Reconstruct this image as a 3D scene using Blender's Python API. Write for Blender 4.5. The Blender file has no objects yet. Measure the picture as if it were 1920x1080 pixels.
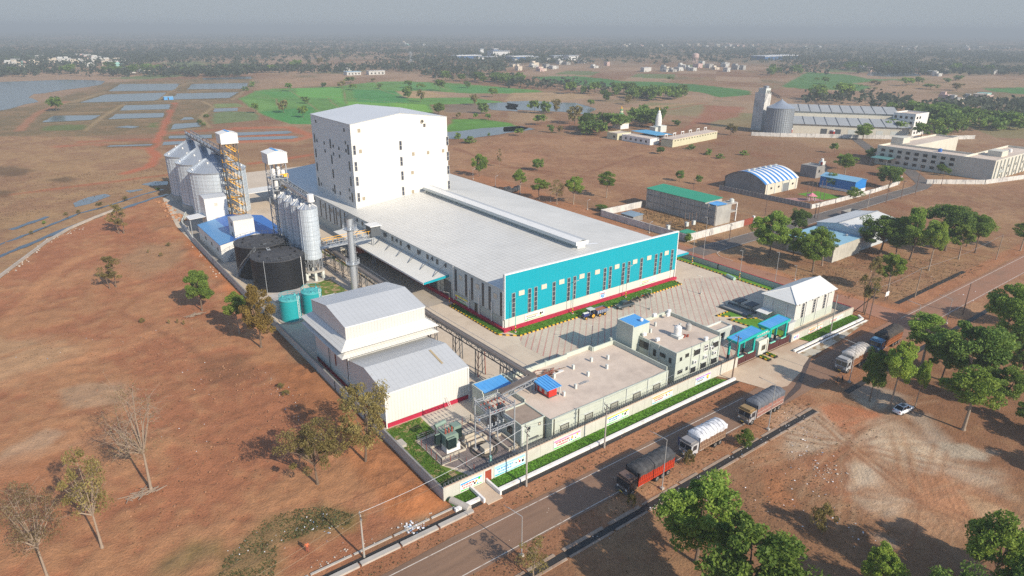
HAZE, EXPO = .00043, 0.39
import bpy, math, random
import numpy as np
from mathutils import Vector, Matrix, noise as mnoise
random.seed(7); rng = np.random.default_rng(7)
PI = math.pi
SC = bpy.context.scene
COL = SC.collection

# ---------------------------------------------------------------- camera model (a drone 65 m above the yard)
FPX, PITCH, ROLL, YAW, CH = 1247.69, math.radians(21.3108), math.radians(0.3175), math.radians(36.8736), 65.0
_cp, _sp, _cy, _sy = math.cos(PITCH), math.sin(PITCH), math.cos(YAW), math.sin(YAW)
_fw = Vector((_sy*_cp, _cy*_cp, -_sp)); _r = Vector((_cy, -_sy, 0)); _u = _r.cross(_fw)
_cr, _sr = math.cos(ROLL), math.sin(ROLL)
RX, RY = _cr*_r + _sr*_u, -_sr*_r + _cr*_u
def ray(x, y): return ((x-960)/FPX)*RX - ((y-540)/FPX)*RY + _fw
def at(x, y, z=0.0):
    d = ray(x, y); t = (z-CH)/d.z
    return Vector((t*d.x, t*d.y, z))
def proj(p):
    q = Vector(p) - Vector((0, 0, CH)); return (960+FPX*q.dot(RX)/q.dot(_fw), 540-FPX*q.dot(RY)/q.dot(_fw))
def rise(bx, by, ty):
    g = at(bx, by); lo, hi = 0.0, 60.0
    for _ in range(30):
        m = (lo+hi)/2
        if proj((g.x, g.y, m))[1] > ty: lo = m
        else: hi = m
    return lo
def zz(x0, y0, k, pts): return [(x0+x/k, y0+y/k) for x, y in pts]
def gpts(pts, z=0.0): return [at(x, y, z) for x, y in pts]

# ---------------------------------------------------------------- materials
def _n(nt, t, **kw):
    n = nt.nodes.new(t)
    for k, v in kw.items(): setattr(n, k, v)
    return n
def _math(nt, op, a, b=None):
    n = nt.nodes.new('ShaderNodeMath'); n.operation = op
    for i, v in enumerate((a, b)):
        if v is None: continue
        if isinstance(v, (int, float)): n.inputs[i].default_value = v
        else: nt.links.new(v, n.inputs[i])
    return n.outputs[0]
def _mix(nt, f, a, b, mode='MIX'):
    n = nt.nodes.new('ShaderNodeMix'); n.data_type = 'RGBA'; n.blend_type = mode
    for k, v in ((0, f), (6, a), (7, b)):
        if isinstance(v, (int, float)): n.inputs[k].default_value = v
        elif isinstance(v, tuple): n.inputs[k].default_value = (*v[:3], 1)
        else: nt.links.new(v, n.inputs[k])
    return n.outputs[2]
def _noise(nt, vec, scale, detail=4, rough=.55):
    n = nt.nodes.new('ShaderNodeTexNoise'); n.inputs['Scale'].default_value = scale
    n.inputs['Detail'].default_value = detail; n.inputs['Roughness'].default_value = rough
    if vec is not None: nt.links.new(vec, n.inputs['Vector'])
    return n.outputs['Fac']
def _ramp(nt, f, a, b, c0=(0, 0, 0), c1=(1, 1, 1)):
    n = nt.nodes.new('ShaderNodeValToRGB'); e = n.color_ramp.elements
    e[0].position, e[1].position = a, b; e[0].color = (*c0, 1); e[1].color = (*c1, 1)
    nt.links.new(f, n.inputs[0]); return n.outputs[0]
def newmat(name):
    m = bpy.data.materials.new(name); m.use_nodes = True; nt = m.node_tree; nt.nodes.clear()
    out = nt.nodes.new('ShaderNodeOutputMaterial'); b = nt.nodes.new('ShaderNodeBsdfPrincipled')
    nt.links.new(b.outputs[0], out.inputs[0]); return m, nt, b, out
def MAT(name, col, rough=.7, metal=0., var=.18, scale=.6, col2=None, c2a=.5, c2b=.75, c2s=None, lines=(), streak=0., bump=0., bs=6., spec=.4):
    """procedural surface: base colour, two noise scales, optional second colour in patches, panel lines [(axis, period, width, dark)], rain streaks"""
    m, nt, b, out = newmat(name)
    pos = _n(nt, 'ShaderNodeNewGeometry').outputs['Position']
    sx = nt.nodes.new('ShaderNodeSeparateXYZ'); nt.links.new(pos, sx.inputs[0])
    c = col
    if col2 is not None:
        f = _ramp(nt, _noise(nt, pos, c2s or scale*.5, 5, .6), c2a, c2b)
        c = _mix(nt, f, col, col2)
    n1 = _noise(nt, pos, scale, 5, .6); n2 = _noise(nt, pos, scale*.13, 3)
    v = _math(nt, 'ADD', _math(nt, 'MULTIPLY', _math(nt, 'ADD', n1, n2), var*1.6), 1-var*1.6)
    if streak:
        mp = nt.nodes.new('ShaderNodeMapping'); mp.inputs['Scale'].default_value = (1.3, 1.3, .12); nt.links.new(pos, mp.inputs[0])
        s = _ramp(nt, _noise(nt, mp.outputs[0], 1.0, 5, .7), .5, .8)
        v = _math(nt, 'MULTIPLY', v, _math(nt, 'SUBTRACT', 1.0, _math(nt, 'MULTIPLY', s, streak)))
    for ax, per, wid, dark in lines:
        fr = _math(nt, 'FRACT', _math(nt, 'DIVIDE', sx.outputs[ax], per))
        on = _math(nt, 'LESS_THAN', fr, wid)
        v = _math(nt, 'MULTIPLY', v, _math(nt, 'SUBTRACT', 1.0, _math(nt, 'MULTIPLY', on, dark)))
    c = _mix(nt, 1.0, c, v, 'MULTIPLY')
    nt.links.new(c, b.inputs['Base Color'])
    b.inputs['Roughness'].default_value = rough; b.inputs['Metallic'].default_value = metal
    b.inputs['Specular IOR Level'].default_value = spec
    if bump:
        bp = nt.nodes.new('ShaderNodeBump'); bp.inputs['Strength'].default_value = bump; bp.inputs['Distance'].default_value = .1
        nt.links.new(_noise(nt, pos, bs, 4), bp.inputs['Height']); nt.links.new(bp.outputs[0], b.inputs['Normal'])
    return m

# ---------------------------------------------------------------- mesh builder and scene tree
OFF = {}
class MB:
    def __init__(s): s.v = []; s.f = []; s.m = []; s.mats = []
    def mi(s, mat):
        if mat not in s.mats: s.mats.append(mat)
        return s.mats.index(mat)
    def poly(s, pts, mat):
        i = len(s.v); s.v += [tuple(p) for p in pts]; s.f.append(tuple(range(i, i+len(pts)))); s.m.append(s.mi(mat)); return s
    def hexa(s, a, b, mat, skip=()):
        i = len(s.v); s.v += [tuple(p) for p in a] + [tuple(p) for p in b]; k = s.mi(mat)
        for n, f in enumerate(((3, 2, 1, 0), (4, 5, 6, 7), (0, 1, 5, 4), (1, 2, 6, 5), (2, 3, 7, 6), (3, 0, 4, 7))):
            if n in skip: continue
            s.f.append(tuple(i+j for j in f)); s.m.append(k)
        return s
    def box(s, x0, y0, z0, x1, y1, z1, mat, skip=()):
        return s.hexa([(x0, y0, z0), (x1, y0, z0), (x1, y1, z0), (x0, y1, z0)], [(x0, y0, z1), (x1, y0, z1), (x1, y1, z1), (x0, y1, z1)], mat, skip)
    def bar(s, p, q, w, h, mat):
        p, q = Vector(p), Vector(q); d = (q-p).normalized(); u = Vector((0, 0, 1)) if abs(d.z) < .98 else Vector((1, 0, 0))
        a = d.cross(u).normalized()*w/2; b = a.cross(d).normalized()*h/2
        return s.hexa([p-a-b, p+a-b, p+a+b, p-a+b], [q-a-b, q+a-b, q+a+b, q-a+b], mat)
    def tube(s, p, q, r0, mat, r1=None, n=8, caps=True):
        p, q = Vector(p), Vector(q); r1 = r0 if r1 is None else r1; d = (q-p).normalized()
        u = Vector((0, 0, 1)) if abs(d.z) < .98 else Vector((1, 0, 0)); a = d.cross(u).normalized(); b = a.cross(d)
        i = len(s.v); k = s.mi(mat)
        for c, r in ((p, r0), (q, r1)):
            for j in range(n):
                t = 2*PI*j/n; s.v.append(tuple(c + a*math.cos(t)*r + b*math.sin(t)*r))
        for j in range(n): s.f.append((i+j, i+(j+1) % n, i+n+(j+1) % n, i+n+j)); s.m.append(k)
        if caps:
            s.f.append(tuple(range(i+n-1, i-1, -1))); s.m.append(k); s.f.append(tuple(range(i+n, i+2*n))); s.m.append(k)
        return s
    def lathe(s, x, y, prof, mat, n=32, mats=None):
        i = len(s.v); k = s.mi(mat); N = len(prof)
        for r, z in prof:
            for j in range(n): t = 2*PI*j/n; s.v.append((x+r*math.cos(t), y+r*math.sin(t), z))
        for a in range(N-1):
            kk = s.mi(mats[a]) if mats else k
            for j in range(n): s.f.append((i+a*n+j, i+a*n+(j+1) % n, i+(a+1)*n+(j+1) % n, i+(a+1)*n+j)); s.m.append(kk)
        return s
    def extr(s, pts, z0, z1, mat, top=None, bottom=False):
        i = len(s.v); n = len(pts); k = s.mi(mat)
        s.v += [(p[0], p[1], z0) for p in pts] + [(p[0], p[1], z1) for p in pts]
        for j in range(n): s.f.append((i+j, i+(j+1) % n, i+n+(j+1) % n, i+n+j)); s.m.append(k)
        s.f.append(tuple(range(i+n, i+2*n))); s.m.append(s.mi(top or mat))
        if bottom: s.f.append(tuple(range(i+n-1, i-1, -1))); s.m.append(k)
        return s
    def ball(s, c, rx, ry, rz, mat, n=8, jit=0.):
        i = len(s.v); k = s.mi(mat); m = max(3, n//2)
        for a in range(m+1):
            ph = PI*a/m
            for j in range(n):
                t = 2*PI*j/n; q = 1+random.uniform(-jit, jit)
                s.v.append((c[0]+rx*q*math.sin(ph)*math.cos(t), c[1]+ry*q*math.sin(ph)*math.sin(t), c[2]+rz*q*math.cos(ph)))
        for a in range(m):
            for j in range(n): s.f.append((i+a*n+j, i+(a+1)*n+j, i+(a+1)*n+(j+1) % n, i+a*n+(j+1) % n)); s.m.append(k)
        return s
    def build(s, name, parent=None, loc=None, smooth=False):
        me = bpy.data.meshes.new(name)
        off = Vector(OFF[parent.name]) if parent is not None else Vector(loc or (0, 0, 0))
        V = np.array(s.v, dtype=np.float64) - np.array(off)
        me.from_pydata(V.tolist(), [], s.f)
        for m in s.mats: me.materials.append(m)
        if len(s.mats) > 1: me.polygons.foreach_set('material_index', s.m)
        if smooth: me.polygons.foreach_set('use_smooth', [True]*len(s.f))
        me.update()
        o = bpy.data.objects.new(name, me); COL.objects.link(o); OFF[o.name] = tuple(off)
        if parent is not None: o.parent = parent
        else: o.location = off
        return o
def thing(name, label, cat, loc=(0, 0, 0), group=None, rot=0.):
    o = bpy.data.objects.new(name, None); COL.objects.link(o); o.location = loc; o.rotation_euler = (0, 0, rot); o.empty_display_size = .5
    OFF[o.name] = tuple(loc) if not rot else (0, 0, 0); tag(o, label, cat, group); return o
def tag(o, label=None, cat=None, group=None, kind=None):
    for k, v in (('label', label), ('category', cat), ('group', group), ('kind', kind)):
        if v: o[k] = v
    return o
def struct(o, label=None): o['kind'] = 'structure'; return tag(o, label)
KIDS = {}
def freeze(root):
    ks = {}
    for o in bpy.data.objects:
        if o.parent is not None: ks.setdefault(o.parent.name, []).append(o)
    KIDS.update(ks); return root
def dup(root, loc, rot=0., scale=1., label=None, group=None):
    r = root.copy(); COL.objects.link(r); r.location = loc; r.rotation_euler = (0, 0, rot); r.scale = (scale,)*3 if not isinstance(scale, tuple) else scale
    for k, v in (('label', label), ('group', group)):
        if v: r[k] = v
    for ch in KIDS.get(root.name, ()):
        c = ch.copy(); COL.objects.link(c); c.parent = r
        for g in KIDS.get(ch.name, ()):
            d = g.copy(); COL.objects.link(d); d.parent = c
    return r

# ---------------------------------------------------------------- shared materials
White = MAT('white_sheet', (.71, .70, .655), .5, var=.07, scale=.5, streak=.06, lines=((2, 6.2, .006, .14), (0, 1.05, .04, .05), (1, 1.05, .04, .05)))
WhiteP = MAT('white_paint', (.74, .73, .70), .6, var=.10, scale=.8)
WhiteRib = MAT('white_ribbed_sheet', (.65, .635, .59), .5, var=.06, lines=((0, .6, .22, .13), (1, .6, .22, .13)), streak=.05)
RoofMain = MAT('roof_sheet', (.66, .64, .59), .5, var=.12, scale=.25, lines=((0, 1.25, .20, .13), (1, 1.5, .18, .12)), col2=(.57, .555, .51), c2s=.04, spec=.5)
RoofPale = MAT('pale_roof_sheet', (.475, .485, .49), .45, var=.10, scale=.3, lines=((0, 1.0, .10, .13), (1, 1.2, .06, .10)), spec=.5)
RoofTower = MAT('tower_roof_sheet', (.58, .59, .595), .5, var=.06, lines=((1, 1.2, .1, .08),))
Grey = MAT('grey_wall', (.43, .47, .45), .7, var=.10, scale=.6, streak=.08)
GreyPale = MAT('pale_grey_wall', (.58, .60, .56), .75, var=.12, scale=.5, streak=.14)
GreenGrey = MAT('green_grey_wall', (.49, .525, .45), .8, var=.12, scale=.5, streak=.15)
Teal = MAT('teal_sheet', (.001, .32, .40), .45, var=.05, scale=.4, lines=((0, 1.0, .05, .16), (1, 1.0, .05, .12)))
TealPaint = MAT('teal_paint', (.005, .42, .36), .5, var=.08)
Crimson = MAT('red_plinth_paint', (.42, .015, .05), .7, var=.22, scale=1.2)
BlueRoof = MAT('blue_sheet', (.085, .33, .68), .5, var=.14, scale=.4, lines=((0, .9, .12, .18),), col2=(.15, .41, .72), c2s=.25)
BlueDark = MAT('deep_blue_sheet', (.035, .15, .46), .5, var=.1, lines=((0, 1.0, .08, .12),))
Steel = MAT('galvanised_steel', (.52, .55, .58), .38, .55, var=.12, scale=.8)
SteelDark = MAT('dark_steel', (.10, .11, .12), .6, .3, var=.2)
SteelGrey = MAT('grey_lattice_steel', (.36, .38, .40), .5, .3, var=.1)
Silo = MAT('corrugated_silo_steel', (.60, .66, .71), .42, .3, var=.2, scale=.5, streak=.2, lines=((2, 1.3, .07, .35),), spec=.5)
BlackTank = MAT('black_tank_paint', (.010, .011, .014), .55, var=.4, scale=.3, streak=.2, spec=.3)
BlackTop = MAT('grey_black_tank_top', (.055, .055, .06), .8, var=.35, scale=.5, col2=(.09, .085, .08))
Orange = MAT('orange_steel', (.90, .47, .03), .5, var=.15)
Yellow = MAT('yellow_paint', (.80, .48, .02), .6, var=.15)
Black = MAT('black_paint', (.012, .012, .013), .6, var=.2)
Rubber = MAT('tyre_rubber', (.018, .017, .016), .9, var=.3)
ConcreteM = MAT('pale_grey_concrete', (.40, .385, .35), .9, var=.25, scale=.7, col2=(.30, .29, .27), c2s=.3, streak=.25)
Concrete = MAT('concrete', (.44, .40, .35), .9, var=.25, scale=.8, col2=(.34, .31, .27), c2s=.3, bump=.2)
ConcreteD = MAT('weathered_concrete', (.27, .26, .245), .9, var=.3, scale=.7, col2=(.18, .17, .16), c2s=.35, streak=.3)
RoofSlab = MAT('roof_screed', (.61, .50, .405), .9, var=.24, scale=.6, col2=(.47, .38, .31), c2s=.18)
Glass = MAT('dark_window_glass', (.025, .028, .034), .12, var=.3, spec=.6)
GlassBrown = MAT('tinted_strip_glass', (.05, .055, .075), .25, var=.35, spec=.5)
FrameDk = MAT('dark_window_frame', (.07, .065, .05), .6, var=.2)
FramePale = MAT('pale_window_frame', (.55, .53, .47), .6, var=.1)
LouvreDk = MAT('tan_louvre', (.40, .33, .23), .6, var=.1, lines=((2, .22, .3, .2),))
Louvre = MAT('cream_louvre', (.68, .59, .47), .6, var=.1, lines=((2, .22, .3, .2),))
Rust = MAT('rusty_red_steel', (.26, .06, .035), .7, var=.3, scale=1.)
Maroon = MAT('maroon_gate_steel', (.09, .03, .03), .6, var=.2)
Door = MAT('red_brown_door', (.30, .055, .03), .6, var=.15)
Bark = MAT('bark', (.16, .11, .075), .9, var=.35, scale=2.)
BarkPale = MAT('pale_bark', (.30, .23, .17), .9, var=.3, scale=2.)
Pole = MAT('concrete_pole', (.36, .33, .29), .85, var=.2)
PoleRust = MAT('rusty_pole', (.17, .11, .085), .8, var=.25)
LampGrey = MAT('galvanised_lamp_post', (.42, .42, .41), .5, .3, var=.1)
Red = MAT('red_paint', (.55, .03, .02), .5, var=.15)
def kerbmat(name, ax, a, b, per=1.2):
    m, nt, bs, out = newmat(name)
    pos = _n(nt, 'ShaderNodeNewGeometry').outputs['Position']; sx = nt.nodes.new('ShaderNodeSeparateXYZ'); nt.links.new(pos, sx.inputs[0])
    f = _math(nt, 'LESS_THAN', _math(nt, 'FRACT', _math(nt, 'DIVIDE', sx.outputs[ax], per)), .5)
    c = _mix(nt, f, a, b); c = _mix(nt, 1., c, _math(nt, 'ADD', _math(nt, 'MULTIPLY', _noise(nt, pos, 2.), .5), .72), 'MULTIPLY')
    nt.links.new(c, bs.inputs['Base Color']); bs.inputs['Roughness'].default_value = .7; return m
KerbX = kerbmat('black_yellow_kerb', 0, (.75, .42, .02), (.015, .015, .015))
KerbY = kerbmat('black_yellow_kerb_side', 1, (.75, .42, .02), (.015, .015, .015))
def strip(mb, pts, w, z, mat):
    P = [Vector((p[0], p[1], 0)) for p in pts]
    L = []
    for i, p in enumerate(P):
        d = (P[min(i+1, len(P)-1)] - P[max(i-1, 0)]).normalized(); n = Vector((-d.y, d.x, 0))
        ww = w[i] if isinstance(w, (list, tuple)) else w
        L.append((p+n*ww/2, p-n*ww/2))
    for (a, b), (c, d) in zip(L, L[1:]): mb.poly([(b.x, b.y, z), (d.x, d.y, z), (c.x, c.y, z), (a.x, a.y, z)], mat)
    return mb
# ================================================================ SETTING: ground, water, roads, yard
def vnoise(x, y, seed=0):
    xi, yi = np.floor(x).astype(np.int64), np.floor(y).astype(np.int64); fx, fy = x-xi, y-yi
    fx, fy = fx*fx*(3-2*fx), fy*fy*(3-2*fy)
    def h(a, b):
        n = (a*374761393 + b*668265263 + seed*1274126177) & 0xffffffff; n = ((n ^ (n >> 13))*1274126177) & 0xffffffff
        return ((n ^ (n >> 16)) & 0xffff)/65535.
    return (h(xi, yi)*(1-fx)+h(xi+1, yi)*fx)*(1-fy) + (h(xi, yi+1)*(1-fx)+h(xi+1, yi+1)*fx)*fy
def fbm(x, y, s, seed=0, oct=4):
    v = 0; a = .5; t = 0
    for o in range(oct): v = v+a*vnoise(x*s, y*s, seed+o); t += a; s *= 2.03; a *= .55
    return v/t
# polar sheet: fine in the sector the camera looks at, coarse behind, out to the horizon
A0, A1 = YAW-math.radians(44), YAW+math.radians(44)
angs = np.concatenate([np.linspace(A0, A1, 620), np.linspace(A1, A0+2*PI, 40)[1:-1]])
rad = [30.]
while rad[-1] < 26000:
    r_ = rad[-1]; rad.append(r_*(1.0045 if r_ < 170 else 1.006 if r_ < 800 else 1.014 if r_ < 3000 else 1.06))
rad = np.array(rad); NA, NR = len(angs), len(rad)
GX = (rad[:, None]*np.sin(angs)[None]).ravel(); GY = (rad[:, None]*np.cos(angs)[None]).ravel()
GR = np.repeat(rad, NA)
n1, n2, n3 = fbm(GX, GY, 1/60., 1), fbm(GX, GY, 1/14., 5), fbm(GX, GY, 1/2.2, 9, 3)
nf = fbm(GX, GY, 1/220., 21)
def mixc(c, col, f): return c*(1-f)[:, None] + np.array(col)[None]*f[:, None]
C = np.tile(np.array((.225, .135, .085)), (len(GX), 1))
C = mixc(C, (.30, .20, .125), np.clip((n1-.42)*4, 0, 1))
C = mixc(C, (.20, .095, .058), np.clip((n2-.52)*4, 0, 1)*.7)
far = np.clip((GR-420)/300, 0, 1)          # beyond the plots the farmland is drier and patchier
C = mixc(C, (.30, .215, .155), far*np.clip((nf-.38)*4, 0, 1))
C = mixc(C, (.15, .13, .075), far*np.clip((n1-.55)*6, 0, 1)*.7)
# patchwork of small far fields
fx, fy = GX*.8+GY*.6, -GX*.6+GY*.8
cell = vnoise(np.floor(fx/95+.35*np.floor(fy/60)), np.floor(fy/60), 77)
C = mixc(C, (.33, .235, .17), far*np.clip((cell-.6)*8, 0, 1)*.8)
C = mixc(C, (.10, .17, .06), far*np.clip((cell-.93)*30, 0, 1)*.8)
vfar = np.clip((GR-1300)/700, 0, 1)
C = mixc(C, (.125, .12, .08), vfar*np.clip((fbm(GX, GY, 1/330., 31)-.40)*7, 0, 1)*.9)
H = np.zeros(len(GX))
def sdist(poly):
    """signed distance (positive inside) to a polygon, for the vertices in its box"""
    P = np.array([(p[0], p[1]) for p in poly]); mg = 14
    idx = np.where((GX > P[:, 0].min()-mg) & (GX < P[:, 0].max()+mg) & (GY > P[:, 1].min()-mg) & (GY < P[:, 1].max()+mg))[0]
    x, y = GX[idx], GY[idx]; d = np.full(len(idx), 1e9); ins = np.zeros(len(idx), bool)
    for (ax, ay), (bx, by) in zip(P, np.roll(P, -1, 0)):
        ex, ey = bx-ax, by-ay; L = ex*ex+ey*ey+1e-9; t = np.clip(((x-ax)*ex+(y-ay)*ey)/L, 0, 1)
        d = np.minimum(d, np.hypot(x-ax-t*ex, y-ay-t*ey))
        c = ((ay > y) != (by > y)); xx = ax + (y-ay)/np.where(abs(by-ay) < 1e-9, 1e-9, by-ay)*ex
        ins ^= c & (x < xx)
    return idx, np.where(ins, d, -d)
def zone(poly, col, soft=2., wob=2., amt=1., col2=None, stripe=None, ws=1/9.):
    global C
    idx, d = sdist(poly)
    if not len(idx): return
    d = d + (fbm(GX[idx], GY[idx], ws, 3)-.5)*2*wob
    f = np.clip(d/soft+.5, 0, 1)*amt
    cc = np.tile(np.array(col), (len(idx), 1))
    if col2 is not None:
        g = np.clip((n2[idx]*.6+n3[idx]*.4-.42)*5, 0, 1); cc = cc*(1-g)[:, None]+np.array(col2)*g[:, None]
    if stripe:
        th, lam, dep = stripe
        u = GX[idx]*math.cos(th)+GY[idx]*math.sin(th) + 1.1*fbm(GX[idx], GY[idx], 1/8., 13)
        cc = cc*(1+dep*np.sin(2*PI*u/lam)*(.4+n3[idx]))[:, None]
    C[idx] = C[idx]*(1-f)[:, None]+cc*f[:, None]
def track(pts, w, col, amt=.8, soft=.8, wob=.5):
    L, R = [], []
    P = [Vector((p[0], p[1], 0)) for p in pts]
    for i, p in enumerate(P):
        d = (P[min(i+1, len(P)-1)]-P[max(i-1, 0)]).normalized(); n = Vector((-d.y, d.x, 0))*w/2; L.append(p+n); R.append(p-n)
    zone(L+R[::-1], col, soft, wob, amt)
px = lambda x0, y0, k, pts: gpts(zz(x0, y0, k, pts))
RED, ORANGE, TAN, GREEN, EMER, PALEG = (.30, .135, .078), (.37, .155, .07), (.36, .235, .13), (.105, .26, .06), (.065, .25, .07), (.20, .27, .11)
SOIL = (.27, .15, .092)
# left: dry grass beyond the boundary, red levelled earth inside it
zone(px(0, 60, 4, [(-1500, 790), (600, 770), (1230, 880), (2200, 1000), (2200, 1300), (1200, 1500), (-1500, 2300)]), (.31, .205, .12), 8, 6, 1, (.25, .15, .095))
zone(px(0, 60, 4, [(-900, 640), (200, 560), (480, 480), (800, 380), (1900, 330), (1750, 560), (1500, 750), (700, 780), (-900, 790)]), (.155, .125, .072), 6, 5, .92, (.23, .16, .095))
for pl in ([(320, 710), (520, 690), (660, 700), (640, 735), (330, 740)], [(1110, 690), (1180, 680), (1190, 715), (1120, 712)]):
    zone(px(0, 60, 4, pl), (.10, .15, .05), 4, 4, .8)
zone(px(0, 300, 3.375, [(-300, 850), (0, 745), (300, 520), (600, 370), (800, 300), (1000, 235), (1160, 300), (1290, 560), (1700, 1100), (2700, 2150), (2000, 2700), (-300, 2700)]), RED, 2.5, 1.2, 1, (.345, .185, .105))
zone(px(0, 300, 3.375, [(700, 640), (900, 520), (1150, 520), (1180, 640), (900, 760)]), (.31, .20, .125), 5, 5, .75)
zone(px(0, 600, 2.25, [(-200, 60), (200, 60), (330, 120), (180, 200), (60, 260), (-200, 330)]), (.38, .25, .155), 4, 5, .8)
zone(px(0, 600, 2.25, [(260, 300), (420, 260), (560, 290), (500, 360), (340, 350)]), (.33, .235, .165), 2.5, 4, .75)
zone(px(0, 600, 2.25, [(0, 560), (200, 460), (260, 480), (80, 640), (0, 660)]), (.36, .27, .2), 1.5, 2.5, .6)
zone(px(0, 600, 2.25, [(-60, 640), (300, 560), (400, 760), (330, 900), (100, 940), (-60, 900)]), (.32, .15, .082), 5, 5, .8)
zone(px(400, 680, 2.7, [(500, 0), (640, 150), (870, 380), (1000, 520), (1165, 690), (1150, 730), (1000, 760), (860, 690), (700, 540), (500, 330), (380, 120), (260, 0)]), (.27, .125, .065), 2, 2.5, .85, (.33, .15, .075))
zone(px(400, 680, 2.7, [(880, 680), (1080, 640), (1168, 715), (1000, 770), (900, 760)]), ORANGE, 1.5, 2, .8)
zone(px(0, 300, 3.375, [(1180, 470), (1270, 520), (1530, 840), (1460, 880), (1330, 700), (1180, 560)]), (.38, .155, .07), 2, 2, .8)
zone(px(0, 600, 2.25, [(860, 160), (1010, 140), (1080, 240), (900, 260)]), (.19, .10, .06), 2, 3, .6)
for pl in ([(260, 790), (420, 745), (560, 730), (720, 775), (690, 825), (560, 850), (330, 920), (310, 1090), (20, 1090), (60, 1000), (180, 880)], [(-260, 1010), (-120, 930), (10, 920), (20, 960), (-100, 1010), (-150, 1060), (-320, 1090)]):
    zone(px(400, 680, 2.7, pl), (.135, .13, .052), 2.5, 2.5, .75, (.19, .145, .075))
track(px(0, 300, 3.375, [(0, 228), (530, 160), (1050, 95), (1300, 60)]), 4, (.33, .125, .07), .8, 2, 1.5)
track(px(0, 60, 4, [(1310, 530), (1270, 610), (1235, 700), (1218, 750), (1160, 850), (1120, 880), (1180, 930), (1120, 1010), (900, 1070)]), 5, (.38, .125, .07), .85, 2, 1.5)
track(px(0, 60, 4, [(140, 745), (230, 650), (300, 600), (380, 568), (500, 520)]), 6, (.33, .16, .10), .75, 2, 1.5)
for b in ([(560, 830), (800, 815), (1150, 805)], [(420, 860), (700, 840), (1100, 870)], [(1270, 755), (1600, 735), (1920, 720)], [(1260, 810), (1600, 800), (2000, 785)]):
    track(px(0, 60, 4, b), 9, (.34, .12, .07), .6, 4, 4)
track(px(280, 180, 4.8, [(760, 290), (1250, 280), (1330, 310), (1460, 360), (1300, 400), (780, 410)]), 10, (.38, .135, .075), .8, 4, 3)
track(px(280, 180, 4.8, [(760, 350), (1300, 350)]), 8, (.36, .125, .07), .8, 3, 3)
track(px(280, 180, 4.8, [(900, 610), (1200, 570), (1500, 520)]), 5, (.35, .12, .07), .8, 2, 2)
# farmland: paddies and fields
for k, x0, pl, c in ((0, 480, [(0, 440), (130, 425), (600, 410), (870, 375), (1130, 370), (1500, 385), (1800, 410), (2000, 430), (2000, 460), (1600, 462), (1280, 440), (1050, 442), (1100, 490), (1250, 495), (1600, 490), (1830, 520), (1850, 530), (1300, 545), (1340, 610), (1150, 640), (770, 640), (420, 690), (240, 690), (60, 620), (-30, 570), (-130, 500)], GREEN),
                     (0, 480, [(720, 430), (1040, 440), (1120, 480), (1150, 530), (800, 535), (740, 500)], EMER),
                     (0, 480, [(0, 600), (420, 560), (420, 690), (250, 690)], EMER),
                     (0, 480, [(1050, 445), (1280, 442), (1440, 480), (1220, 497), (1110, 492)], (.40, .29, .17)),
                     (0, 480, [(1470, 655), (1700, 650), (1920, 685), (1950, 705), (1700, 740), (1400, 748)], (.095, .26, .045)),
                     (0, 0, [(1600, 540), (1780, 535), (1820, 560), (1600, 568)], PALEG), (0, 0, [(1590, 608), (1700, 592), (1920, 600), (1950, 660), (1600, 690)], (.15, .21, .10)),
                     (0, 960, [(-40, 420), (200, 435), (225, 450), (-40, 462)], GREEN),
                     (0, 960, [(150, 335), (480, 330), (700, 350), (830, 370), (1100, 375), (1400, 395), (1700, 430), (1800, 445), (1780, 470), (1560, 490), (1400, 450), (1100, 425), (600, 405), (300, 385)], (.06, .19, .05)),
                     (0, 1440, [(90, 410), (300, 300), (600, 320), (750, 350), (980, 355), (800, 370), (640, 385), (780, 410), (700, 440), (300, 430)], (.075, .20, .055)),
                     (0, 1440, [(1600, 425), (2000, 412), (2000, 470), (1700, 450)], (.07, .21, .055)),
                     (0, 0, [(-60, 175), (500, 165), (520, 185), (-60, 205)], (.13, .20, .08)), (0, 0, [(1640, 240), (1920, 235), (1920, 262), (1600, 258)], (.10, .19, .06)),
                     (0, 960, [(0, 455), (480, 455), (620, 490), (300, 525), (-60, 520)], (.37, .27, .17)), (0, 960, [(-40, 600), (170, 590), (330, 660), (60, 690), (-40, 660)], (.34, .235, .15)),
                     (0, 960, [(760, 570), (1000, 560), (1400, 530), (1200, 560), (900, 590)], (.36, .25, .15)), (0, 480, [(30, 350), (420, 340), (600, 365), (570, 400), (0, 430)], (.33, .225, .15)),
                     (0, 480, [(1400, 545), (1740, 535), (1760, 590), (1660, 610), (1420, 600)], (.20, .155, .125)),
                     (0, 1440, [(640, 385), (1000, 370), (1500, 345), (1920, 365), (1920, 410), (1500, 420), (1000, 430), (780, 410)], (.33, .23, .15)), (0, 1440, [(0, 430), (300, 435), (660, 470), (300, 500), (0, 480)], (.27, .17, .12))):
    zone(px(x0, 60, 4, pl), c, 3, 3, .95, tuple(v*.8 for v in c), None, 1/25.)
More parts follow.
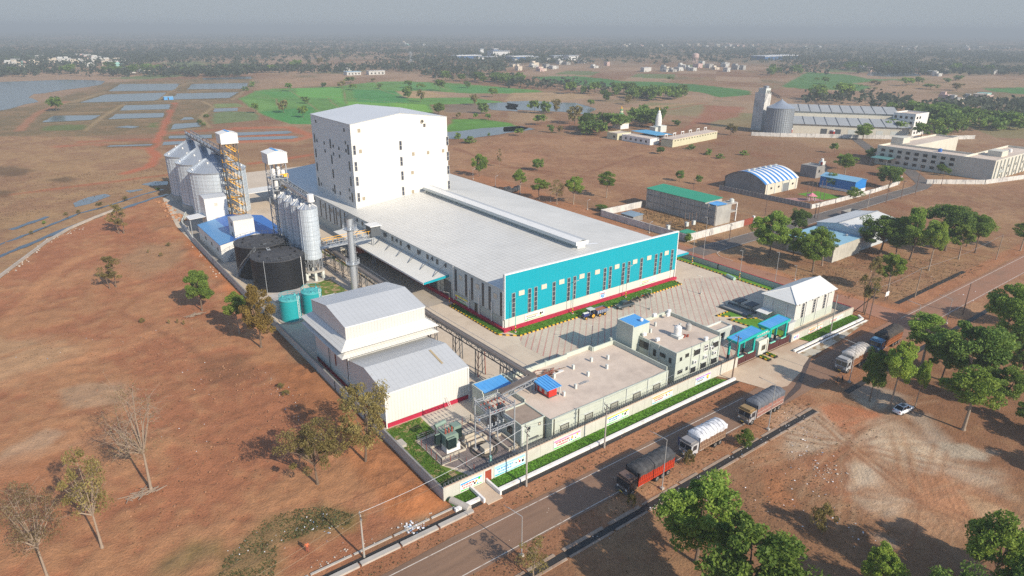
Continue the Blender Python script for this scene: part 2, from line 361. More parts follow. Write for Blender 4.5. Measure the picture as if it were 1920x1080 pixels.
POND = ([(905, 390), (1345, 388), (1320, 425), (1290, 438), (815, 445)], [(790, 470), (1250, 455), (1185, 508), (1160, 515), (595, 530)], [(1440, 390), (1860, 383), (1850, 425), (1405, 430)], [(1330, 462), (1790, 452), (1720, 495), (1280, 508)],
           [(1520, 345), (1880, 335), (1890, 352), (1530, 358)], [(940, 550), (1280, 543), (1270, 578), (895, 590)], [(870, 615), (1230, 608), (1222, 640), (815, 655)], [(405, 628), (750, 625), (690, 660), (315, 678)],
           [(1310, 690), (1490, 680), (1500, 710), (1280, 732)], [(1385, 640), (1440, 640), (1460, 655), (1350, 662)], [(860, 715), (960, 703), (1050, 710), (990, 722)], [(1270, 780), (1590, 770), (1590, 795), (1265, 800)], [(800, 862), (1130, 852), (1150, 842), (820, 852)])
for pl in POND: track(px(0, 60, 4, pl+[pl[0]]), 9, (.135, .11, .06), .8, 4, 2.5)  # dark ring round each pond: bank shade painted into the soil colour
for pl in ([(-40, 40), (110, 45), (200, 75), (130, 98), (-40, 105)], [(280, 125), (420, 108), (470, 120), (430, 140), (300, 142)], [(-40, 190), (120, 200), (60, 230), (-40, 228)]): zone(px(0, 300, 3.375, pl), (.12, .082, .052), 4, 5, .8)
for x0, pl, c_ in ((480, [(300, 420), (640, 412), (660, 540), (560, 500), (300, 480)], (.12, .34, .07)), (480, [(680, 520), (1130, 540), (1000, 600), (700, 600)], (.15, .36, .06)), (480, [(1130, 378), (1320, 385), (1310, 440), (1060, 430)], (.10, .26, .08)), (480, [(1440, 400), (1900, 420), (1950, 455), (1500, 455)], (.075, .24, .07)), (480, [(20, 450), (260, 445), (330, 490), (140, 490)], (.075, .25, .06)), (480, [(1000, 530), (1280, 545), (1320, 600), (1100, 590)], (.17, .37, .065)), (480, [(-100, 505), (60, 510), (180, 560), (20, 600)], (.14, .29, .08))): zone(px(x0, 60, 4, pl), c_, 2, 2, .8)
def bund(x0, y0, k, pts, w=1.2, c=(.24, .19, .10)): track(px(x0, y0, k, pts), w, c, .9, 1., .4)
for pts in ([(650, 415), (665, 470), (680, 540)], [(545, 495), (570, 530), (630, 570)], [(260, 440), (330, 490), (470, 590)], [(0, 490), (150, 500), (160, 550)], [(700, 440), (1000, 435)], [(1330, 390), (1440, 430), (1600, 462)], [(490, 480), (740, 500), (1130, 535)], [(900, 380), (930, 432), (1110, 490)]): bund(480, 60, 4, pts)
for pts in ([(905, 390), (1345, 385), (1860, 380)], [(560, 530), (760, 460), (1280, 445), (1850, 435)], [(500, 545), (1290, 515), (1740, 510), (1860, 420), (1900, 360)], [(890, 592), (1280, 582)], [(310, 690), (700, 665), (1240, 650)], [(1185, 508), (1350, 400), (1440, 375)], [(640, 740), (760, 640), (930, 540)], [(1300, 520), (1520, 520), (1600, 560), (1500, 640), (1580, 720), (1280, 740)], [(800, 445), (480, 540)], [(330, 610), (850, 600)]): bund(0, 60, 4, pts, 3.2, (.29, .22, .13))
for pts, w, c_ in (([(-60, 1080), (150, 930), (330, 720), (470, 630), (680, 560)], 5, (.42, .225, .125)), ([(-60, 1000), (120, 860), (300, 690), (430, 600), (640, 520)], .7, (.24, .11, .06)), ([(-40, 1020), (140, 885), (318, 708), (445, 618)], .7, (.24, .11, .06)), ([(0, 1250), (300, 1150), (620, 1060), (900, 860), (1150, 760)], 1.2, (.25, .115, .062)), ([(650, 830), (900, 860), (1200, 720)], .8, (.24, .115, .065)), ([(0, 1420), (420, 1290), (800, 1180), (1150, 1010)], 3, (.41, .22, .125)), ([(0, 1700), (500, 1600), (980, 1500), (1300, 1330)], 1., (.24, .12, .07)), ([(100, 1900), (600, 1760), (1100, 1700)], 2.4, (.40, .23, .14)), ([(420, 1050), (760, 960), (1200, 1180), (1500, 1450)], .9, (.23, .11, .065))): track(px(0, 300, 3.375, pts), w, c_, .55, 1.2, 1.)
# right: the open plot behind the plant, the tree plot, the churned lorry park
zone(px(840, 240, 4.5, [(20, 150), (600, 40), (1400, 90), (2300, 250), (2600, 420), (1900, 620), (1700, 700), (300, 480), (20, 400)]), (.255, .14, .088), 6, 5, .9, (.32, .195, .12))
zone(px(840, 240, 4.5, [(60, 330), (600, 480), (1700, 850), (1300, 830), (400, 540)]), (.33, .16, .09), 3, 4, .8)
zone(px(840, 240, 4.5, [(430, 230), (700, 200), (860, 240), (700, 300), (480, 290)]), (.35, .20, .125), 4, 5, .7)
for pl in ([(60, 170), (400, 300), (760, 370), (1000, 430)], [(860, 230), (1240, 215), (1700, 190)], [(1060, 420), (1400, 300), (1650, 225)], [(620, 195), (860, 240)], [(430, 330), (640, 340), (1700, 480)]): track(px(840, 240, 4.5, pl), 2.6, (.19, .085, .055), .55, 2, 2)
zone(px(960, 60, 4, [(1450, 545), (1740, 565), (1690, 640), (1400, 690), (1240, 760), (1400, 640)]), (.28, .125, .085), 4, 4, .8)
track(px(960, 60, 4, [(-300, 780), (0, 745), (400, 700), (700, 620), (1200, 580), (1450, 530)]), 5, (.29, .14, .085), .7, 3, 3)
zone(px(1120, 300, 4.571, [(400, 420), (1000, 570), (800, 690), (700, 610), (320, 470)]), (.38, .25, .13), 2, 2, .9, (.30, .18, .10))
zone(gpts([(1460, 505), (1560, 455), (1700, 400), (1920, 400), (1990, 440), (1640, 620), (1560, 560)]), (.235, .13, .08), 3, 3, .9, (.29, .185, .11))
zone(gpts([(1650, 310), (1760, 330), (1920, 340), (1960, 420), (1760, 400), (1660, 370)]), (.24, .135, .088), 4, 4, .8, (.31, .20, .125))
SH = [Vector(p+(0,)) for p in ((-400, 62.5), (600, 62.5), (600, 67), (-400, 67))]
zone(SH, (.285, .135, .078), 1.2, .8, .95, (.34, .175, .105)); zone([Vector(p+(0,)) for p in ((-400, 50.5), (600, 50.5), (600, 56.5), (-400, 56.5))], (.27, .14, .085), 1.2, .8, .95, (.33, .2, .125))
zone([Vector(p+(0,)) for p in ((157.5, 66), (171, 62), (169, 140), (158, 300), (150, 300))], (.33, .15, .085), 2, 1, .9, (.37, .19, .11))
zone([Vector(p+(0,)) for p in ((-60, 20), (330, 20), (330, 50), (-60, 50))], (.215, .115, .07), 3, 3, .9, (.27, .165, .10))
Q = lambda pts: px(1500, 760, 3.376, pts)
zone(Q([(-300, -60), (60, -80), (420, 60), (640, 130), (960, 370), (1300, 620), (1440, 760), (900, 790), (560, 760), (140, 560), (-300, 420)]), (.335, .185, .11), 2.5, 2.5, .9, (.28, .14, .085))
zone(Q([(-160, 90), (0, 20), (250, 20), (560, 50), (700, 130), (980, 350), (1250, 420), (1300, 560), (1000, 470), (820, 430), (560, 350), (420, 250), (260, 250), (40, 340), (-120, 260)]), (.42, .355, .29), 4, 4, .62)
zone(Q([(300, 300), (480, 380), (740, 600), (1000, 760), (640, 800), (380, 660), (260, 460)]), (.38, .29, .22), 4, 4, .5)
zone(Q([(-300, 420), (140, 560), (560, 760), (900, 790), (900, 1100), (-600, 1100), (-600, 560)]), (.22, .125, .075), 5, 4, .7)
for pl, c, th, lam in (([(430, 130), (650, 170), (850, 270), (960, 370), (800, 400), (550, 330), (400, 230)], (.46, .38, .30), .5, 1.0), ([(300, 370), (460, 400), (490, 500), (330, 520)], (.45, .38, .31), 2.3, .9),
                       ([(380, 600), (560, 560), (720, 600), (640, 700), (560, 750), (420, 650)], (.43, .34, .265), 1.1, 1.0), ([(-100, 160), (250, 200), (300, 260), (60, 330), (-100, 260)], (.42, .34, .27), .9, .9),
                       ([(100, 0), (250, -30), (520, 50), (420, 150), (330, 190), (160, 90)], (.37, .15, .08), .2, 1.2), ([(700, 470), (900, 400), (1050, 520), (1130, 700), (960, 690), (760, 590)], (.40, .215, .13), 2.2, 1.1),
                       ([(640, 640), (960, 690), (1180, 760), (900, 860), (640, 760)], (.36, .22, .14), 1.7, 1.1), ([(1000, 540), (1250, 640), (1440, 800), (1300, 800), (1100, 700)], (.42, .29, .19), .9, 1.2),
                       ([(850, 220), (1250, 300), (1200, 350), (950, 330)], (.37, .33, .28), .5, 1.), ([(0, 300), (300, 260), (260, 420), (60, 470)], (.29, .14, .08), 2.6, 1.1), ([(300, -60), (520, -40), (600, 40), (420, 20)], (.40, .34, .28), .4, 1.),
                       ([(460, 810), (640, 830), (660, 920), (520, 930)], (.33, .27, .22), 1.2, 1.), ([(-240, 440), (-140, 380), (-40, 620), (-200, 640)], (.34, .16, .085), 1.4, .8)):
    zone(Q(pl), c, 1.6, 2.2, .85, tuple(v*.85 for v in c), (th, lam*random.uniform(.8, 1.3), .12), 1/5.)
for pts in ([(-60, -60), (140, 100), (300, 240), (520, 420), (720, 580), (1000, 700), (1400, 900)], [(300, 250), (120, 300), (-60, 380), (-300, 470)], [(310, 260), (260, 380), (290, 480)], [(330, 200), (480, 110), (640, 60)], [(760, 600), (740, 760), (700, 900)], [(300, 250), (-60, 200), (-300, 120)]):
    for o in (-.9, .9):
        track([Vector((p.x+o, p.y+o*.3, 0)) for p in Q(pts)], .55, (.22, .11, .065), .6, .5, .35)
for pl, c in (([(300, -90), (500, -130), (700, -60), (640, 20), (480, 0)], (.36, .32, .28)), ([(640, 20), (820, 60), (980, 240), (820, 240)], (.36, .32, .28))): zone(Q(pl), c, 2, 2.5, .6)
for (fx_, fy_), n_, a0_, a1_, l0, l1 in (((300, 250), 16, 0, 6.3, 6, 26), ((740, 600), 14, 0, 6.3, 5, 18), ((1000, 700), 8, 2, 5, 6, 20), ((480, 80), 8, 0, 6.3, 5, 16)):
    o_ = Q([(fx_, fy_)])[0]
    for _ in range(n_):
        a = random.uniform(a0_, a1_); l_ = random.uniform(l0, l1); b = a+random.uniform(-.5, .5); p1 = o_+Vector((math.cos(a), math.sin(a), 0))*random.uniform(1, 4); p2 = p1+Vector((math.cos(a), math.sin(a), 0))*l_*.5; p3 = p2+Vector((math.cos(b), math.sin(b), 0))*l_*.5; c_ = random.choice(((.22, .105, .06), (.26, .13, .07), (.36, .26, .18)))
        for w_ in (-.95, .95): n_v = Vector((-math.sin(a), math.cos(a), 0))*w_; track([p1+n_v, p2+n_v, p3+n_v], random.uniform(.35, .6), c_, .4, .6, .3)
# spoil banked against the plant's left wall, gentle roughness elsewhere on the open earth
for cx, cy, r_, h in ((37.0, 72.5, 3.2, 1.0), (36, 78, 3.2, .9), (36.5, 84, 3.4, .7), (34.5, 90, 4, .6), (37, 100, 3.5, .5), (37.5, 120, 4, .5), (38, 150, 4, .7), (38.5, 180, 4, .9), (38.5, 215, 4, 1.0), (38, 245, 5, 1.2), (30, 262, 5, .6)):
    d2 = ((GX-cx)**2+(GY-cy)**2)/(r_*r_); H += h*np.exp(-d2)*(.7+.6*n3)
    d2 = None
open_ = np.clip((39.7-GX)/1.5, 0, 1)*np.clip((GY-69)/3, 0, 1)*np.clip((300-GR)/20, 0, 1)
H = H*np.clip((40-GX)/1.0, 0, 1)*np.clip((GY-68)/2, 0, 1) + open_*((n3-.5)*.35+(n2-.5)*.5)
park = np.clip((48-GY)/3, 0, 1)*np.clip((140-GR)/20, 0, 1)
H += park*(n3-.5)*.22 - .02
me = bpy.data.meshes.new('ground'); V = np.stack([GX, GY, H], 1).astype(np.float32)
ia = np.arange(NA); ja = (ia+1) % NA; ir = np.arange(NR-1)[:, None]*NA
F = np.stack([ir+ia, ir+ja, ir+NA+ja, ir+NA+ia], -1).reshape(-1, 4)[:, ::-1]
cap = np.arange(NA)
me.vertices.add(len(V)); me.vertices.foreach_set('co', V.ravel())
me.loops.add(F.size+NA); me.loops.foreach_set('vertex_index', np.concatenate([F.ravel(), cap[::-1]]).astype(np.int32))
me.polygons.add(len(F)+1); me.polygons.foreach_set('loop_start', np.concatenate([np.arange(len(F))*4, [F.size]]).astype(np.int32))
me.update(calc_edges=True)
C = C*np.array((1.0, .92, .79))[None]
ca = me.color_attributes.new('soil', 'FLOAT_COLOR', 'POINT'); ca.data.foreach_set('color', np.concatenate([C, np.ones((len(C), 1))], 1).astype(np.float32).ravel())
ground = bpy.data.objects.new('ground', me); COL.objects.link(ground); struct(ground, 'dry red brown earth with patchwork fields reaching the horizon')
m, nt, b, out = newmat('earth')
at_ = nt.nodes.new('ShaderNodeVertexColor'); at_.layer_name = 'soil'
pos = _n(nt, 'ShaderNodeNewGeometry').outputs['Position']
a1, a2, a3 = _noise(nt, pos, 2.6, 6, .7), _noise(nt, pos, .33, 5, .6), _noise(nt, pos, .03, 4)
v = _math(nt, 'ADD', _math(nt, 'MULTIPLY', a1, .85), _math(nt, 'ADD', _math(nt, 'MULTIPLY', a2, .75), _math(nt, 'ADD', _math(nt, 'MULTIPLY', a3, .45), .12)))
c = _mix(nt, 1., at_.outputs[0], v, 'MULTIPLY')
tuft = _ramp(nt, _noise(nt, pos, 1.1, 6, .75), .60, .72); c = _mix(nt, _math(nt, 'MULTIPLY', tuft, .45), c, (.17, .125, .065))
rock = _ramp(nt, _noise(nt, pos, 4.5, 3, .7), .70, .74); c = _mix(nt, _math(nt, 'MULTIPLY', rock, .55), c, (.42, .34, .27))
nt.links.new(c, b.inputs['Base Color']); b.inputs['Roughness'].default_value = .95; b.inputs['Specular IOR Level'].default_value = .1
bp = nt.nodes.new('ShaderNodeBump'); bp.inputs['Strength'].default_value = .75; bp.inputs['Distance'].default_value = .25
nt.links.new(_math(nt, 'ADD', a1, a2), bp.inputs['Height']); nt.links.new(bp.outputs[0], b.inputs['Normal'])
me.materials.append(m)

# water
m, nt, b, out = newmat('still_water'); Water = m
pos = _n(nt, 'ShaderNodeNewGeometry').outputs['Position']
nt.links.new(_mix(nt, _noise(nt, pos, .02, 3), (.07, .068, .066), (.10, .096, .09)), b.inputs['Base Color']); b.inputs['Roughness'].default_value = .18; b.inputs['IOR'].default_value = 1.33
bp = nt.nodes.new('ShaderNodeBump'); bp.inputs['Strength'].default_value = .08; bp.inputs['Distance'].default_value = .1
nt.links.new(_noise(nt, pos, 1.2, 3), bp.inputs['Height']); nt.links.new(bp.outputs[0], b.inputs['Normal'])
DarkWater = MAT('dark_ditch_water', (.03, .035, .04), .2, var=.3, spec=.5)
PondWater = Water.copy(); PondWater.name = 'pond_water'
for nd in PondWater.node_tree.nodes:
    if nd.type == 'MIX': nd.inputs[6].default_value = (.10, .112, .115, 1); nd.inputs[7].default_value = (.135, .145, .145, 1)
def rough_edge(P, step, amp):
    out = []
    for a, c in zip(P, P[1:]+P[:1]):
        n = max(1, int((c-a).length/step)); d = (c-a); nn = Vector((-d.y, d.x, 0)).normalized() if d.length > 0 else Vector()
        for i in range(n):
            p = a+d*i/n; out.append(p + nn*amp*(mnoise.noise(Vector((p.x*.12, p.y*.12, 3.)))))
    return out
def water(name, x0, y0, k, pl, z=.10, amp=1.2, step=4, label=None, mat=None):
    P = rough_edge([Vector(p) for p in gpts(zz(x0, y0, k, pl))], step, amp)
    o = MB().poly([(p.x, p.y, z) for p in P], mat or (Water if name == 'lake' else PondWater)).build(name); struct(o, label); return o
water('lake', 0, 60, 4, [(-1500, 385), (0, 375), (150, 370), (300, 365), (500, 358), (700, 362), (790, 368), (760, 395), (640, 415), (480, 435), (330, 460), (255, 465), (215, 492), (260, 505), (290, 525), (180, 545), (80, 575), (0, 590), (-800, 700)], label='grey lake at the left below a village')
for pl in POND:
    water('pond', 0, 60, 4, pl)
for pl in ([(780, 330), (1240, 315), (1285, 325), (1240, 340), (780, 358)], [(775, 375), (1290, 360), (1340, 370), (1280, 385), (770, 402)], [(130, 415), (380, 403), (370, 430), (110, 445)]): water('pond', 280, 180, 4.8, pl)
for pl in ([(460, 275), (560, 235), (660, 215), (700, 228), (640, 250), (560, 280), (470, 300)], [(900, 155), (980, 135), (1065, 135), (1060, 158), (960, 165)], [(790, 195), (900, 183), (905, 190), (820, 208)]): water('puddle', 0, 300, 3.375, pl, .06, .8, 2)
for x0, pl in ((480, [(1730, 535), (1870, 528), (1960, 545), (1960, 595), (1760, 585)]), (480, [(1380, 760), (1700, 722), (2000, 705), (2100, 730), (1600, 800), (1400, 800)]), (960, [(-40, 522), (150, 517), (370, 530), (480, 532), (640, 580), (540, 620), (380, 600), (120, 588), (-40, 580)]), (960, [(-60, 715), (60, 705), (140, 720), (60, 745), (-60, 750)]), (1440, [(760, 300), (1090, 305), (1150, 330), (900, 335), (740, 325)]), (0, [(1600, 575), (1780, 570), (1780, 592), (1600, 600)])):
    water('flooded_field', x0, 60, 4, pl, .10, 2.5, 8)
for pl, w in (([(-200, 700), (0, 610), (240, 510), (480, 410), (700, 330), (800, 300), (980, 240), (1078, 212)], 2.6), ([(-200, 620), (0, 535), (150, 480), (300, 420), (500, 340), (700, 285), (900, 220), (1062, 178)], 1.6), ([(60, 445), (200, 395), (330, 350)], 2.4)):
    P = gpts(zz(0, 300, 3.375, pl)); Pd = []
    for a, c in zip(P, P[1:]):
        for i in range(5): q = a.lerp(c, i/5); Pd.append((q.x+random.uniform(-.3, .3), q.y+random.uniform(-.3, .3)))
    o = strip(MB(), Pd, [w*random.uniform(.6, 1.2) for _ in Pd], .07, DarkWater).build('canal'); struct(o)

# roads
m, nt, b, out = newmat('dusty_asphalt'); Asphalt = m
pos = _n(nt, 'ShaderNodeNewGeometry').outputs['Position']; sx = nt.nodes.new('ShaderNodeSeparateXYZ'); nt.links.new(pos, sx.inputs[0])
mp = nt.nodes.new('ShaderNodeMapping'); mp.inputs['Scale'].default_value = (.06, .7, 1); nt.links.new(pos, mp.inputs[0])
lane = _noise(nt, mp.outputs[0], 1., 4, .6); blot = _noise(nt, pos, .09, 4, .6); fine = _noise(nt, pos, 6., 3)
c = _mix(nt, _ramp(nt, lane, .35, .7), (.18, .108, .068), (.27, .16, .098)); c = _mix(nt, _math(nt, 'MULTIPLY', _ramp(nt, blot, .45, .65), .6), c, (.24, .135, .085))
jn = nt.nodes.new('ShaderNodeMapRange'); jn.inputs[1].default_value = 100; jn.inputs[2].default_value = 165; nt.links.new(sx.outputs[0], jn.inputs[0])
c = _mix(nt, _math(nt, 'MULTIPLY', jn.outputs[0], _ramp(nt, blot, .25, .5)), c, (.31, .155, .09))
c = _mix(nt, 1., c, _math(nt, 'ADD', _math(nt, 'MULTIPLY', fine, .5), .75), 'MULTIPLY'); nt.links.new(c, b.inputs['Base Color']); b.inputs['Roughness'].default_value = .85
AsphaltDark = MAT('worn_asphalt', (.135, .115, .10), .9, var=.25, scale=.5, col2=(.22, .15, .105), c2s=.12)
DustRoad = MAT('red_dust_road', (.34, .165, .10), .95, var=.22, scale=.4, col2=(.28, .125, .072), c2s=.15)
LineW = MAT('worn_white_line', (.62, .55, .47), .8, var=.3, scale=2., col2=(.30, .21, .16), c2s=1.2, c2a=.5, c2b=.7)
def wavy(y, x0, x1, a, n=90, s=0): return [(x0+(x1-x0)*i/n, y + a*(mnoise.noise(Vector(((x0+(x1-x0)*i/n)*.12, s, 0))))) for i in range(n+1)]
lo, hi = wavy(55.7, -420, 420, .5), wavy(62.4, -420, 420, .7, 90, 5)
mb = MB()
for (a, c_), (d, e) in zip(zip(lo, lo[1:]), zip(hi, hi[1:])): mb.poly([(*a, .03), (*c_, .03), (*e, .03), (*d, .03)], Asphalt)
mb.build('road')['kind'] = 'structure'
mb = MB()
for x in range(-200, 420, 7):
    if 98 < x < 160: continue
    mb.poly([(x, 56.05, .04), (x+7, 56.05, .04), (x+7, 56.19, .04), (x, 56.19, .04)], LineW); mb.poly([(x, 61.55, .04), (x+7, 61.55, .04), (x+7, 61.69, .04), (x, 61.69, .04)], LineW)
    if x < 70 and x % 14 == 0: mb.poly([(x, 58.8, .04), (x+3, 58.8, .04), (x+3, 58.92, .04), (x, 58.92, .04)], LineW)
struct(mb.build('road_marking'))
mb = MB(); strip(mb, [(164, 62), (164, 80), (163.8, 118), (163.5, 150), (160, 210)], [8.5, 6.6, 6.4, 6.6, 7], .055, DustRoad); struct(mb.build('side_road'))
mb = MB(); strip(mb, [(164, 123.8), (200, 123.8), (262, 124.2), (300, 125), (320, 125), (329, 127), (345, 138), (372, 157), (400, 186), (450, 225), (520, 262)], [7.4, 6.6, 6.6, 6.6, 6.4, 6.4, 6.4, 6.4, 6.4, 6, 6], .07, AsphaltDark); struct(mb.build('back_road'))
mb = MB()
for s_ in (-3.05, 3.05): strip(mb, [(176 if s_ < 0 else 172, 123.8+s_), (200, 123.8+s_), (262, 124.2+s_), (300, 125+s_), (318, 125+s_*1.0)], .16, .085, LineW)
strip(mb, [(167.4, 112), (167.6, 117), (169.5, 119.6), (173, 120.6), (176, 120.75)], .18, .085, LineW)
struct(mb.build('road_marking'))
# drains along the front road
DrainBed = MAT('drain_bed', (.03, .026, .022), .6, var=.3)
mb = MB(); mb.box(-250, 66.0, -.02, 44.4, 66.75, .035, DrainBed); mb.box(47.9, 65.8, -.02, 106, 66.65, .035, DrainBed); mb.box(126, 66.1, -.02, 156, 66.6, .035, DrainBed); struct(mb.build('drain'))
mb = MB(); mb.box(-60, 50.6, -.02, 108, 51.7, .035, DrainBed); mb.box(119, 50.6, -.02, 200, 51.7, .035, DrainBed); struct(mb.build('drain'))
mb = MB(); mb.box(173, 66.2, -.02, 214, 67.4, .035, DrainBed); struct(mb.build('drain'))
EarthC = MAT('earth_stained_concrete', (.34, .255, .19), .95, var=.35, scale=1.2, col2=(.27, .15, .09), c2s=.5)
mb = MB()
x = -60
while x < 108:
    w_ = random.uniform(5, 9); mb.box(x, 50.25, 0, min(108, x+w_-.5), 50.6, .10+random.uniform(0, .08), EarthC); mb.box(x, 51.7+random.uniform(-.1, .1), 0, min(108, x+w_-random.uniform(.1, 1.5)), 52.15, .06+random.uniform(0, .08), EarthC); x += w_
struct(mb.build('drain_edge'))
mb = MB(); x = -40
while x < 40:
    mb.box(x, 65.2, 0, x+5.6, 65.95, .3, Concrete); mb.box(x, 67.6, 0, x+5.6, 67.9, .12+random.uniform(0, .08), Concrete); x += 5.9
struct(mb.build('drain_edge'))
# plant yard, block paving, gate apron
YardC = MAT('yard_concrete', (.58, .48, .37), .9, var=.16, scale=.5, col2=(.48, .39, .30), c2s=.08, lines=((0, 5., .012, .25), (1, 5., .012, .25)))
YardDirty = MAT('stained_yard_concrete', (.40, .35, .29), .9, var=.2, scale=.4, col2=(.30, .26, .215), c2s=.06)
m, nt, b, out = newmat('striped_block_paving'); Paving = m
pos = _n(nt, 'ShaderNodeNewGeometry').outputs['Position']; sx = nt.nodes.new('ShaderNodeSeparateXYZ'); nt.links.new(pos, sx.inputs[0])
u = _math(nt, 'ADD', _math(nt, 'SUBTRACT', sx.outputs[0], sx.outputs[1]), 400.); f = _math(nt, 'LESS_THAN', _math(nt, 'FRACT', _math(nt, 'DIVIDE', u, 2.02)), .19)
wear = _ramp(nt, _noise(nt, pos, .07, 4, .6), .35, .62)
c = _mix(nt, _ramp(nt, _noise(nt, pos, .12, 5), .4, .7), (.63, .53, .42), (.53, .44, .35)); c = _mix(nt, _math(nt, 'MULTIPLY', f, _math(nt, 'ADD', _math(nt, 'MULTIPLY', wear, .5), .35)), c, (.50, .21, .175))
br = nt.nodes.new('ShaderNodeTexBrick'); br.inputs['Scale'].default_value = 2.2; br.inputs['Color1'].default_value = (1, 1, 1, 1); br.inputs['Color2'].default_value = (.86, .86, .86, 1); br.inputs['Mortar'].default_value = (.66, .66, .66, 1); nt.links.new(pos, br.inputs[0])
c = _mix(nt, 1., c, br.outputs[0], 'MULTIPLY'); c = _mix(nt, 1., c, _math(nt, 'ADD', _math(nt, 'MULTIPLY', _noise(nt, pos, .9, 4), .4), .82), 'MULTIPLY')
nt.links.new(c, b.inputs['Base Color']); b.inputs['Roughness'].default_value = .9
mb = MB(); mb.poly([(40.2, 70.2, .04), (157.3, 70.2, .04), (157.3, 330, .04), (66, 330, .04), (45, 296, .04), (40.6, 250, .04)], YardC); struct(mb.build('yard', smooth=False))
mb = MB(); mb.poly([(83, 72.5, .055), (128, 72.5, .055), (128, 90, .055), (154, 93, .055), (154, 105, .055), (143, 110.5, .055), (139.5, 108, .055), (83, 108, .055), (81, 104, .055)], Paving); struct(mb.build('block_paving'))
mb = MB(); mb.poly([(68.2, 135, .055), (82, 135, .055), (82, 200, .055), (70.5, 200, .055)], YardDirty); mb.poly([(40.4, 200, .055), (62, 200, .055), (68, 290, .055), (46, 290, .055)], YardDirty); struct(mb.build('yard_stain'))
GrassY = MAT('lawn_grass', (.12, .27, .03), .95, var=.35, scale=1.4, col2=(.085, .20, .025), c2s=.5, bump=.6, bs=9., spec=.1)
GrassP = MAT('patchy_turf', (.12, .18, .03), .95, var=.35, scale=1.3, col2=(.38, .27, .14), c2s=.55, c2a=.50, c2b=.58, bump=.5, spec=.1)
GravelM = MAT('grey_gravel', (.23, .185, .17), .95, var=.5, scale=5., bump=1., bs=14.)
def lawn(pts, z=.12, mat=None, name='lawn'):
    mb = MB(); mb.extr(pts, .0, z, mat or GrassY); return struct(mb.build(name))
lawn([(83.6, 108.3), (138.4, 108.4), (139.2, 110.8), (139.2, 111.6), (82.6, 111.6)]); lawn([(79.9, 111.9), (81.6, 111.9), (81.6, 132.3), (79.9, 132.5)])
lawn([(40.5, 67.3), (44.7, 67.3), (44.7, 69.8), (40.5, 69.8)]); lawn([(47.8, 67.2), (104.6, 67.2), (102.6, 69.8), (47.8, 69.8)]); lawn([(134.4, 67.1), (155, 67.0), (156.3, 68.4), (156.2, 69.8), (133.6, 69.8)])
lawn([(154.7, 84), (157.1, 84), (157.1, 200), (154.7, 200)]); lawn([(129, 88.7), (135.8, 88.7), (136, 83.4), (131.4, 86.6)]); lawn([(129.7, 85.8), (135.6, 82.2), (135.6, 78), (133.6, 72.6), (131.2, 72.6)])
lawn([(56.5, 152), (63.4, 152), (63.2, 168), (56.5, 168)], mat=GrassP); lawn([(40.6, 71), (47.2, 71), (44.2, 77.4), (44.2, 86), (48.3, 86.3), (48.5, 91.8), (40.6, 91.8)], mat=GrassP)
lawn([(70, 196), (72, 160), (71, 196)], .10, mat=GrassP); lawn([(40.5, 112), (41.8, 112), (41.8, 144), (40.5, 146)], .1)
mb = MB(); mb.extr([(44.4, 77.5), (47.6, 73.0), (56, 71.2), (56.4, 78), (54.8, 85), (44.4, 85.4)], 0, .13, GravelM); struct(mb.build('gravel_bed'))
mb = MB(); mb.poly([(48.4, 86.2, .07), (56.4, 86.2, .07), (56.4, 92, .07), (48.6, 92, .07)], MAT('pale_concrete_slab', (.52, .46, .38), .9, var=.12, scale=.6)); struct(mb.build('concrete_slab'))
Apron = MAT('gate_apron_concrete', (.56, .43, .31), .9, var=.2, scale=.35, col2=(.40, .25, .16), c2s=.09)
mb = MB(); mb.poly([(105.5, 67.2, .05), (107.8, 60.2, .05), (112, 59.2, .05), (120, 61, .05), (127, 63.5, .05), (126.8, 67.2, .05), (134, 67.2, .05), (133, 69.9, .05), (104, 69.9, .05)], Apron); struct(mb.build('gate_apron'))
mb = MB(); mb.poly([(126.8, 63.2, .052), (140, 63.8, .052), (156.5, 65.6, .052), (156.6, 65.95, .052), (126.6, 65.95, .052)], MAT('patched_verge_concrete', (.47, .42, .33), .9, var=.2, scale=.5, col2=(.27, .18, .095), c2s=.35, c2a=.5, c2b=.56)); struct(mb.build('verge_slab'))
m = MAT('wet_mud', (.09, .06, .045), .5, var=.3); P = [(121, 60.9), (124, 62.1), (119, 59.8), (113, 57.9), (108, 56.9), (106, 55.6)]
o = strip(MB(), [(127, 63.2), (122.5, 61.6), (118, 59.7), (113, 57.7), (109.5, 57.0), (106, 56.3)], [.4, .9, .8, 1.1, .9, .3], .062, m).build('wet_streak'); struct(o)
KW = MAT('white_kerb_paint', (.78, .75, .71), .8, var=.15, scale=.9, col2=(.55, .47, .40), c2s=.6, c2a=.55, c2b=.75)
mb = MB(); mb.box(40.2, 66.75, 0, 44.7, 67.25, .5, KW); mb.box(47.7, 66.65, 0, 105.8, 67.15, .5, KW); mb.box(126.5, 66.6, 0, 156, 67.05, .45, KW); mb.bar((155.8, 66.8, .22), (157, 68.4, .22), .45, .44, KW); mb.box(126.5, 65.75, 0, 156, 66.1, .2, KW); struct(mb.build('white_kerb'))
mb = MB(); mb.box(44.55, 66.0, .0, 44.85, 69.8, .75, KW); mb.box(47.5, 66.0, 0, 47.8, 69.8, .75, KW); mb.box(44.85, 65.3, 0, 47.5, 69.8, .12, Apron); struct(mb.build('door_path'))
mb = MB()
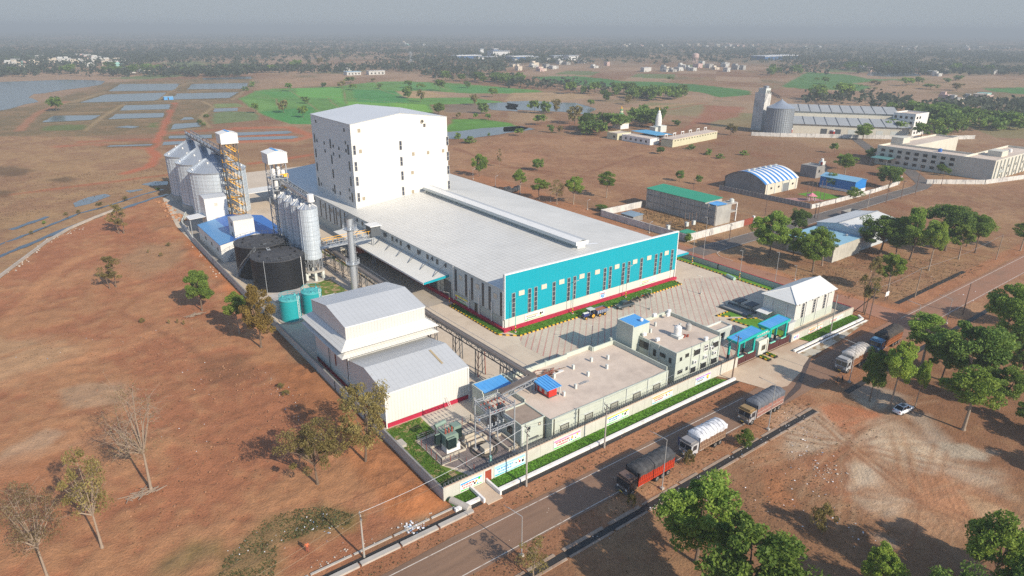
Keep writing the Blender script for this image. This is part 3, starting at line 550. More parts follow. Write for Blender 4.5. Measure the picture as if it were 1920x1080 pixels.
for a, c_, mt in (((83.4, 108.1), (139, 108.15), KerbX), ((139, 108.15), (139.5, 111.2), KerbY), ((79.7, 111.6), (79.7, 132.7), KerbY), ((79.7, 132.7), (81.8, 132.7), KerbX), ((79.7, 111.6), (83.4, 108.1), KerbX), ((154.5, 84), (154.5, 205), KerbY), ((128.8, 88.9), (136, 88.9), KerbX), ((128.8, 88.9), (131.3, 86.6), KerbX), ((129.4, 85.9), (131, 72.4), KerbY), ((129.4, 85.9), (135.8, 82.1), KerbX), ((70.6, 140), (72.4, 198), KerbY)):
    mb.bar((*a, .14), (*c_, .14), .28, .28, mt)
struct(mb.build('kerb'))
# ================================================================ THE PLANT
def win(parent, ax, pl, u0, u1, z0, z1, fr=None, gl=None, nu=1, nz=1, dr=-1, t=.07, d=.08, name='window', sill=None):
    fr = fr or FrameDk; gl = gl or Glass; mb = MB()
    def B(a0, a1, b0, b1, o0, o1, m):
        lo, hi = sorted((pl+dr*o0, pl+dr*o1))
        if ax == 'y': mb.box(a0, lo, b0, a1, hi, b1, m)
        else: mb.box(lo, a0, b0, hi, a1, b1, m)
    B(u0, u1, z0, z1, .01, d*.45, gl)
    B(u0, u0+t, z0, z1, .012, d, fr); B(u1-t, u1, z0, z1, .012, d, fr); B(u0+t, u1-t, z1-t, z1, .012, d, fr); B(u0+t, u1-t, z0, z0+t, .012, d, fr)
    for i in range(1, nu): c = u0+(u1-u0)*i/nu; B(c-t*.35, c+t*.35, z0+t, z1-t, .012, d*.8, fr)
    for i in range(1, nz): c = z0+(z1-z0)*i/nz; B(u0+t, u1-t, c-t*.5, c+t*.5, .014, d*.9, fr)
    if sill: B(u0-.08, u1+.08, z0-.12, z0-.005, .005, d*1.6, sill); B(u0-.08, u1+.08, z1+.005, z1+.1, .005, d*2.2, sill)
    return mb.build(name, parent)
def gable(mb, x0, x1, y0, y1, ze, zr, mat, along='y', t=.12, ov=.3):
    """two roof slopes with thickness; ridge along the given axis"""
    if along == 'y':
        xm = (x0+x1)/2; a = (zr-ze)/(xm-x0)
        for s, xe in ((-1, x0-ov), (1, x1+ov)):
            ze2 = ze-a*ov
            p = [(xe, y0-ov, ze2), (xm, y0-ov, zr), (xm, y1+ov, zr), (xe, y1+ov, ze2)]
            mb.hexa(p if s < 0 else p[::-1], [(q[0], q[1], q[2]+t) for q in (p if s < 0 else p[::-1])], mat)
    else:
        ym = (y0+y1)/2; a = (zr-ze)/(ym-y0)
        for s, ye in ((-1, y0-ov), (1, y1+ov)):
            ze2 = ze-a*ov
            p = [(x0-ov, ye, ze2), (x1+ov, ye, ze2), (x1+ov, ym, zr), (x0-ov, ym, zr)]
            p = p if s < 0 else p[::-1]; mb.hexa(p, [(q[0], q[1], q[2]+t) for q in p], mat)
    return mb
def gwalls(mb, x0, x1, y0, y1, z0, ze, zr, mat, along='y'):
    xm, ym = (x0+x1)/2, (y0+y1)/2
    if along == 'y':
        mb.poly([(x0, y0, z0), (x1, y0, z0), (x1, y0, ze), (xm, y0, zr), (x0, y0, ze)], mat); mb.poly([(x1, y1, z0), (x0, y1, z0), (x0, y1, ze), (xm, y1, zr), (x1, y1, ze)], mat)
        mb.poly([(x0, y1, z0), (x0, y0, z0), (x0, y0, ze), (x0, y1, ze)], mat); mb.poly([(x1, y0, z0), (x1, y1, z0), (x1, y1, ze), (x1, y0, ze)], mat)
    else:
        mb.poly([(x0, y1, z0), (x0, y0, z0), (x0, y0, ze), (x0, ym, zr), (x0, y1, ze)], mat); mb.poly([(x1, y0, z0), (x1, y1, z0), (x1, y1, ze), (x1, ym, zr), (x1, y0, ze)], mat)
        mb.poly([(x0, y0, z0), (x1, y0, z0), (x1, y0, ze), (x0, y0, ze)], mat); mb.poly([(x1, y1, z0), (x0, y1, z0), (x0, y1, ze), (x1, y1, ze)], mat)
    return mb
def box_walls(mb, x0, x1, y0, y1, z0, z1, mat): return gwalls(mb, x0, x1, y0, y1, z0, z1, z1, mat)

# ---- long warehouse with the teal front
X0, X1, Y0, Y1, ZE, ZR = 82.3, 140.4, 112.4, 272.0, 9.9, 12.9
wh = thing('warehouse', 'long low warehouse with pale sheet roof, teal front facade and ridge ventilator', 'warehouse', (111, 190, 0))
mb = gwalls(MB(), X0, X1, Y0+.2, Y1, 3.0, ZE, ZR, MAT('pale_grey_cladding', (.52, .56, .56), .5, var=.07, lines=((1, .9, .06, .1),), streak=.08))
mb.build('wall', wh)
mb = MB(); mb.box(X0-.05, Y0-.05, 0, X1+.05, Y1, 2.98, Grey, skip=(0, 1, 2)); mb.poly([(X0-.05, Y0-.05, 0), (X1+.05, Y0-.05, 0), (X1+.05, Y0-.05, 2.98), (X0-.05, Y0-.05, 2.98)], MAT('pale_grey_green_wall', (.62, .62, .54), .75, var=.08, streak=.1, lines=((0, 9.3, .006, .3),))); mb.build('base_wall', wh)
mb = MB(); mb.box(X0-.8, Y0-.85, 0, X1+.6, Y0-.06, .75, Crimson); mb.box(X0-.75, Y0, 0, X0-.06, 196, .8, Crimson); mb.box(X1+.06, Y0, 0, X1+.7, Y1, .7, Crimson); mb.build('plinth', wh)
mb = gable(MB(), X0, X1, Y0+.1, Y1, ZE+.05, ZR+.05, RoofMain, 'y', .1, .25); mb.build('roof', wh)
mb = MB(); mb.box(X0-.1, Y0-.3, 3.0, X1+.1, Y0+.05, 13.7, Teal); mb.build('facade_cladding', wh)
mb = MB(); mb.box(X0-.3, Y0-.36, 2.9, X0-.1, Y0+.3, 13.95, WhiteP); mb.box(X1+.1, Y0-.36, 0, X1+.35, Y0+.3, 13.95, WhiteP); mb.box(X0-.1, Y0-.36, 13.7, X1+.1, Y0+.3, 13.95, WhiteP); mb.box(X0-.1, Y0+.06, 10.2, X1+.1, Y0+.3, 13.69, White); mb.build('facade_trim', wh)
for x in (84.5, 89.15, 91.0, 96.55, 101.2, 103.1, 107.7, 113.3, 115.2, 119.9, 121.9, 126.6, 132.2, 134.1, 138.7):
    win(wh, 'y', Y0-.3, x-.47, x+.47, 3.05, 9.05, FramePale, GlassBrown, 1, 5, -1, .06, .1)
for x in (86.8, 93.45, 98.9, 105.4, 110.6, 117.45, 124.05, 129.4, 136.3):
    mb = MB(); mb.box(x-.8, Y0-.42, 8.0, x+.8, Y0-.31, 9.15, Louvre); mb.build('louvre', wh)
for y in (133.1, 128.45, 125.8, 121.15, 118.35, 113.75): win(wh, 'x', X0, y-.42, y+.42, 3.3, 9.1, FrameDk, GlassBrown, 1, 7, -1)
for y in (130.9, 123.4, 116.1): win(wh, 'x', X0, y-.7, y+.7, 6.9, 8.2, FramePale, Louvre, 2, 1, -1)
for y in (142, 147, 152, 157, 162, 167, 172, 177, 182, 187): win(wh, 'x', X0, y-.5, y+.5, 7.9, 9.2, FrameDk, Glass, 1, 2, -1)
for y in (197, 200.5, 204, 207.5, 209.5, 213, 216.5, 221, 226, 233, 240, 247, 254): win(wh, 'x', X0, y-.4, y+.4, 3.3 if y < 225 else 7.6, 9.1, FrameDk, GlassBrown, 1, 5 if y < 225 else 2, -1)
for y in (198.8, 205.8, 211.5, 218.5): win(wh, 'x', X0, y-.7, y+.7, 6.9, 8.1, FrameDk, Louvre, 2, 2, -1)
for y in (144.3, 137.2, 152, 160, 168, 176, 184): mb = MB(); mb.box(X0-.12, y-1.7, .8, X0-.051, y+1.7, 4.9, MAT('rolling_shutter_steel', (.13, .15, .17), .5, .3, lines=((2, .25, .25, .3),)) if y == 144.3 else bpy.data.materials['rolling_shutter_steel']); mb.build('rolling_shutter', wh)
mb = MB(); mb.box(X0-.14, 123.6, .8, X0-.051, 124.6, 3., FrameDk); mb.build('door', wh)
for y in (112.7, 117.3, 122.5, 127.0, 133.8, 141): mb = MB(); mb.bar((X0-.3, y, 0), (X0-.3, y, ZE if y < 115 else 5.8 if y != 133.8 else ZE), .2, .2, WhiteP); mb.build('downpipe', wh)
for x in (88, 101.5, 119.5, 138.0): mb = MB(); mb.bar((x+1, Y0-.12, .75), (x+1, Y0-.12, 3.0), .12, .12, GreyPale); mb.build('downpipe', wh)
# loading canopy with tie rods
cz = 6.15
mb = MB(); mb.hexa([(75.0, 136.6, cz-.25), (82.2, 136.6, cz+.35), (82.2, 192.3, cz+.35), (75.0, 192.3, cz-.25)], [(75.0, 136.6, cz-.12), (82.2, 136.6, cz+.48), (82.2, 192.3, cz+.48), (75.0, 192.3, cz-.12)], MAT('canopy_sheet', (.70, .68, .62), .55, var=.08, lines=((1, 7.1, .02, .15), (1, 1.0, .12, .08))))
cn = mb.build('canopy', wh)
mb = MB(); mb.hexa([(74.9, 136.4, cz-.6), (82.25, 136.4, cz-.1), (82.25, 136.58, cz-.1), (74.9, 136.58, cz-.6)], [(74.9, 136.4, cz-.1), (82.25, 136.4, cz+.52), (82.25, 136.58, cz+.52), (74.9, 136.58, cz-.1)], Teal); mb.box(74.82, 136.4, cz-.55, 74.98, 192.3, cz-.08, WhiteP); mb.build('fascia', cn)
for i in range(9):
    y = 138.2+i*6.6; mb = MB(); mb.bar((X0, y, 8.9), (78.6, y, cz+.3), .12, .12, SteelDark); mb.bar((X0, y-.5, 8.3), (X0-.15, y-.5, 9.3), .3, .5, SteelDark); mb.build('tie_rod', cn)
mb = MB(); mb.box(X1+.1, 114.0, 5.75, 148.0, 134, 5.95, WhiteP); mb.box(X1+.1, 113.8, 5.5, 148.05, 113.99, 6.05, Teal); mb.box(148.0, 114, 5.5, 148.15, 134, 6.0, WhiteP); mb.box(X1+.1, 134.2, 8.0, 144.5, 200, 8.25, WhiteP); mb.build('side_canopy', wh)
mb = MB(); mb.hexa([(68, 258, 6.0), (82.2, 258, 6.3), (82.2, 266, 6.3), (68, 266, 6.0)], [(68, 258, 6.2), (82.2, 258, 6.5), (82.2, 266, 6.5), (68, 266, 6.2)], WhiteP); mb.box(68.3, 258.3, 0, 68.6, 258.6, 6, SteelGrey); mb.box(68.3, 265.4, 0, 68.6, 265.7, 6, SteelGrey); mb.build('rear_canopy', wh)
# ridge ventilator
xm = (X0+X1)/2
mb = MB(); mb.box(xm-1.25, 119.2, ZR-.3, xm+1.25, 196, ZR+1.3, MAT('ventilator_side', (.32, .38, .38), .6, var=.1, lines=((1, 3.2, .05, .3),)))
mb.hexa([(xm-2.0, 118.9, ZR+.95), (xm+2.0, 118.9, ZR+.95), (xm+2.0, 196.2, ZR+.95), (xm-2.0, 196.2, ZR+.95)], [(xm-2.0, 118.9, ZR+1.75), (xm+2.0, 118.9, ZR+1.75), (xm+2.0, 196.2, ZR+1.75), (xm-2.0, 196.2, ZR+1.75)], MAT('ventilator_skin', (.56, .60, .59), .5, var=.08, lines=((1, 3.0, .02, .2),)))
v = mb.build('ridge_ventilator', wh)
mb = MB(); mb.hexa([(xm-2.05, 118.8, ZR+1.76), (xm, 118.8, ZR+2.15), (xm, 196.3, ZR+2.15), (xm-2.05, 196.3, ZR+1.76)], [(xm-2.05, 118.8, ZR+1.82), (xm, 118.8, ZR+2.22), (xm, 196.3, ZR+2.22), (xm-2.05, 196.3, ZR+1.82)], WhiteP)
mb.hexa([(xm, 118.8, ZR+2.15), (xm+2.05, 118.8, ZR+1.76), (xm+2.05, 196.3, ZR+1.76), (xm, 196.3, ZR+2.15)], [(xm, 118.8, ZR+2.22), (xm+2.05, 118.8, ZR+1.82), (xm+2.05, 196.3, ZR+1.82), (xm, 196.3, ZR+2.22)], RoofPale); mb.box(xm-2.06, 118.75, ZR+.9, xm+2.06, 118.88, ZR+1.8, WhiteP); mb.box(xm-1.3, 119.05, ZR-.5, xm+1.3, 119.18, ZR+.93, WhiteP); mb.build('ventilator_cap', v)
TR_ = MAT('translucent_roof_panel', (.78, .78, .77), .4)
for i in range(9):
    y = 120.5+i*2.4; a = (ZR-ZE)/29.05; w_ = 7.5-i*.35; mb = MB()
    mb.poly([(xm+2.1, y, ZR+.18-a*2.1), (xm+w_, y, ZR+.18-a*w_), (xm+w_, y+.9, ZR+.18-a*w_), (xm+2.1, y+.9, ZR+.18-a*2.1)], TR_); mb.build('rooflight', wh)
# ---- white process tower
tw = thing('process_tower', 'tall windowed white block rising through the warehouse roof', 'building', (103, 214, 0))
TX0, TX1, TY0, TY1, TE, TR = 85.6, 120.6, 198.2, 231, 37.0, 39.3
mb = gwalls(MB(), TX0, TX1, TY0, TY1, 9.5, TE, TR, MAT('tower_cladding', (.69, .675, .63), .55, var=.07, scale=.3, lines=((2, 6.6, .016, .16), (0, 1.02, .08, .05), (1, 1.02, .08, .06)), streak=.10)); mb.build('wall', tw)
mb = gable(MB(), TX0, TX1, TY0, TY1, TE+.02, TR+.02, RoofTower, 'y', .1, .15); mb.build('roof', tw)
def facey(px_, py_, Y): d = ray(px_, py_); t = Y/d.y; return t*d.x, CH+t*d.z
def facex(px_, py_, X): d = ray(px_, py_); t = X/d.x; return t*d.y, CH+t*d.z
for x, y in ((470, 457), (483, 595), (494, 720), (507, 855), (859, 417), (867, 551), (875, 672), (882, 802), (1253, 379), (1258, 507), (1262, 623), (1267, 749)):
    u, z = facey(560+x/4.5, 180+y/4.5, TY0); win(tw, 'y', TY0, u-.48, u+.48, z-1.5, z+1.5, FramePale, GlassBrown, 1, 2, -1, .09, .12)
for x, y in ((508, 292), (521, 467), (967, 489), (1092, 477), (1218, 462), (960, 646), (964, 806), (550, 865), (1060, 247)):
    u, z = facey(560+x/4.5, 180+y/4.5, TY0); win(tw, 'y', TY0, u-.45, u+.45, z-.55, z+.55, LouvreDk, LouvreDk if x != 1060 else GlassBrown, 1, 2, -1, .09, .12)
for x, y in ((135, 355), (147, 482), (158, 597), (172, 722), (268, 403), (281, 535), (293, 657), (306, 786), (419, 453), (431, 592), (441, 720), (454, 855)):
    u, z = facex(560+x/4.5, 180+y/4.5, TX0); win(tw, 'x', TX0, u-.42, u+.42, z-1.5, z+1.5, FrameDk, Glass, 1, 3, -1, .07, .1)
for x, y in ((145, 214), (383, 287), (155, 376), (216, 397), (292, 423), (340, 441), (395, 394), (400, 461), (224, 463), (295, 489), (345, 508), (193, 742), (292, 792), (352, 820), (429, 793), (434, 861)):
    u, z = facex(560+x/4.5, 180+y/4.5, TX0); win(tw, 'x', TX0, u-.4, u+.4, z-.5, z+.5, FrameDk, Glass, 1, 2, -1, .07, .1)
u, z = facey(560+1038/4.5, 180+213/4.5, TY0); mb = MB(); mb.tube((u, TY0-.02, z), (u, TY0-.35, z), .62, Louvre, n=16); mb.tube((u, TY0-.355, z), (u, TY0-.37, z), .5, FrameDk, n=14); mb.build('exhaust_fan', tw)
mb = MB(); mb.tube((103.1, TY0+.4, TR), (103.1, TY0+.4, TR+1.7), .05, SteelGrey, n=6); mb.build('lightning_rod', tw)
for x, y in ((258, 592), (320, 617)): u, z = facex(560+x/4.5, 180+y/4.5, TX0); mb = MB(); mb.bar((TX0, u, z), (TX0-.6, u, z+.1), .12, .1, WhiteP); mb.box(TX0-.95, u-.2, z, TX0-.5, u+.2, z+.14, WhiteP); mb.build('floodlight', tw)

# ---- big grain silos
def bigsilo(y, lab, R=9.6, h=17.2):
    t = thing('grain_silo', lab, 'silo', (58.3, y, 0), 'big steel grain silos in the rear row')
    MB().lathe(58.3, y, [(R+.35, 0), (R+.35, 1.6), (R-.2, 1.6)], Concrete, 40).build('plinth', t)
    prof = []
    for i in range(13):
        z = 1.6+i*(h-1.6)/12; prof.append((R, z)); 
        if i < 12: prof += [(R+.03, z+.05), (R+.03, z+.10), (R, z+.14)]
    MB().lathe(58.3, y, prof, Silo, 48).build('shell', t)
    mb = MB()
    for j in range(32):
        a = 2*PI*j/32; c, s = math.cos(a), math.sin(a); mb.bar((58.3+c*(R+.06), y+s*(R+.06), 1.6), (58.3+c*(R+.06), y+s*(R+.06), h), .07, .08, Silo)
    mb.build('stiffener', t)
    mb = MB(); n = 48; zc = h+5.4
    for j in range(n):
        a, b = 2*PI*j/n, 2*PI*(j+1)/n; P = lambda q, r, z: (58.3+r*math.cos(q), y+r*math.sin(q), z)
        mb.poly([P(a, R+.25, h-.05), P(b, R+.25, h-.05), P(b, .8, zc), P(a, .8, zc)], SiloRoof)
        d = .04; mb.hexa([P(a-d/9, R+.25, h-.02), P(a+d/9, R+.25, h-.02), P(a+d, .8, zc), P(a-d, .8, zc)], [P(a-d/9, R+.25, h+.1), P(a+d/9, R+.25, h+.1), P(a+d, .8, zc+.1), P(a-d, .8, zc+.1)], SiloRoof)
    mb.lathe(58.3, y, [(.95, zc-.1), (.95, zc+.5), (.1, zc+.6)], Steel, 16); mb.lathe(58.3, y, [(R+.1, h-.25), (R+.38, h-.2), (R+.38, h+.02), (R+.1, h+.04)], SteelGrey, 48)
    mb.build('conical_roof', t)
    for j in range(10):
        a = 2*PI*j/10+.2; r = R*(.9 if j % 2 else .55); z = h+(R-r)/(R-.8)*5.4
        mb = MB(); mb.box(58.3+r*math.cos(a)-.3, y+r*math.sin(a)-.2, z, 58.3+r*math.cos(a)+.2, y+r*math.sin(a)+.2, z+.5, WhiteP); mb.build('roof_vent', t)
    return t
SiloRoof = MAT('silo_roof_steel', (.46, .50, .55), .42, .55, var=.14, scale=.6)
for y, l in ((256.6, 'nearest big steel grain silo, behind the yellow stair tower'), (275.9, 'middle one of the three big cone roofed grain silos'), (295.2, 'farthest left big grain silo beside the ditch')): bigsilo(y, l)
def truss(mb, p, q, w, h, mat, n=10, rail=0, deck=None):
    p, q = Vector(p), Vector(q); d = (q-p); L = d.length; d.normalize(); s = Vector((-d.y, d.x, 0)).normalized()*w/2; up = Vector((0, 0, h))
    for sg in (1, -1):
        o = s*sg; mb.bar(p+o, q+o, .16, .16, mat); mb.bar(p+o+up, q+o+up, .16, .16, mat)
        for i in range(n+1):
            a = p+o+d*L*i/n; mb.bar(a, a+up, .1, .1, mat)
            if i < n: b = p+o+d*L*(i+1)/n; mb.bar(*((a, b+up) if i % 2 else (a+up, b)), .09, .09, mat)
    if deck: mb.hexa([p+s*.95+Vector((0, 0, .05)), p-s*.95+Vector((0, 0, .05)), q-s*.95+Vector((0, 0, .05)), q+s*.95+Vector((0, 0, .05))], [p+s*.95+Vector((0, 0, .2)), p-s*.95+Vector((0, 0, .2)), q-s*.95+Vector((0, 0, .2)), q+s*.95+Vector((0, 0, .2))], deck)
    return mb
cv = thing('silo_conveyor', 'dark lattice conveyor bridge running over the big silo tops', 'conveyor', (58.8, 270, 0))
truss(MB(), (59.0, 298.5, 24.3), (59.2, 243.5, 23.2), 2.2, 1.5, SteelGrey, 22, deck=SteelDark).build('bridge', cv)
mb = MB(); mb.bar((58.4, 298.4, 24.9), (58.6, 243.5, 23.9), .8, .7, Steel); mb.build('belt_housing', cv)
for y in (256.6, 275.9, 295.2): mb = MB(); mb.tube((58.3, y, 22.6), (58.5, y, 24.2), .4, Steel, n=10); mb.bar((57.3, y+1, 22.0), (57.8, y+1, 24), .15, .15, SteelGrey); mb.bar((59.6, y-1, 22.0), (59.9, y-1, 24), .15, .15, SteelGrey); mb.build('support', cv)
def stair_tower(lab, x0, x1, y0, y1, zt, zp, steel, stairs, name='elevator_tower', nst=None, stair_mat=None, plates=False):
    t = thing(name, lab, 'tower', ((x0+x1)/2, (y0+y1)/2, 0)); mb = MB(); cs = [(x0, y0), (x1, y0), (x1, y1), (x0, y1)]
    nl = max(3, int(zt/3.1)); dz = zt/nl
    for x, y in cs: mb.bar((x, y, 0), (x, y, zt), .24, .24, steel)
    for i in range(1, nl+1):
        z = i*dz
        for (ax, ay), (bx, by) in zip(cs, cs[1:]+cs[:1]):
            mb.bar((ax, ay, z), (bx, by, z), .14, .14, steel)
            if (i+(ax == bx)) % 2: mb.bar((ax, ay, z-dz), (bx, by, z), .09, .09, steel)
            else: mb.bar((ax, ay, z), (bx, by, z-dz), .09, .09, steel)
    mb.build('frame', t)
    mb = MB()
    for u in (.35, .62): mb.bar((x0+(x1-x0)*u, y1-.8, 0), (x0+(x1-x0)*u, y1-.8, zt), .55, .5, Steel)
    mb.build('elevator_leg', t)
    for i in range(nl if stairs else 0):
        z = i*dz; mb = MB(); ys = y0+.4
        a, b = (x1-.6, ys+.5, z), (x0+.5, ys+.5, z+dz*.92)
        mb.bar((a[0], ys+.5, a[2]+.1), (b[0], ys+.5, b[2]+.1), 1., .22, stair_mat)
        for yy in (ys, ys+1):
            mb.bar((a[0], yy, a[2]+1.05), (b[0], yy, b[2]+1.05), .09, .09, stair_mat)
            for k in range(5): f = k/4; mb.bar((a[0]+(b[0]-a[0])*f, yy, a[2]+(b[2]-a[2])*f), (a[0]+(b[0]-a[0])*f, yy, a[2]+(b[2]-a[2])*f+1.05), .06, .06, stair_mat)
        mb.box(b[0]-.1, ys, b[2]-.05, x1+.3, ys+2.2, b[2]+.1, stair_mat) if i % 2 == 0 else None; mb.box(x0-.4, ys+1.2, b[2]-.05, x0+.9, ys+2.4, b[2]+.1, stair_mat)
        for q in ((x1+.3, ys), (x1+.3, ys+2.2), (x0-.4, ys+2.4), (x0-.4, ys+1.2)): mb.bar((*q, b[2]), (*q, b[2]+1.05), .07, .07, stair_mat)
        mb.bar((x1+.3, ys, b[2]+1.05), (x1+.3, ys+2.2, b[2]+1.05), .08, .08, stair_mat); mb.bar((x0-.4, ys+1.2, b[2]+1.05), (x0-.4, ys+2.4, b[2]+1.05), .08, .08, stair_mat)
        mb.build('stair_flight', t)
    e = .55
    mb = gwalls(MB(), x0-e, x1+e, y0-e, y1+e, zt, zp, zp+.7, White, 'y'); mb.poly([(x0-e, y0-e, zt), (x0-e, y1+e, zt), (x1+e, y1+e, zt), (x1+e, y0-e, zt)], WhiteP); pc = mb.build('head_house', t)
    mb = gable(MB(), x0-e, x1+e, y0-e, y1+e, zp+.03, zp+.73, WhiteP, 'y', .08, .15); mb.build('roof', pc)
    xm_ = (x0+x1)/2; mb = MB(); mb.box(xm_-.35, y0-e-.17, zp+.70, xm_+.35, y1+e+.1, zp+.86, BlueRoof); mb.build('ridge_strip', pc)
    return t
stair_tower('tall lattice elevator tower with bright orange stairs beside the big silos', 57.7, 62.3, 240.5, 245.0, 28.0, 31.3, SteelDark, True, stair_mat=Orange)
t2 = stair_tower('grey lattice elevator tower with white head house behind the slim silos', 57.2, 61.6, 189.6, 193.8, 29.2, 32.1, SteelGrey, False)
mb = MB()
for z in (21.5, 24.8): mb.box(57.0, 189.4, z, 61.8, 194, z+.15, SteelGrey)
mb.build('platform', t2)
mb = MB()
for x, y, z, r, h in ((58.2, 190.6, 24.9, .55, 2.6), (59.8, 191, 24.9, .5, 3.0), (60.8, 190.3, 24.9, .6, 2.0), (58.6, 190.6, 21.6, .6, 2.6), (60.2, 190.5, 21.6, .65, 2.4), (58.2, 192, 17, .4, 4), (60, 191.6, 14, .45, 7)): mb.lathe(x, y, [(.1, z), (r, z+.5), (r, z+h), (.1, z+h+.3)], WhiteP, 10)
mb.build('cyclone', t2)
mb = MB()
for z in (21.6, 24.9): mb.bar((61.9, 189.4, z+1.2), (59.6, 189.4, z+1.2), .14, .14, Orange); mb.bar((61.9, 189.4, z), (61.9, 189.4, z+1.2), .1, .1, Orange); mb.box(60.6, 189.2, z+.4, 61.5, 189.9, z+1.1, Orange)
mb.build('guard_rail', t2)
# slim silos on lattice skirts
def slim(y, lab):
    x, R = 59.8, 2.5; t = thing('slim_silo', lab, 'silo', (x, y, 0), 'slim hopper silos in a row')
    MB().lathe(x, y, [(3.0, 0), (3.0, .45), (0.1, .5)], Concrete, 24).build('footing', t)
    mb = MB()
    for j in range(6): a = 2*PI*j/6+.3; mb.box(x+2.5*math.cos(a)-.35, y+2.5*math.sin(a)-.35, .4, x+2.5*math.cos(a)+.35, y+2.5*math.sin(a)+.35, 2.8, GreyPale)
    mb.lathe(x, y, [(2.1, 2.8), (2.95, 2.8), (2.95, 3.25), (2.1, 3.25), (2.1, 2.8)], Concrete, 24); mb.build('ring_beam', t)
    mb = MB()
    for j in range(10):
        a, b = 2*PI*j/10, 2*PI*(j+1)/10; P = lambda q, z: (x+2.45*math.cos(q), y+2.45*math.sin(q), z)
        mb.bar(P(a, 3.2), P(a, 6.5), .14, .14, SteelGrey); mb.bar(P(a, 3.3), P(b, 6.4), .08, .08, SteelGrey); mb.bar(P(b, 3.3), P(a, 6.4), .08, .08, SteelGrey)
    mb.lathe(x, y, [(.3, 3.6), (2.4, 6.5)], Steel, 20); mb.build('lattice_skirt', t)
    prof = [(R, 6.4)]
    for i in range(14): z = 6.4+i; prof += [(R, z), (R+.012, z+.04), (R, z+.08)]
    prof.append((R, 20.4)); MB().lathe(x, y, prof, Silo, 32).build('shell', t)
    mb = MB()
    for j in range(16): a = 2*PI*j/16; mb.bar((x+(R+.03)*math.cos(a), y+(R+.03)*math.sin(a), 6.4), (x+(R+.03)*math.cos(a), y+(R+.03)*math.sin(a), 20.4), .06, .07, Silo)
    mb.build('stiffener', t)
    mb = MB(); n = 24
    for j in range(n):
        a, b = 2*PI*j/n, 2*PI*(j+1)/n; P = lambda q, r, z: (x+r*math.cos(q), y+r*math.sin(q), z)
        mb.poly([P(a, R+.12, 20.38), P(b, R+.12, 20.38), P(b, .4, 21.9), P(a, .4, 21.9)], SiloRoof)
        if j % 2 == 0: mb.bar(P(a, R+.1, 20.45), P(a, .4, 21.95), .07, .09, WhiteP)
    mb.lathe(x, y, [(.5, 21.8), (.5, 22.3), (.05, 22.4)], Steel, 12); mb.build('conical_roof', t)
    for k in range(3): a = .6+k*2.1; mb = MB(); mb.box(x+1.5*math.cos(a)-.2, y+1.5*math.sin(a)-.2, 20.9, x+1.5*math.cos(a)+.2, y+1.5*math.sin(a)+.2, 21.7, WhiteP); mb.build('roof_vent', t)
for y, l in ((170.6, 'nearest slim silo with its lattice skirt in full view'), (175.9, 'second slim silo from the front of its row'), (181.2, 'third slim silo from the front of its row'), (186.4, 'rearmost slim silo beside the grey elevator tower')): slim(y, l)
sc = thing('silo_conveyor', 'short conveyor with walkway over the slim silo tops', 'conveyor', (59.8, 180, 0))
truss(MB(), (60.6, 169.5, 22.3), (60.6, 190, 23.4), 1.5, 1.1, SteelGrey, 12, deck=SteelDark).build('bridge', sc)
mb = MB(); mb.bar((59.9, 169.5, 22.9), (59.9, 190, 24.0), .7, .7, Steel); mb.tube((60.2, 168.6, 22.3), (60.2, 168.6, 24.3), .9, WhiteP, n=10); mb.build('belt_housing', sc)
for y in (171, 176, 181): mb = MB(); mb.tube((59.9, y, 22.0), (60.2, y, 23), .25, Steel, n=8); mb.bar((60.6, y, 20.6), (60.6, y, 22.5), .12, .12, SteelGrey); mb.tube((60.7, y-1.2, 22.4), (61.6, y-1.2, 22.0), .28, WhiteP, n=8); mb.build('support', sc)
# intake building: two white towers and a blue roofed shed
def wtower(lab, x0, x1, y0, y1, z):
    t = thing('intake_tower', lab, 'building', ((x0+x1)/2, (y0+y1)/2, 0)); gwalls(MB(), x0, x1, y0, y1, 0, z, z+.5, White, 'x').build('wall', t)
    gable(MB(), x0, x1, y0, y1, z+.03, z+.53, RoofPale, 'x', .08, .12).build('roof', t)
    mb = MB(); mb.box(x0-.06, y0-.06, z-.15, x1+.06, y0-.005, z+.02, WhiteP); mb.build('gutter', t); return t
a = wtower('white windowless intake tower with side awning, near the big silos', 46.3, 53.2, 227.2, 234, 13.3)
for z in (10.6, 5.8): win(a, 'y', 227.2, 49.2 if z > 9 else 48.9, 50.2 if z > 9 else 49.9, z, z+1.0, FramePale, Louvre, 2, 2, -1)
mb = MB(); mb.hexa([(41.6, 230.5, 6.4), (46.3, 228.0, 7.3), (46.3, 234, 7.3), (41.6, 236, 6.4)], [(41.6, 230.5, 6.55), (46.3, 228, 7.45), (46.3, 234, 7.45), (41.6, 236, 6.55)], WhiteP); mb.bar((41.9, 231, 0), (41.9, 231, 6.4), .2, .2, SteelGrey); mb.bar((41.9, 235.6, 0), (41.9, 235.6, 6.4), .2, .2, SteelGrey); mb.build('awning', a)
b_ = wtower('white intake tower standing right behind the black tanks', 48, 53.9, 201.4, 207.2, 11.6)
for z in (9.6, 6.6, 3.6): win(b_, 'x', 48, 203.2, 204.2, z, z+1, FrameDk, Glass, 1, 2, -1)
BlueMid = MAT('mid_blue_sheet', (.11, .29, .53), .5, var=.12, lines=((1, 1., .1, .12),))
sh = thing('intake_shed', 'white shed with bright blue roof between the intake towers', 'shed', (53, 214, 0))
mb = gwalls(MB(), 43.2, 63.5, 200.2, 226.8, 0, 5.3, 7.2, White, 'y'); mb.build('wall', sh)
mb = gable(MB(), 43.2, 63.5, 200.2, 226.8, 5.33, 7.23, BlueDark, 'y', .1, .2); rf = mb.build('roof', sh)
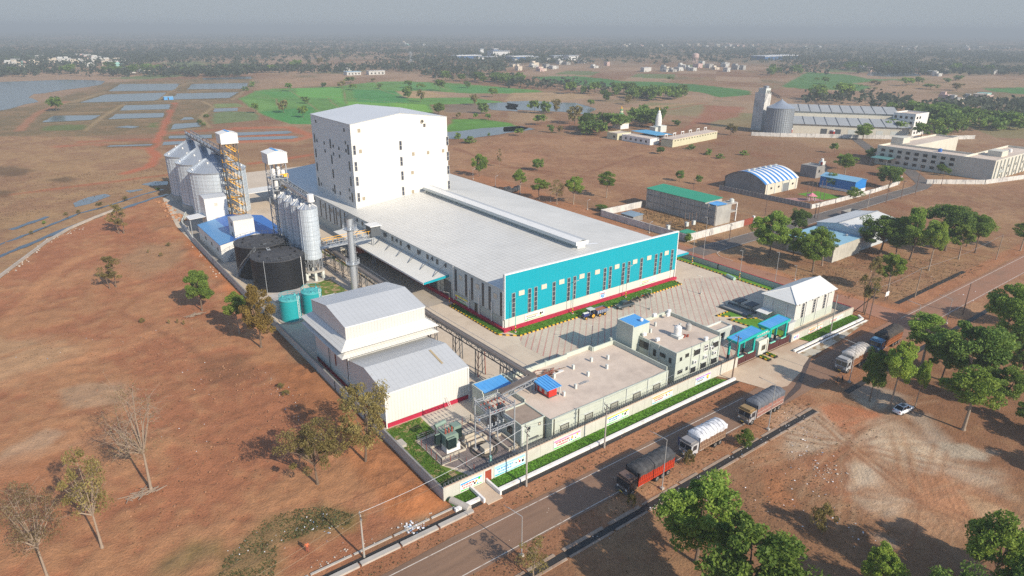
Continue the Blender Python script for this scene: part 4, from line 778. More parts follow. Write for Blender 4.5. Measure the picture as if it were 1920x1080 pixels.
mb = MB(); a_ = 1.9/10.15; mb.poly([(43.0, 206, 5.47-a_*.2), (48.6, 206, 5.47+a_*5.4), (48.6, 226.9, 5.47+a_*5.4), (43.0, 226.9, 5.47-a_*.2)], BlueMid); mb.poly([(43.0, 200.0, 5.47-a_*.2), (45.9, 200.0, 5.47+a_*2.7), (47.9, 206, 5.47+a_*4.7), (43, 206, 5.47-a_*.2)], BlueMid); mb.build('pale_sheet', rf)
for y in (204, 211, 218): win(sh, 'x', 43.2, y-.5, y+.5, 2.6, 3.6, FrameDk, Glass, 1, 2, -1)
mb = MB()
for i in range(9): mb.box(44.6+.18*i, 199.2, .0, 44.8+.18*i, 200.15, .3*i+.2, SteelGrey)
mb.bar((44.6, 199.2, 1.1), (46.2, 199.2, 3.6), .08, .08, SteelGrey); mb.build('stair', sh)
# black tanks
def railing(mb, x, y, R, z, mat, n=24, h=1.05, th=.06, a0=0, a1=2*PI):
    P = lambda q, zz_: (x+R*math.cos(q), y+R*math.sin(q), zz_)
    for j in range(n):
        a, b = a0+(a1-a0)*j/n, a0+(a1-a0)*(j+1)/n; mb.bar(P(a, z), P(a, z+h), th, th, mat); mb.bar(P(a, z+h), P(b, z+h), th, th, mat); mb.bar(P(a, z+h*.55), P(b, z+h*.55), th*.8, th*.8, mat)
    return mb
def tank(lab, x, y, R, h, shell, top, rail, hatches, cat='tank', name='storage_tank', lad=None):
    t = thing(name, lab, cat, (x, y, 0)); MB().lathe(x, y, [(R+.5, 0), (R+.5, .3), (R-.2, .3)], Concrete, 40).build('footing', t)
    prof = [(R, .3)]
    for i in range(1, 7): z = .3+(h-.3)*i/6; prof += [(R, z-.05), (R+.03, z-.03), (R+.03, z), (R, z+.01)]
    MB().lathe(x, y, prof, shell, 48).build('shell', t)
    MB().lathe(x, y, [(R+.1, h-.12), (R+.1, h+.05), (R, h+.06), (R*.5, h+.32), (.02, h+.5)], top, 48).build('tank_top', t)
    railing(MB(), x, y, R-.05, h+.05, rail, int(R*4)).build('guard_rail', t)
    for j in range(hatches): a = 2*PI*j/hatches+.35; mb = MB(); mb.tube((x+R*.68*math.cos(a), y+R*.68*math.sin(a), h+.1), (x+R*.68*math.cos(a), y+R*.68*math.sin(a), h+.62), .27, Black if hatches > 4 else top, n=10); mb.build('roof_hatch', t)
    return t
k = tank('nearer black tank with two rings of roof hatches', 50.9, 172.3, 6.8, 8.6, BlackTank, BlackTop, SteelDark, 9)
mb = MB(); mb.bar((45.8, 167.6, .3), (45.8, 167.6, 9), .1, .1, SteelGrey); mb.bar((55.2, 166.7, .0), (55.2, 166.7, 8.6), .12, .12, WhiteP); mb.bar((50, 176, 8.9), (50.2, 180, 9.6), .9, .12, SteelGrey); mb.build('pipe', k)
k = tank('farther black tank with spiral stair, behind its twin', 50.2, 184.4, 6.8, 9.4, BlackTank, BlackTop, SteelDark, 9)
mb = MB()
for i in range(26):
    a = PI*1.02+i*.042; z = .4+i*.345; P = lambda r, zz_: (50.2+r*math.cos(a), 184.4+r*math.sin(a), zz_)
    mb.bar(P(6.82, z), P(7.6, z), .3, .06, SteelGrey); mb.bar(P(7.6, z), P(7.6, z+1.0), .04, .04, SteelGrey)
for i in range(25):
    a, b = PI*1.02+i*.042, PI*1.02+(i+1)*.042; mb.bar((50.2+7.6*math.cos(a), 184.4+7.6*math.sin(a), 1.4+i*.345), (50.2+7.6*math.cos(b), 184.4+7.6*math.sin(b), 1.4+(i+1)*.345), .06, .06, SteelGrey)
mb.build('spiral_stair', k)
TealTank = MAT('teal_tank_paint', (.015, .33, .35), .5, var=.12, scale=.6, streak=.15)
for (x, y, h, l) in ((45.1, 147.6, 5.5, 'nearer teal tank beside the compound wall'), (50.7, 148.3, 5.8, 'teal tank half hidden by the powerhouse roof')):
    k = tank(l, x, y, 2.35, h, TealTank, MAT('teal_tank_top', (.10, .45, .45), .6, var=.2) if h < 5.6 else bpy.data.materials['teal_tank_top'], TealTank, 3)
    mb = MB(); mb.bar((x+1.1, y-2.2, .3), (x+1.1, y-2.2, h+1), .07, .07, WhiteP); mb.bar((x+1.5, y-2.05, .3), (x+1.5, y-2.05, h+1), .07, .07, WhiteP)
    for i in range(int(h/.4)): mb.bar((x+1.1, y-2.2, .5+.4*i), (x+1.5, y-2.05, .5+.4*i), .05, .05, WhiteP)
    mb.build('ladder', k)
pr = thing('pump_room', 'small grey pump room with flat roof behind the teal tanks', 'shed', (46, 155.5, 0))
box_walls(MB(), 43.5, 51.5, 153.2, 158.2, 0, 3.0, GreyPale).build('wall', pr); MB().box(43.3, 153, 3.0, 51.7, 158.4, 3.2, Concrete).build('roof', pr); win(pr, 'y', 153.2, 45, 46, 1.2, 2.2)
o = MB().box(54.2, 149.2, .15, 57.6, 151.6, 2.3, Red).box(54.1, 149.1, 2.3, 57.7, 151.7, 2.45, WhiteP).build('dosing_cabin', loc=(56, 150, 0)); tag(o, 'small red cabin with pale roof behind the powerhouse', 'cabin')
o = MB().box(52.5, 146.6, 1.9, 56.5, 148.6, 2.05, BlueDark).box(52.6, 146.7, .1, 56.3, 148.5, 1.9, GreyPale).build('chemical_store', loc=(54, 147.5, 0)); tag(o, 'low store with dark blue lid beside the red cabin', 'shed')
# chimney with gantry
ch = thing('chimney', 'slim silver steel chimney with two ringed platforms', 'chimney', (64.8, 155.3, 0))
MB().lathe(64.8, 155.3, [(1.15, 0), (1.1, .5), (.95, .5), (.85, 8), (.74, 19.6), (.74, 20.2)], Steel, 20).build('stack', ch, smooth=False)
mb = MB(); mb.lathe(64.8, 155.3, [(1.25, 20.3), (.05, 21.1)], SteelDark, 16)
for q in range(4): a = q*PI/2; mb.bar((64.8+.7*math.cos(a), 155.3+.7*math.sin(a), 20.1), (64.8+.9*math.cos(a), 155.3+.9*math.sin(a), 20.45), .06, .06, SteelGrey)
mb.build('rain_cap', ch)
for z in (8.0, 17.3):
    mb = MB(); mb.lathe(64.8, 155.3, [(.8, z-.6), (1.75, z), (1.75, z+.1), (.8, z+.1)], Steel, 18); railing(mb, 64.8, 155.3, 1.72, z+.1, Steel, 14); mb.build('platform', ch)
mb = MB(); mb.bar((65.7, 154.7, .5), (65.6, 154.8, 20), .06, .06, SteelGrey); mb.bar((65.5, 154.3, .5), (65.4, 154.5, 20), .06, .06, SteelGrey)
for i in range(48): mb.bar((65.7, 154.7, .6+.4*i), (65.5, 154.3, .6+.4*i), .04, .04, SteelGrey)
for i in range(8): railing(mb, 65.6, 154.5, .42, 3+2*i, SteelGrey, 6, .02)
mb.build('ladder', ch)
gb = thing('pipe_gantry', 'lattice gantry with orange handrail between slim silos and chimney', 'bridge', (72, 165, 0))
truss(MB(), (62.4, 171.6, 8.2), (78.5, 171.6, 8.6), 2.0, 1.3, SteelGrey, 9, deck=Steel).build('bridge', gb)
mb = MB()
for s_ in (-1, 1):
    mb.bar((62.4, 171.6+s_, 10.5), (78.5, 171.6+s_, 10.9), .09, .09, Orange)
    for i in range(10): mb.bar((62.4+i*1.78, 171.6+s_, 9.5), (62.4+i*1.78, 171.6+s_, 10.5+.04*i), .07, .07, Orange)
mb.build('guard_rail', gb)
mb = MB(); mb.bar((78.3, 171, 0), (78.3, 171, 8.6), .25, .25, SteelGrey); mb.bar((78.3, 172.4, 0), (78.3, 172.4, 8.6), .25, .25, SteelGrey); mb.box(77.2, 170, 9.3, 80.2, 173.2, 12.2, SteelDark, ); mb.box(76.9, 169.6, 12.2, 80.5, 173.6, 12.4, WhiteP); mb.build('drive_house', gb)
# long belt conveyor on trestles
bc = thing('belt_conveyor', 'long dark belt conveyor on trestles passing the powerhouse', 'conveyor', (66, 120, 0))
pts = [(68.0, 200, 4.6), (67.3, 160, 4.6), (66.2, 118, 5.2), (65.9, 82.6, 6.2)]
Belt = MAT('brown_belt_cover', (.14, .115, .10), .85, var=.3, scale=1.)
mb = MB()
for a, c_ in zip(pts, pts[1:]): truss(mb, a, c_, 1.5, .95, SteelDark, 18)
truss(mb, (66.3, 81.8, 6.2), (58.2, 81.0, 5.9), 1.5, .9, SteelGrey, 6); mb.build('bridge', bc)
mb = MB()
for a, c_ in zip(pts, pts[1:]): mb.bar(Vector(a)+Vector((0, 0, 1.05)), Vector(c_)+Vector((0, 0, 1.05)), 1.15, .16, Belt)
mb.bar((66.4, 82.6, 7.25), (66.0, 81.6, 7.25), 1.3, .16, Belt); mb.bar((66.5, 81.8, 7.22), (58.2, 81.0, 6.95), 1.2, .16, Belt); mb.build('belt', bc)
mb = MB()
for a, c_ in zip(pts, pts[1:]):
    a, c_ = Vector(a), Vector(c_)
    for s_ in (-.75, .75): mb.bar(a+Vector((s_, 0, 1.9)), c_+Vector((s_, 0, 1.9)), .05, .05, SteelGrey)
mb.build('handrail', bc)
for y in (90, 98.5, 107, 117.5, 127, 136, 145, 155, 161, 167, 173, 180, 188):
    for (a, c_) in zip(pts, pts[1:]):
        if c_[1] <= y <= a[1]: f = (a[1]-y)/(a[1]-c_[1]); x = a[0]+(c_[0]-a[0])*f; z = a[2]+(c_[2]-a[2])*f
    mb = MB(); mt = Rust if y == 98.5 else SteelDark
    for dx in (-.75, .75): mb.bar((x+dx*1.2, y-.5, 0), (x+dx, y-.5, z), .14, .14, mt); mb.bar((x+dx*1.2, y+.5, 0), (x+dx, y+.5, z), .14, .14, SteelDark)
    for k_ in range(3): q0, q1 = z*k_/3, z*(k_+1)/3; mb.bar((x-.8, y-.5, q0), (x+.8, y-.5, q1), .07, .07, SteelDark); mb.bar((x-.8, y+.5, q1), (x-.8, y-.5, q0), .07, .07, SteelDark)
    mb.build('trestle', bc)
mb = MB()
for x, y in ((64.9, 80.9), (66.9, 80.9), (64.9, 82.9), (66.9, 82.9)): mb.bar((x, y, 4.5), (x, y, 6.3), .14, .14, SteelDark)
mb.build('trestle', bc)
# powerhouse
ph = thing('powerhouse', 'white powerhouse with stepped grey roofs, double awning and red skirting', 'building', (50.5, 108, 0))
PX0, PX1 = 42.2, 59.0
mb = MB(); zl = [(92.2, 0), (92.2, 6.8), (100, 8.4), (107.5, 6.9)]
mb.poly([(PX0, 92.2, .9), (PX1, 92.2, .9), (PX1, 92.2, 6.8), (PX0, 92.2, 6.8)], WhiteRib)
for x, rev in ((PX0, True), (PX1, False)):
    p = [(x, 92.2, .9), (x, 108, .9), (x, 108, 6.8), (x, 100, 8.4), (x, 92.2, 6.8)]; mb.poly(p[::-1] if rev else p, WhiteRib)
mb.build('lower_wall', ph)
mb = MB(); mb.box(PX0-.06, 92.14, 0, PX1+.06, 124, .9, Crimson, skip=(1,)); mb.build('skirting', ph)
mb = MB(); gable(mb, PX0, PX1, 92.2, 107.8, 6.83, 8.43, RoofPale, 'x', .1, .12); mb.build('lower_roof', ph)
mb = MB(); gwalls(mb, PX0, PX1, 107.4, 124, .9, 8.6, 8.6, WhiteRib, 'y'); gwalls(mb, PX0+.02, PX1-.02, 107.42, 123.98, 10.4, 13.6, 15.1, WhiteRib, 'x'); gwalls(mb, PX0+.5, PX1-.5, 107.9, 123.5, 8.6, 10.4, 10.4, MAT('louvre_gap', (.30, .27, .22), .8), 'y'); mb.build('upper_wall', ph)
mb = MB(); gable(mb, PX0, PX1, 107.4, 124, 13.63, 15.13, RoofPale, 'x', .1, .12); mb.build('upper_roof', ph)
def skirt(mb, zt, zb, o, mat, t=.08):
    i = (PX0-.02, PX1+.02, 107.38, 124.02); e = (PX0-o, PX1+o, 107.38-o, 124.02+o)
    I = [(i[0], i[2]), (i[1], i[2]), (i[1], i[3]), (i[0], i[3])]; E = [(e[0], e[2]), (e[1], e[2]), (e[1], e[3]), (e[0], e[3])]
    for k_ in range(4):
        a, b, c_, d = E[k_], E[(k_+1) % 4], I[(k_+1) % 4], I[k_]; p = [(*a, zb), (*b, zb), (*c_, zt), (*d, zt)]; mb.hexa(p, [(q[0], q[1], q[2]+t) for q in p], mat)
    return mb
skirt(MB(), 11.0, 9.7, 1.9, WhiteRib).build('upper_awning', ph); skirt(MB(), 9.3, 8.3, 1.9, WhiteRib).build('lower_awning', ph)
for x, y, z in ((PX0-.1, 92.3, 6.6), (PX1+.1, 92.3, 6.7), (PX0-.1, 107.2, 8.3)): mb = MB(); mb.bar((x, y-.15, 0), (x, y-.15, z), .2, .2, WhiteP); mb.build('downpipe', ph)
mb = MB(); mb.bar((PX0, 92.1, 6.72), (PX1, 92.1, 6.72), .16, .16, WhiteP); mb.bar((PX0, 107.3, 13.55), (PX1, 107.3, 13.55), .14, .16, WhiteP); mb.build('gutter', ph)
mb = MB(); mb.bar((PX0-.04, 113.5, 3.2), (PX0-.04, 113.5, 5.6), .12, .35, Rust); mb.bar((PX0-.2, 116.5, 1), (PX0-.2, 116.5, 6), .1, .1, SteelDark); mb.build('wall_pipe', ph)
MAT('ochre_roof_strip', (.40, .31, .18), .8)
mb = MB(); mb.hexa([(55.0, 94.8, 7.52), (55.4, 94.8, 7.52), (55.4, 99.3, 8.45), (55.0, 99.3, 8.45)], [(55.0, 94.8, 7.56), (55.4, 94.8, 7.56), (55.4, 99.3, 8.49), (55.0, 99.3, 8.49)], bpy.data.materials['ochre_roof_strip']); mb.build('roof_strip', ph)
# ================================================================ FRONT BUILDINGS, GATE, WALLS, SUBSTATION
def parapet(mb, x0, x1, y0, y1, z0, z1, t, mat, open_=()):
    if 'f' not in open_: mb.box(x0, y0, z0, x1, y0+t, z1, mat)
    if 'b' not in open_: mb.box(x0, y1-t, z0, x1, y1, z1, mat)
    if 'l' not in open_: mb.box(x0, y0+t+.002, z0, x0+t, y1-t-.002, z1, mat)
    if 'r' not in open_: mb.box(x1-t, y0+t+.002, z0, x1, y1-t-.002, z1, mat)
    return mb
FacadeLines = MAT('grooved_green_grey_wall', (.50, .53, .45), .8, var=.1, scale=.5, streak=.16, lines=((2, 1.15, .02, .22), (0, 4.6, .006, .3)))
Blind = MAT('pale_window_blind', (.30, .30, .255), .6, var=.15)
lb = thing('control_building', 'long flat roofed grey green building behind the front banners', 'building', (77, 80, 0))
MB().extr([(62.5, 72.0), (91.4, 72.0), (91.4, 86.8), (85.4, 86.8), (85.4, 88.0), (79.3, 88.0), (79.3, 87.6), (62.5, 87.6)], 0, 4.3, FacadeLines, RoofSlab).build('wall', lb)
mb = MB(); mb.box(62.5, 72, 4.3, 91.4, 72.25, 4.45, GreenGrey)
for a, c_ in (((91.25, 72.3), (91.25, 86.7)), ((91.3, 86.65), (85.6, 86.65)), ((85.5, 86.7), (85.5, 87.9)), ((85.4, 87.85), (79.4, 87.85)), ((79.2, 87.45), (62.6, 87.45))): mb.bar((*a, 4.75), (*c_, 4.75), .22, .9, GreenGrey)
mb.bar((62.6, 79.5, 4.5), (62.6, 87.4, 4.5), .2, .4, GreenGrey); mb.build('parapet', lb)
for x in (65.3, 70.9, 77.1, 82.9, 88.3):
    win(lb, 'y', 72, x-.95, x+.95, 1.4, 2.6, FrameDk, Blind, 1, 1, -1, .13, .1)
    mb = MB(); parapet(mb, x-1.15, x+1.15, 71.86, 71.99, 1.2, 1.3, .1, GreyPale, 'lr'); mb.box(x-1.15, 71.86, 2.68, x+1.15, 71.99, 2.8, GreyPale); mb.build('window_hood', lb)
for x in (62.9, 68.4, 74.3, 80.1, 85.7, 91.0): mb = MB(); mb.bar((x, 71.92, 0), (x, 71.92, 4.4), .14, .14, GreyPale if x > 70 else FrameDk); mb.build('downpipe', lb)
for x, y in ((72.1, 82.9), (77.3, 83.4), (82.2, 83.6), (82.6, 79.7), (77.7, 79.7), (72.7, 77.6), (85.5, 82.4), (69.3, 76.9)): mb = MB(); mb.box(x-.22, y-.22, 4.3, x+.22, y+.22, 5.2, GreyPale); mb.build('roof_stub', lb)
for x in (68, 73.9, 91.3): mb = MB(); mb.box(x-.25, 87.3, 4.3, x+.25, 87.75, 5.35, GreenGrey); mb.build('parapet_pier', lb)
for x, y in ((91.55, 78.5), (91.55, 82.6)): mb = MB(); mb.box(x, y-.45, 2.8, x+.4, y+.45, 3.6, WhiteP); mb.tube((x+.401, y, 3.2), (x+.42, y, 3.2), .3, SteelDark, n=10); mb.build('air_conditioner', lb)
ws = thing('switch_room', 'brown roofed low annex at the substation end, with blue sheeted rear block', 'building', (60, 80, 0))
mb = MB(); mb.extr([(57.4, 73.8), (62.45, 73.8), (62.45, 79.3), (57.4, 79.3)], 0, 4.1, GreenGrey, MAT('brown_roof_screed', (.33, .255, .20), .9, var=.3, scale=.8, col2=(.24, .18, .14), c2s=.3)); mb.build('front_wall', ws)
mb = MB(); parapet(mb, 57.35, 62.45, 73.75, 79.3, 4.1, 4.35, .18, GreenGrey); mb.build('parapet', ws)
mb = MB(); mb.extr([(57.4, 79.32), (63.5, 79.32), (63.5, 84.9), (57.4, 84.9)], 0, 3.8, Grey, RoofSlab); mb.extr([(57.5, 85), (63.8, 85), (63.8, 88.4), (57.5, 88.4)], 0, 4.9, GreenGrey, Concrete); mb.build('rear_wall', ws)
mb = MB(); parapet(mb, 57.4, 64.3, 84.95, 88.5, 4.9, 5.35, .18, GreenGrey, 'f'); mb.hexa([(57.7, 84.8, 5.0), (63.7, 84.8, 5.0), (63.7, 88.2, 5.3), (57.7, 88.2, 5.3)], [(57.7, 84.8, 5.08), (63.7, 84.8, 5.08), (63.7, 88.2, 5.38), (57.7, 88.2, 5.38)], BlueRoof); mb.build('blue_roof', ws)
win(ws, 'x', 57.4, 76.2, 77.6, 1.2, 2.7, FrameDk, Glass, 2, 2, -1); win(ws, 'x', 57.4, 80.5, 82.2, .3, 2.5, FrameDk, Glass, 2, 1, -1); win(ws, 'y', 73.8, 58.7, 59.3, 2.9, 3.5, FrameDk, Glass); win(ws, 'y', 73.8, 61.0, 61.5, 3.0, 3.5, FrameDk, Louvre)
mb = MB(); mb.box(59, 73.55, 1.0, 61, 73.79, 1.14, SteelDark); mb.bar((62.2, 73.7, 0), (62.2, 73.7, 4.2), .16, .16, FrameDk); mb.bar((57.6, 73.7, 0), (57.6, 73.7, 4.2), .14, .14, WhiteP); mb.build('wall_pipe', ws)
kx, ky = 67.4, 79.3
ki = thing('generator_kiosk', 'red kiosk under a wavy blue roof on the flat roof', 'kiosk', (kx, ky, 4.3))
mb = MB(); mb.box(kx-.9, ky-1.6, 4.5, kx+.9, ky+1.6, 6.0, Red); mb.box(kx-.95, ky-1.65, 4.35, kx+.95, ky+1.65, 4.5, SteelDark); mb.build('cabinet', ki)
mb = MB(); mb.hexa([(kx-1.7, ky-2.0, 6.15), (kx+1.7, ky-2.0, 6.15), (kx+1.7, ky+2.2, 6.5), (kx-1.7, ky+2.2, 6.5)], [(kx-1.7, ky-2.0, 6.25), (kx+1.7, ky-2.0, 6.25), (kx+1.7, ky+2.2, 6.6), (kx-1.7, ky+2.2, 6.6)], BlueRoof)
for i in range(6): mb.bar((kx-1.5+i*.6, ky-2.05, 6.28), (kx-1.5+i*.6, ky+2.25, 6.63), .18, .12, BlueRoof)
mb.build('roof', ki)
for s_ in (-1, 1):
    mb = MB(); mb.box(kx-.92, ky+s_*.7-.3, 4.8, kx-.905, ky+s_*.7+.3, 5.6, GreyPale); mb.build('panel', ki)
MB().bar((kx+1.5, ky-1.7, 4.3), (kx+1.5, ky-1.7, 6.2), .16, .16, GreyPale).build('post', ki); mb = MB(); mb.bar((kx-1.0, ky+2.0, 4.3), (kx-1.0, ky+2.0, 7.2), .14, .14, Rust); mb.build('post', ki)
random.seed(11)
mb = MB()
for i in range(46): a = random.gauss(0, .35); x, y = 71.6+random.gauss(0, 1.3), 84.6+random.gauss(0, .6); l = random.uniform(.5, 1.6); z = 4.35+random.uniform(0, .35); mb.bar((x-l*math.cos(a), y-l*math.sin(a), z), (x+l*math.cos(a), y+l*math.sin(a), z+random.uniform(-.05, .2)), .09, .07, random.choice((Rust, BarkPale, Bark)))
tag(mb.build('scrap_pile', loc=(71.6, 84.6, 4.3)), 'heap of rusty rods and timber on the flat roof', 'scrap heap')
tag(MB().box(73.3, 83.8, 4.33, 75.3, 85, 4.42, WhiteP).box(73.6, 84, 4.43, 74.2, 84.5, 4.46, FrameDk).build('scrap_sheet', loc=(74.3, 84.4, 4.3)), 'white sheet lying beside the roof scrap heap', 'sheet')
mb = MB(); mb.bar((74.3, 78.4, 4.4), (76.2, 78.0, 4.7), .07, .07, SteelGrey); mb.bar((74.2, 78.0, 4.4), (76.1, 77.6, 4.7), .07, .07, SteelGrey)
for i in range(7): mb.bar((74.45+.28*i, 78.4-.06*i, 4.42+.04*i), (74.35+.28*i, 78.0-.06*i, 4.42+.04*i), .05, .05, SteelGrey)
tag(mb.build('ladder', loc=(75, 78.2, 4.3)), 'steel ladder lying by a stub on the flat roof', 'ladder')
# office block
of = thing('office_building', 'two storey grey green office block with stair tower and roof tanks', 'building', (101, 80, 0))
OX0, OX1, OY0, OY1, OH = 94.1, 107.8, 72.6, 86.8, 7.15
MB().extr([(OX0, OY0), (OX1, OY0), (OX1, OY1), (OX0, OY1)], 0, OH-.3, GreenGrey, RoofSlab).build('wall', of)
mb = MB(); parapet(mb, OX0, OX1, OY0, OY1, OH-.3, OH+.45, .22, GreenGrey, 'fl'); mb.box(OX0, OY0, OH-.3, OX1-.22, OY0+.2, OH-.12, GreenGrey); mb.box(OX0, OY0+.2, OH-.3, OX0+.2, 82.3, OH-.12, GreenGrey); mb.build('parapet', of)
mb = MB(); gwalls(mb, 92.2, 97.0, 82.4, 86.9, 0, 9.3, 9.3, GreenGrey); mb.box(92.2, 86.7, 9.3, 97, 86.9, 9.75, GreenGrey); mb.box(92.2, 82.4, 9.3, 92.4, 86.7, 9.6, GreenGrey); mb.build('stair_tower', of)
mb = MB(); mb.hexa([(92.5, 82.3, 9.33), (97, 82.3, 9.33), (97, 86.6, 9.55), (92.5, 86.6, 9.55)], [(92.5, 82.3, 9.42), (97, 82.3, 9.42), (97, 86.6, 9.64), (92.5, 86.6, 9.64)], BlueRoof); mb.build('blue_roof', of)
mb = MB(); mb.ball((95.6, 83.4, 9.8), .4, .4, .4, WhiteP, 10); mb.build('roof_dome', of)
for x, z in ((100.3, 5.6), (106.1, 5.6), (99.5, 1.9), (102.8, 1.9), (106.1, 1.9)): win(of, 'y', OY0, x-.85, x+.85, z-.7, z+.6, FrameDk, Glass, 3, 1, -1, .09, .12, 'window', GreyPale)
win(of, 'y', OY0, 102.5, 103.7, 4.9, 6.3, WhiteP, Glass, 2, 2, -1, .12, .12)
for x, z, w_ in ((95.5, 5.4, .3), (97.3, 5.7, .5), (95.6, 2.6, .7), (97.6, 2.7, .3)): win(of, 'y', OY0, x-w_, x+w_, z-.4, z+.35, FrameDk, Glass, 1 if w_ < .4 else 2, 1, -1, .07, .1)
for y, z, w_, h in ((80.9, 5.6, 1.2, .75), (78, 5.0, .35, .7), (75.9, 5.3, .7, .4), (74.0, 4.9, .3, .55), (80.6, 2, 1.1, .7)): win(of, 'x', OX0, y-w_, y+w_, z-h, z+h, FrameDk, Glass, 2 if w_ > .5 else 1, 1, -1)
for x, z in ((99.6, 3.6), (102.9, 3.7), (105.8, 3.8), (104.7, 5.2)): mb = MB(); mb.box(x-.45, OY0-.45, z-.3, x+.45, OY0-.03, z+.35, WhiteP); mb.tube((x, OY0-.452, z), (x, OY0-.47, z), .27, SteelDark, n=10); mb.build('air_conditioner', of)
for x, y in ((OX0+1.2, OY0+6), (OX0+.8, OY0+9.2), (OX1-4.4, OY0+.5), (OX1-.6, 86), (103, 86.4), (105.5, 84.8)): mb = MB(); mb.box(x-.45, y-.3, OH-.12 if x < 100 else OH+.45 if y > 84 else OH-.11, x+.45, y+.2, OH+.5 if x < 100 else OH+1.1 if y > 84 else OH+.55, WhiteP); mb.build('air_conditioner', of)
for x in (98.6, 101.3, 104.2, 107.3): mb = MB(); mb.bar((x, OY0-.08, 0), (x, OY0-.08, OH), .12, .12, GreyPale); mb.build('downpipe', of)
for y in (77.0, 79.4): mb = MB(); mb.bar((OX0-.08, y, 0), (OX0-.08, y, OH), .11, .11, GreyPale); mb.build('downpipe', of)
for x, y in ((100.6, 83.9), (104.3, 80.4), (97.4, 82.3)): mb = MB(); mb.box(x-.2, y-.2, OH-.3, x+.2, y+.2, OH+.6, GreyPale); mb.build('roof_stub', of)
def wtank(x, y, z, r, h, mat, lab):
    t = thing('water_tank', lab, 'water tank', (x, y, z)); prof = [(r, z)]
    for i in range(1, 5): q = z+h*i/5; prof += [(r, q-.06), (r*1.04, q), (r, q+.06)]
    prof += [(r, z+h*.9), (r*.85, z+h), (.3, z+h*1.08)]; MB().lathe(x, y, prof, mat, 20).build('body', t); MB().lathe(x, y, [(.3, z+h*1.07), (.3, z+h*1.15), (.02, z+h*1.16)], mat, 12).build('lid', t); return t
MB().box(99.3, 76.6, OH-.3, 101, 78.6, OH+.25, GreyPale).build('tank_plinth', of)
wtank(100.4, 77.8, OH+.25, .75, 1.7, WhiteP, 'white ribbed water tank on the office roof'); wtank(104.8, 78.6, OH-.3, .6, 1.3, MAT('grey_plastic', (.40, .38, .35), .7), 'grey water tank on the office roof')
mb = MB()
for i in range(14): mb.box(*(lambda x, y: (x-.2, y-.1, OH-.3, x+.2, y+.1, OH-.1+random.random()*.2))(101.6+random.gauss(0, .4), 77+random.gauss(0, .3)), Rust)
tag(mb.build('scrap_pile', loc=(101.6, 77, OH-.3)), 'small rusty scrap pile beside the white roof tank', 'scrap heap')
# guard room, gate, weighbridge hall
gr = thing('guard_room', 'low grey flat roofed room behind the gate canopy', 'building', (115, 82, 0))
MB().extr([(113, 79.3), (121.3, 79.3), (121.3, 82.3), (113, 82.3)], 0, 2.9, Grey, RoofSlab).build('wall', gr); parapet(MB(), 113, 121.3, 79.3, 82.3, 2.9, 3.3, .2, GreyPale).build('parapet', gr); win(gr, 'x', 113, 80.2, 81.4, .9, 2.1); win(gr, 'y', 79.3, 114, 115.2, .3, 2.2); win(gr, 'y', 79.3, 117, 118.4, 1, 2.2)
mb = MB(); mb.box(113.4, 81.3, 2.9, 114.2, 82, 3.6, WhiteP); mb.build('air_conditioner', gr)
gt = thing('entrance_gate', 'teal entrance gate with two tilted blue canopies and lettered beam', 'gate', (118, 71.5, 0))
def canopy(x0, x1, y0, y1, za, zb):
    mb = MB(); mb.hexa([(x0, y0, za), (x1, y0, zb), (x1, y1, zb+.1), (x0, y1, za+.1)], [(x0, y0, za+.12), (x1, y0, zb+.12), (x1, y1, zb+.22), (x0, y1, za+.22)], BlueRoof); mb.build('canopy_roof', gt)
    mb = MB()
    for a, c_ in (((x0, y0, za), (x1, y0, zb)), ((x0, y1, za+.1), (x1, y1, zb+.1)), ((x0, y0, za), (x0, y1, za+.1)), ((x1, y0, zb), (x1, y1, zb+.1))): mb.bar(Vector(a)-Vector((0, 0, .1)), Vector(c_)-Vector((0, 0, .1)), .22, .5, TealPaint)
    mb.build('canopy_beam', gt)
canopy(111.4, 119.7, 70.7, 73.6, 4.9, 5.4); canopy(121.8, 129.3, 70.4, 73.3, 5.4, 5.7)
for x, y, z in ((112.0, 71.0, 4.9), (117.4, 71.0, 5.2), (112.2, 73.3, 4.9), (117.4, 73.3, 5.2), (122.2, 70.8, 5.4), (128.8, 70.8, 5.6), (122.2, 73, 5.4), (128.8, 73, 5.6), (126.7, 73, 5.5)):
    mb = MB(); mb.box(x-.24, y-.2, 0, x+.24, y+.2, 1.1, Black); mb.box(x-.22, y-.18, 1.1, x+.22, y+.18, z, TealPaint); mb.build('column', gt)
mb = MB(); mb.box(117.4, 70.65, 4.2, 122.4, 70.95, 5.35, TealPaint); mb.build('beam', gt)
SignL = MAT('pink_white_lettering', (.75, .62, .57), .6)
random.seed(5)
def scribble(mb, x0, x1, z0, h, Y, mat, mat2=None, t=.025):
    """illegible lettering: words as a head-stroke with uneven hanging strokes"""
    x = x0
    while x < x1-.15:
        w_ = random.uniform(.35, .8)*h*2.2; w_ = min(w_, x1-x); m_ = mat2 if mat2 and random.random() < .4 else mat
        mb.box(x, Y-t, z0+h*.82, x+w_, Y, z0+h, m_); q = x
        while q < x+w_-.04:
            ww = random.uniform(.07, .16)*h; mb.box(q, Y-t, z0+h*random.uniform(0, .35), min(q+ww, x+w_), Y, z0+h*.81, m_); q += ww+random.uniform(.08, .22)*h
        x += w_+h*.35
mb = MB(); scribble(mb, 117.7, 122.2, 4.5, .55, 70.64, SignL); mb.build('lettering', gt)
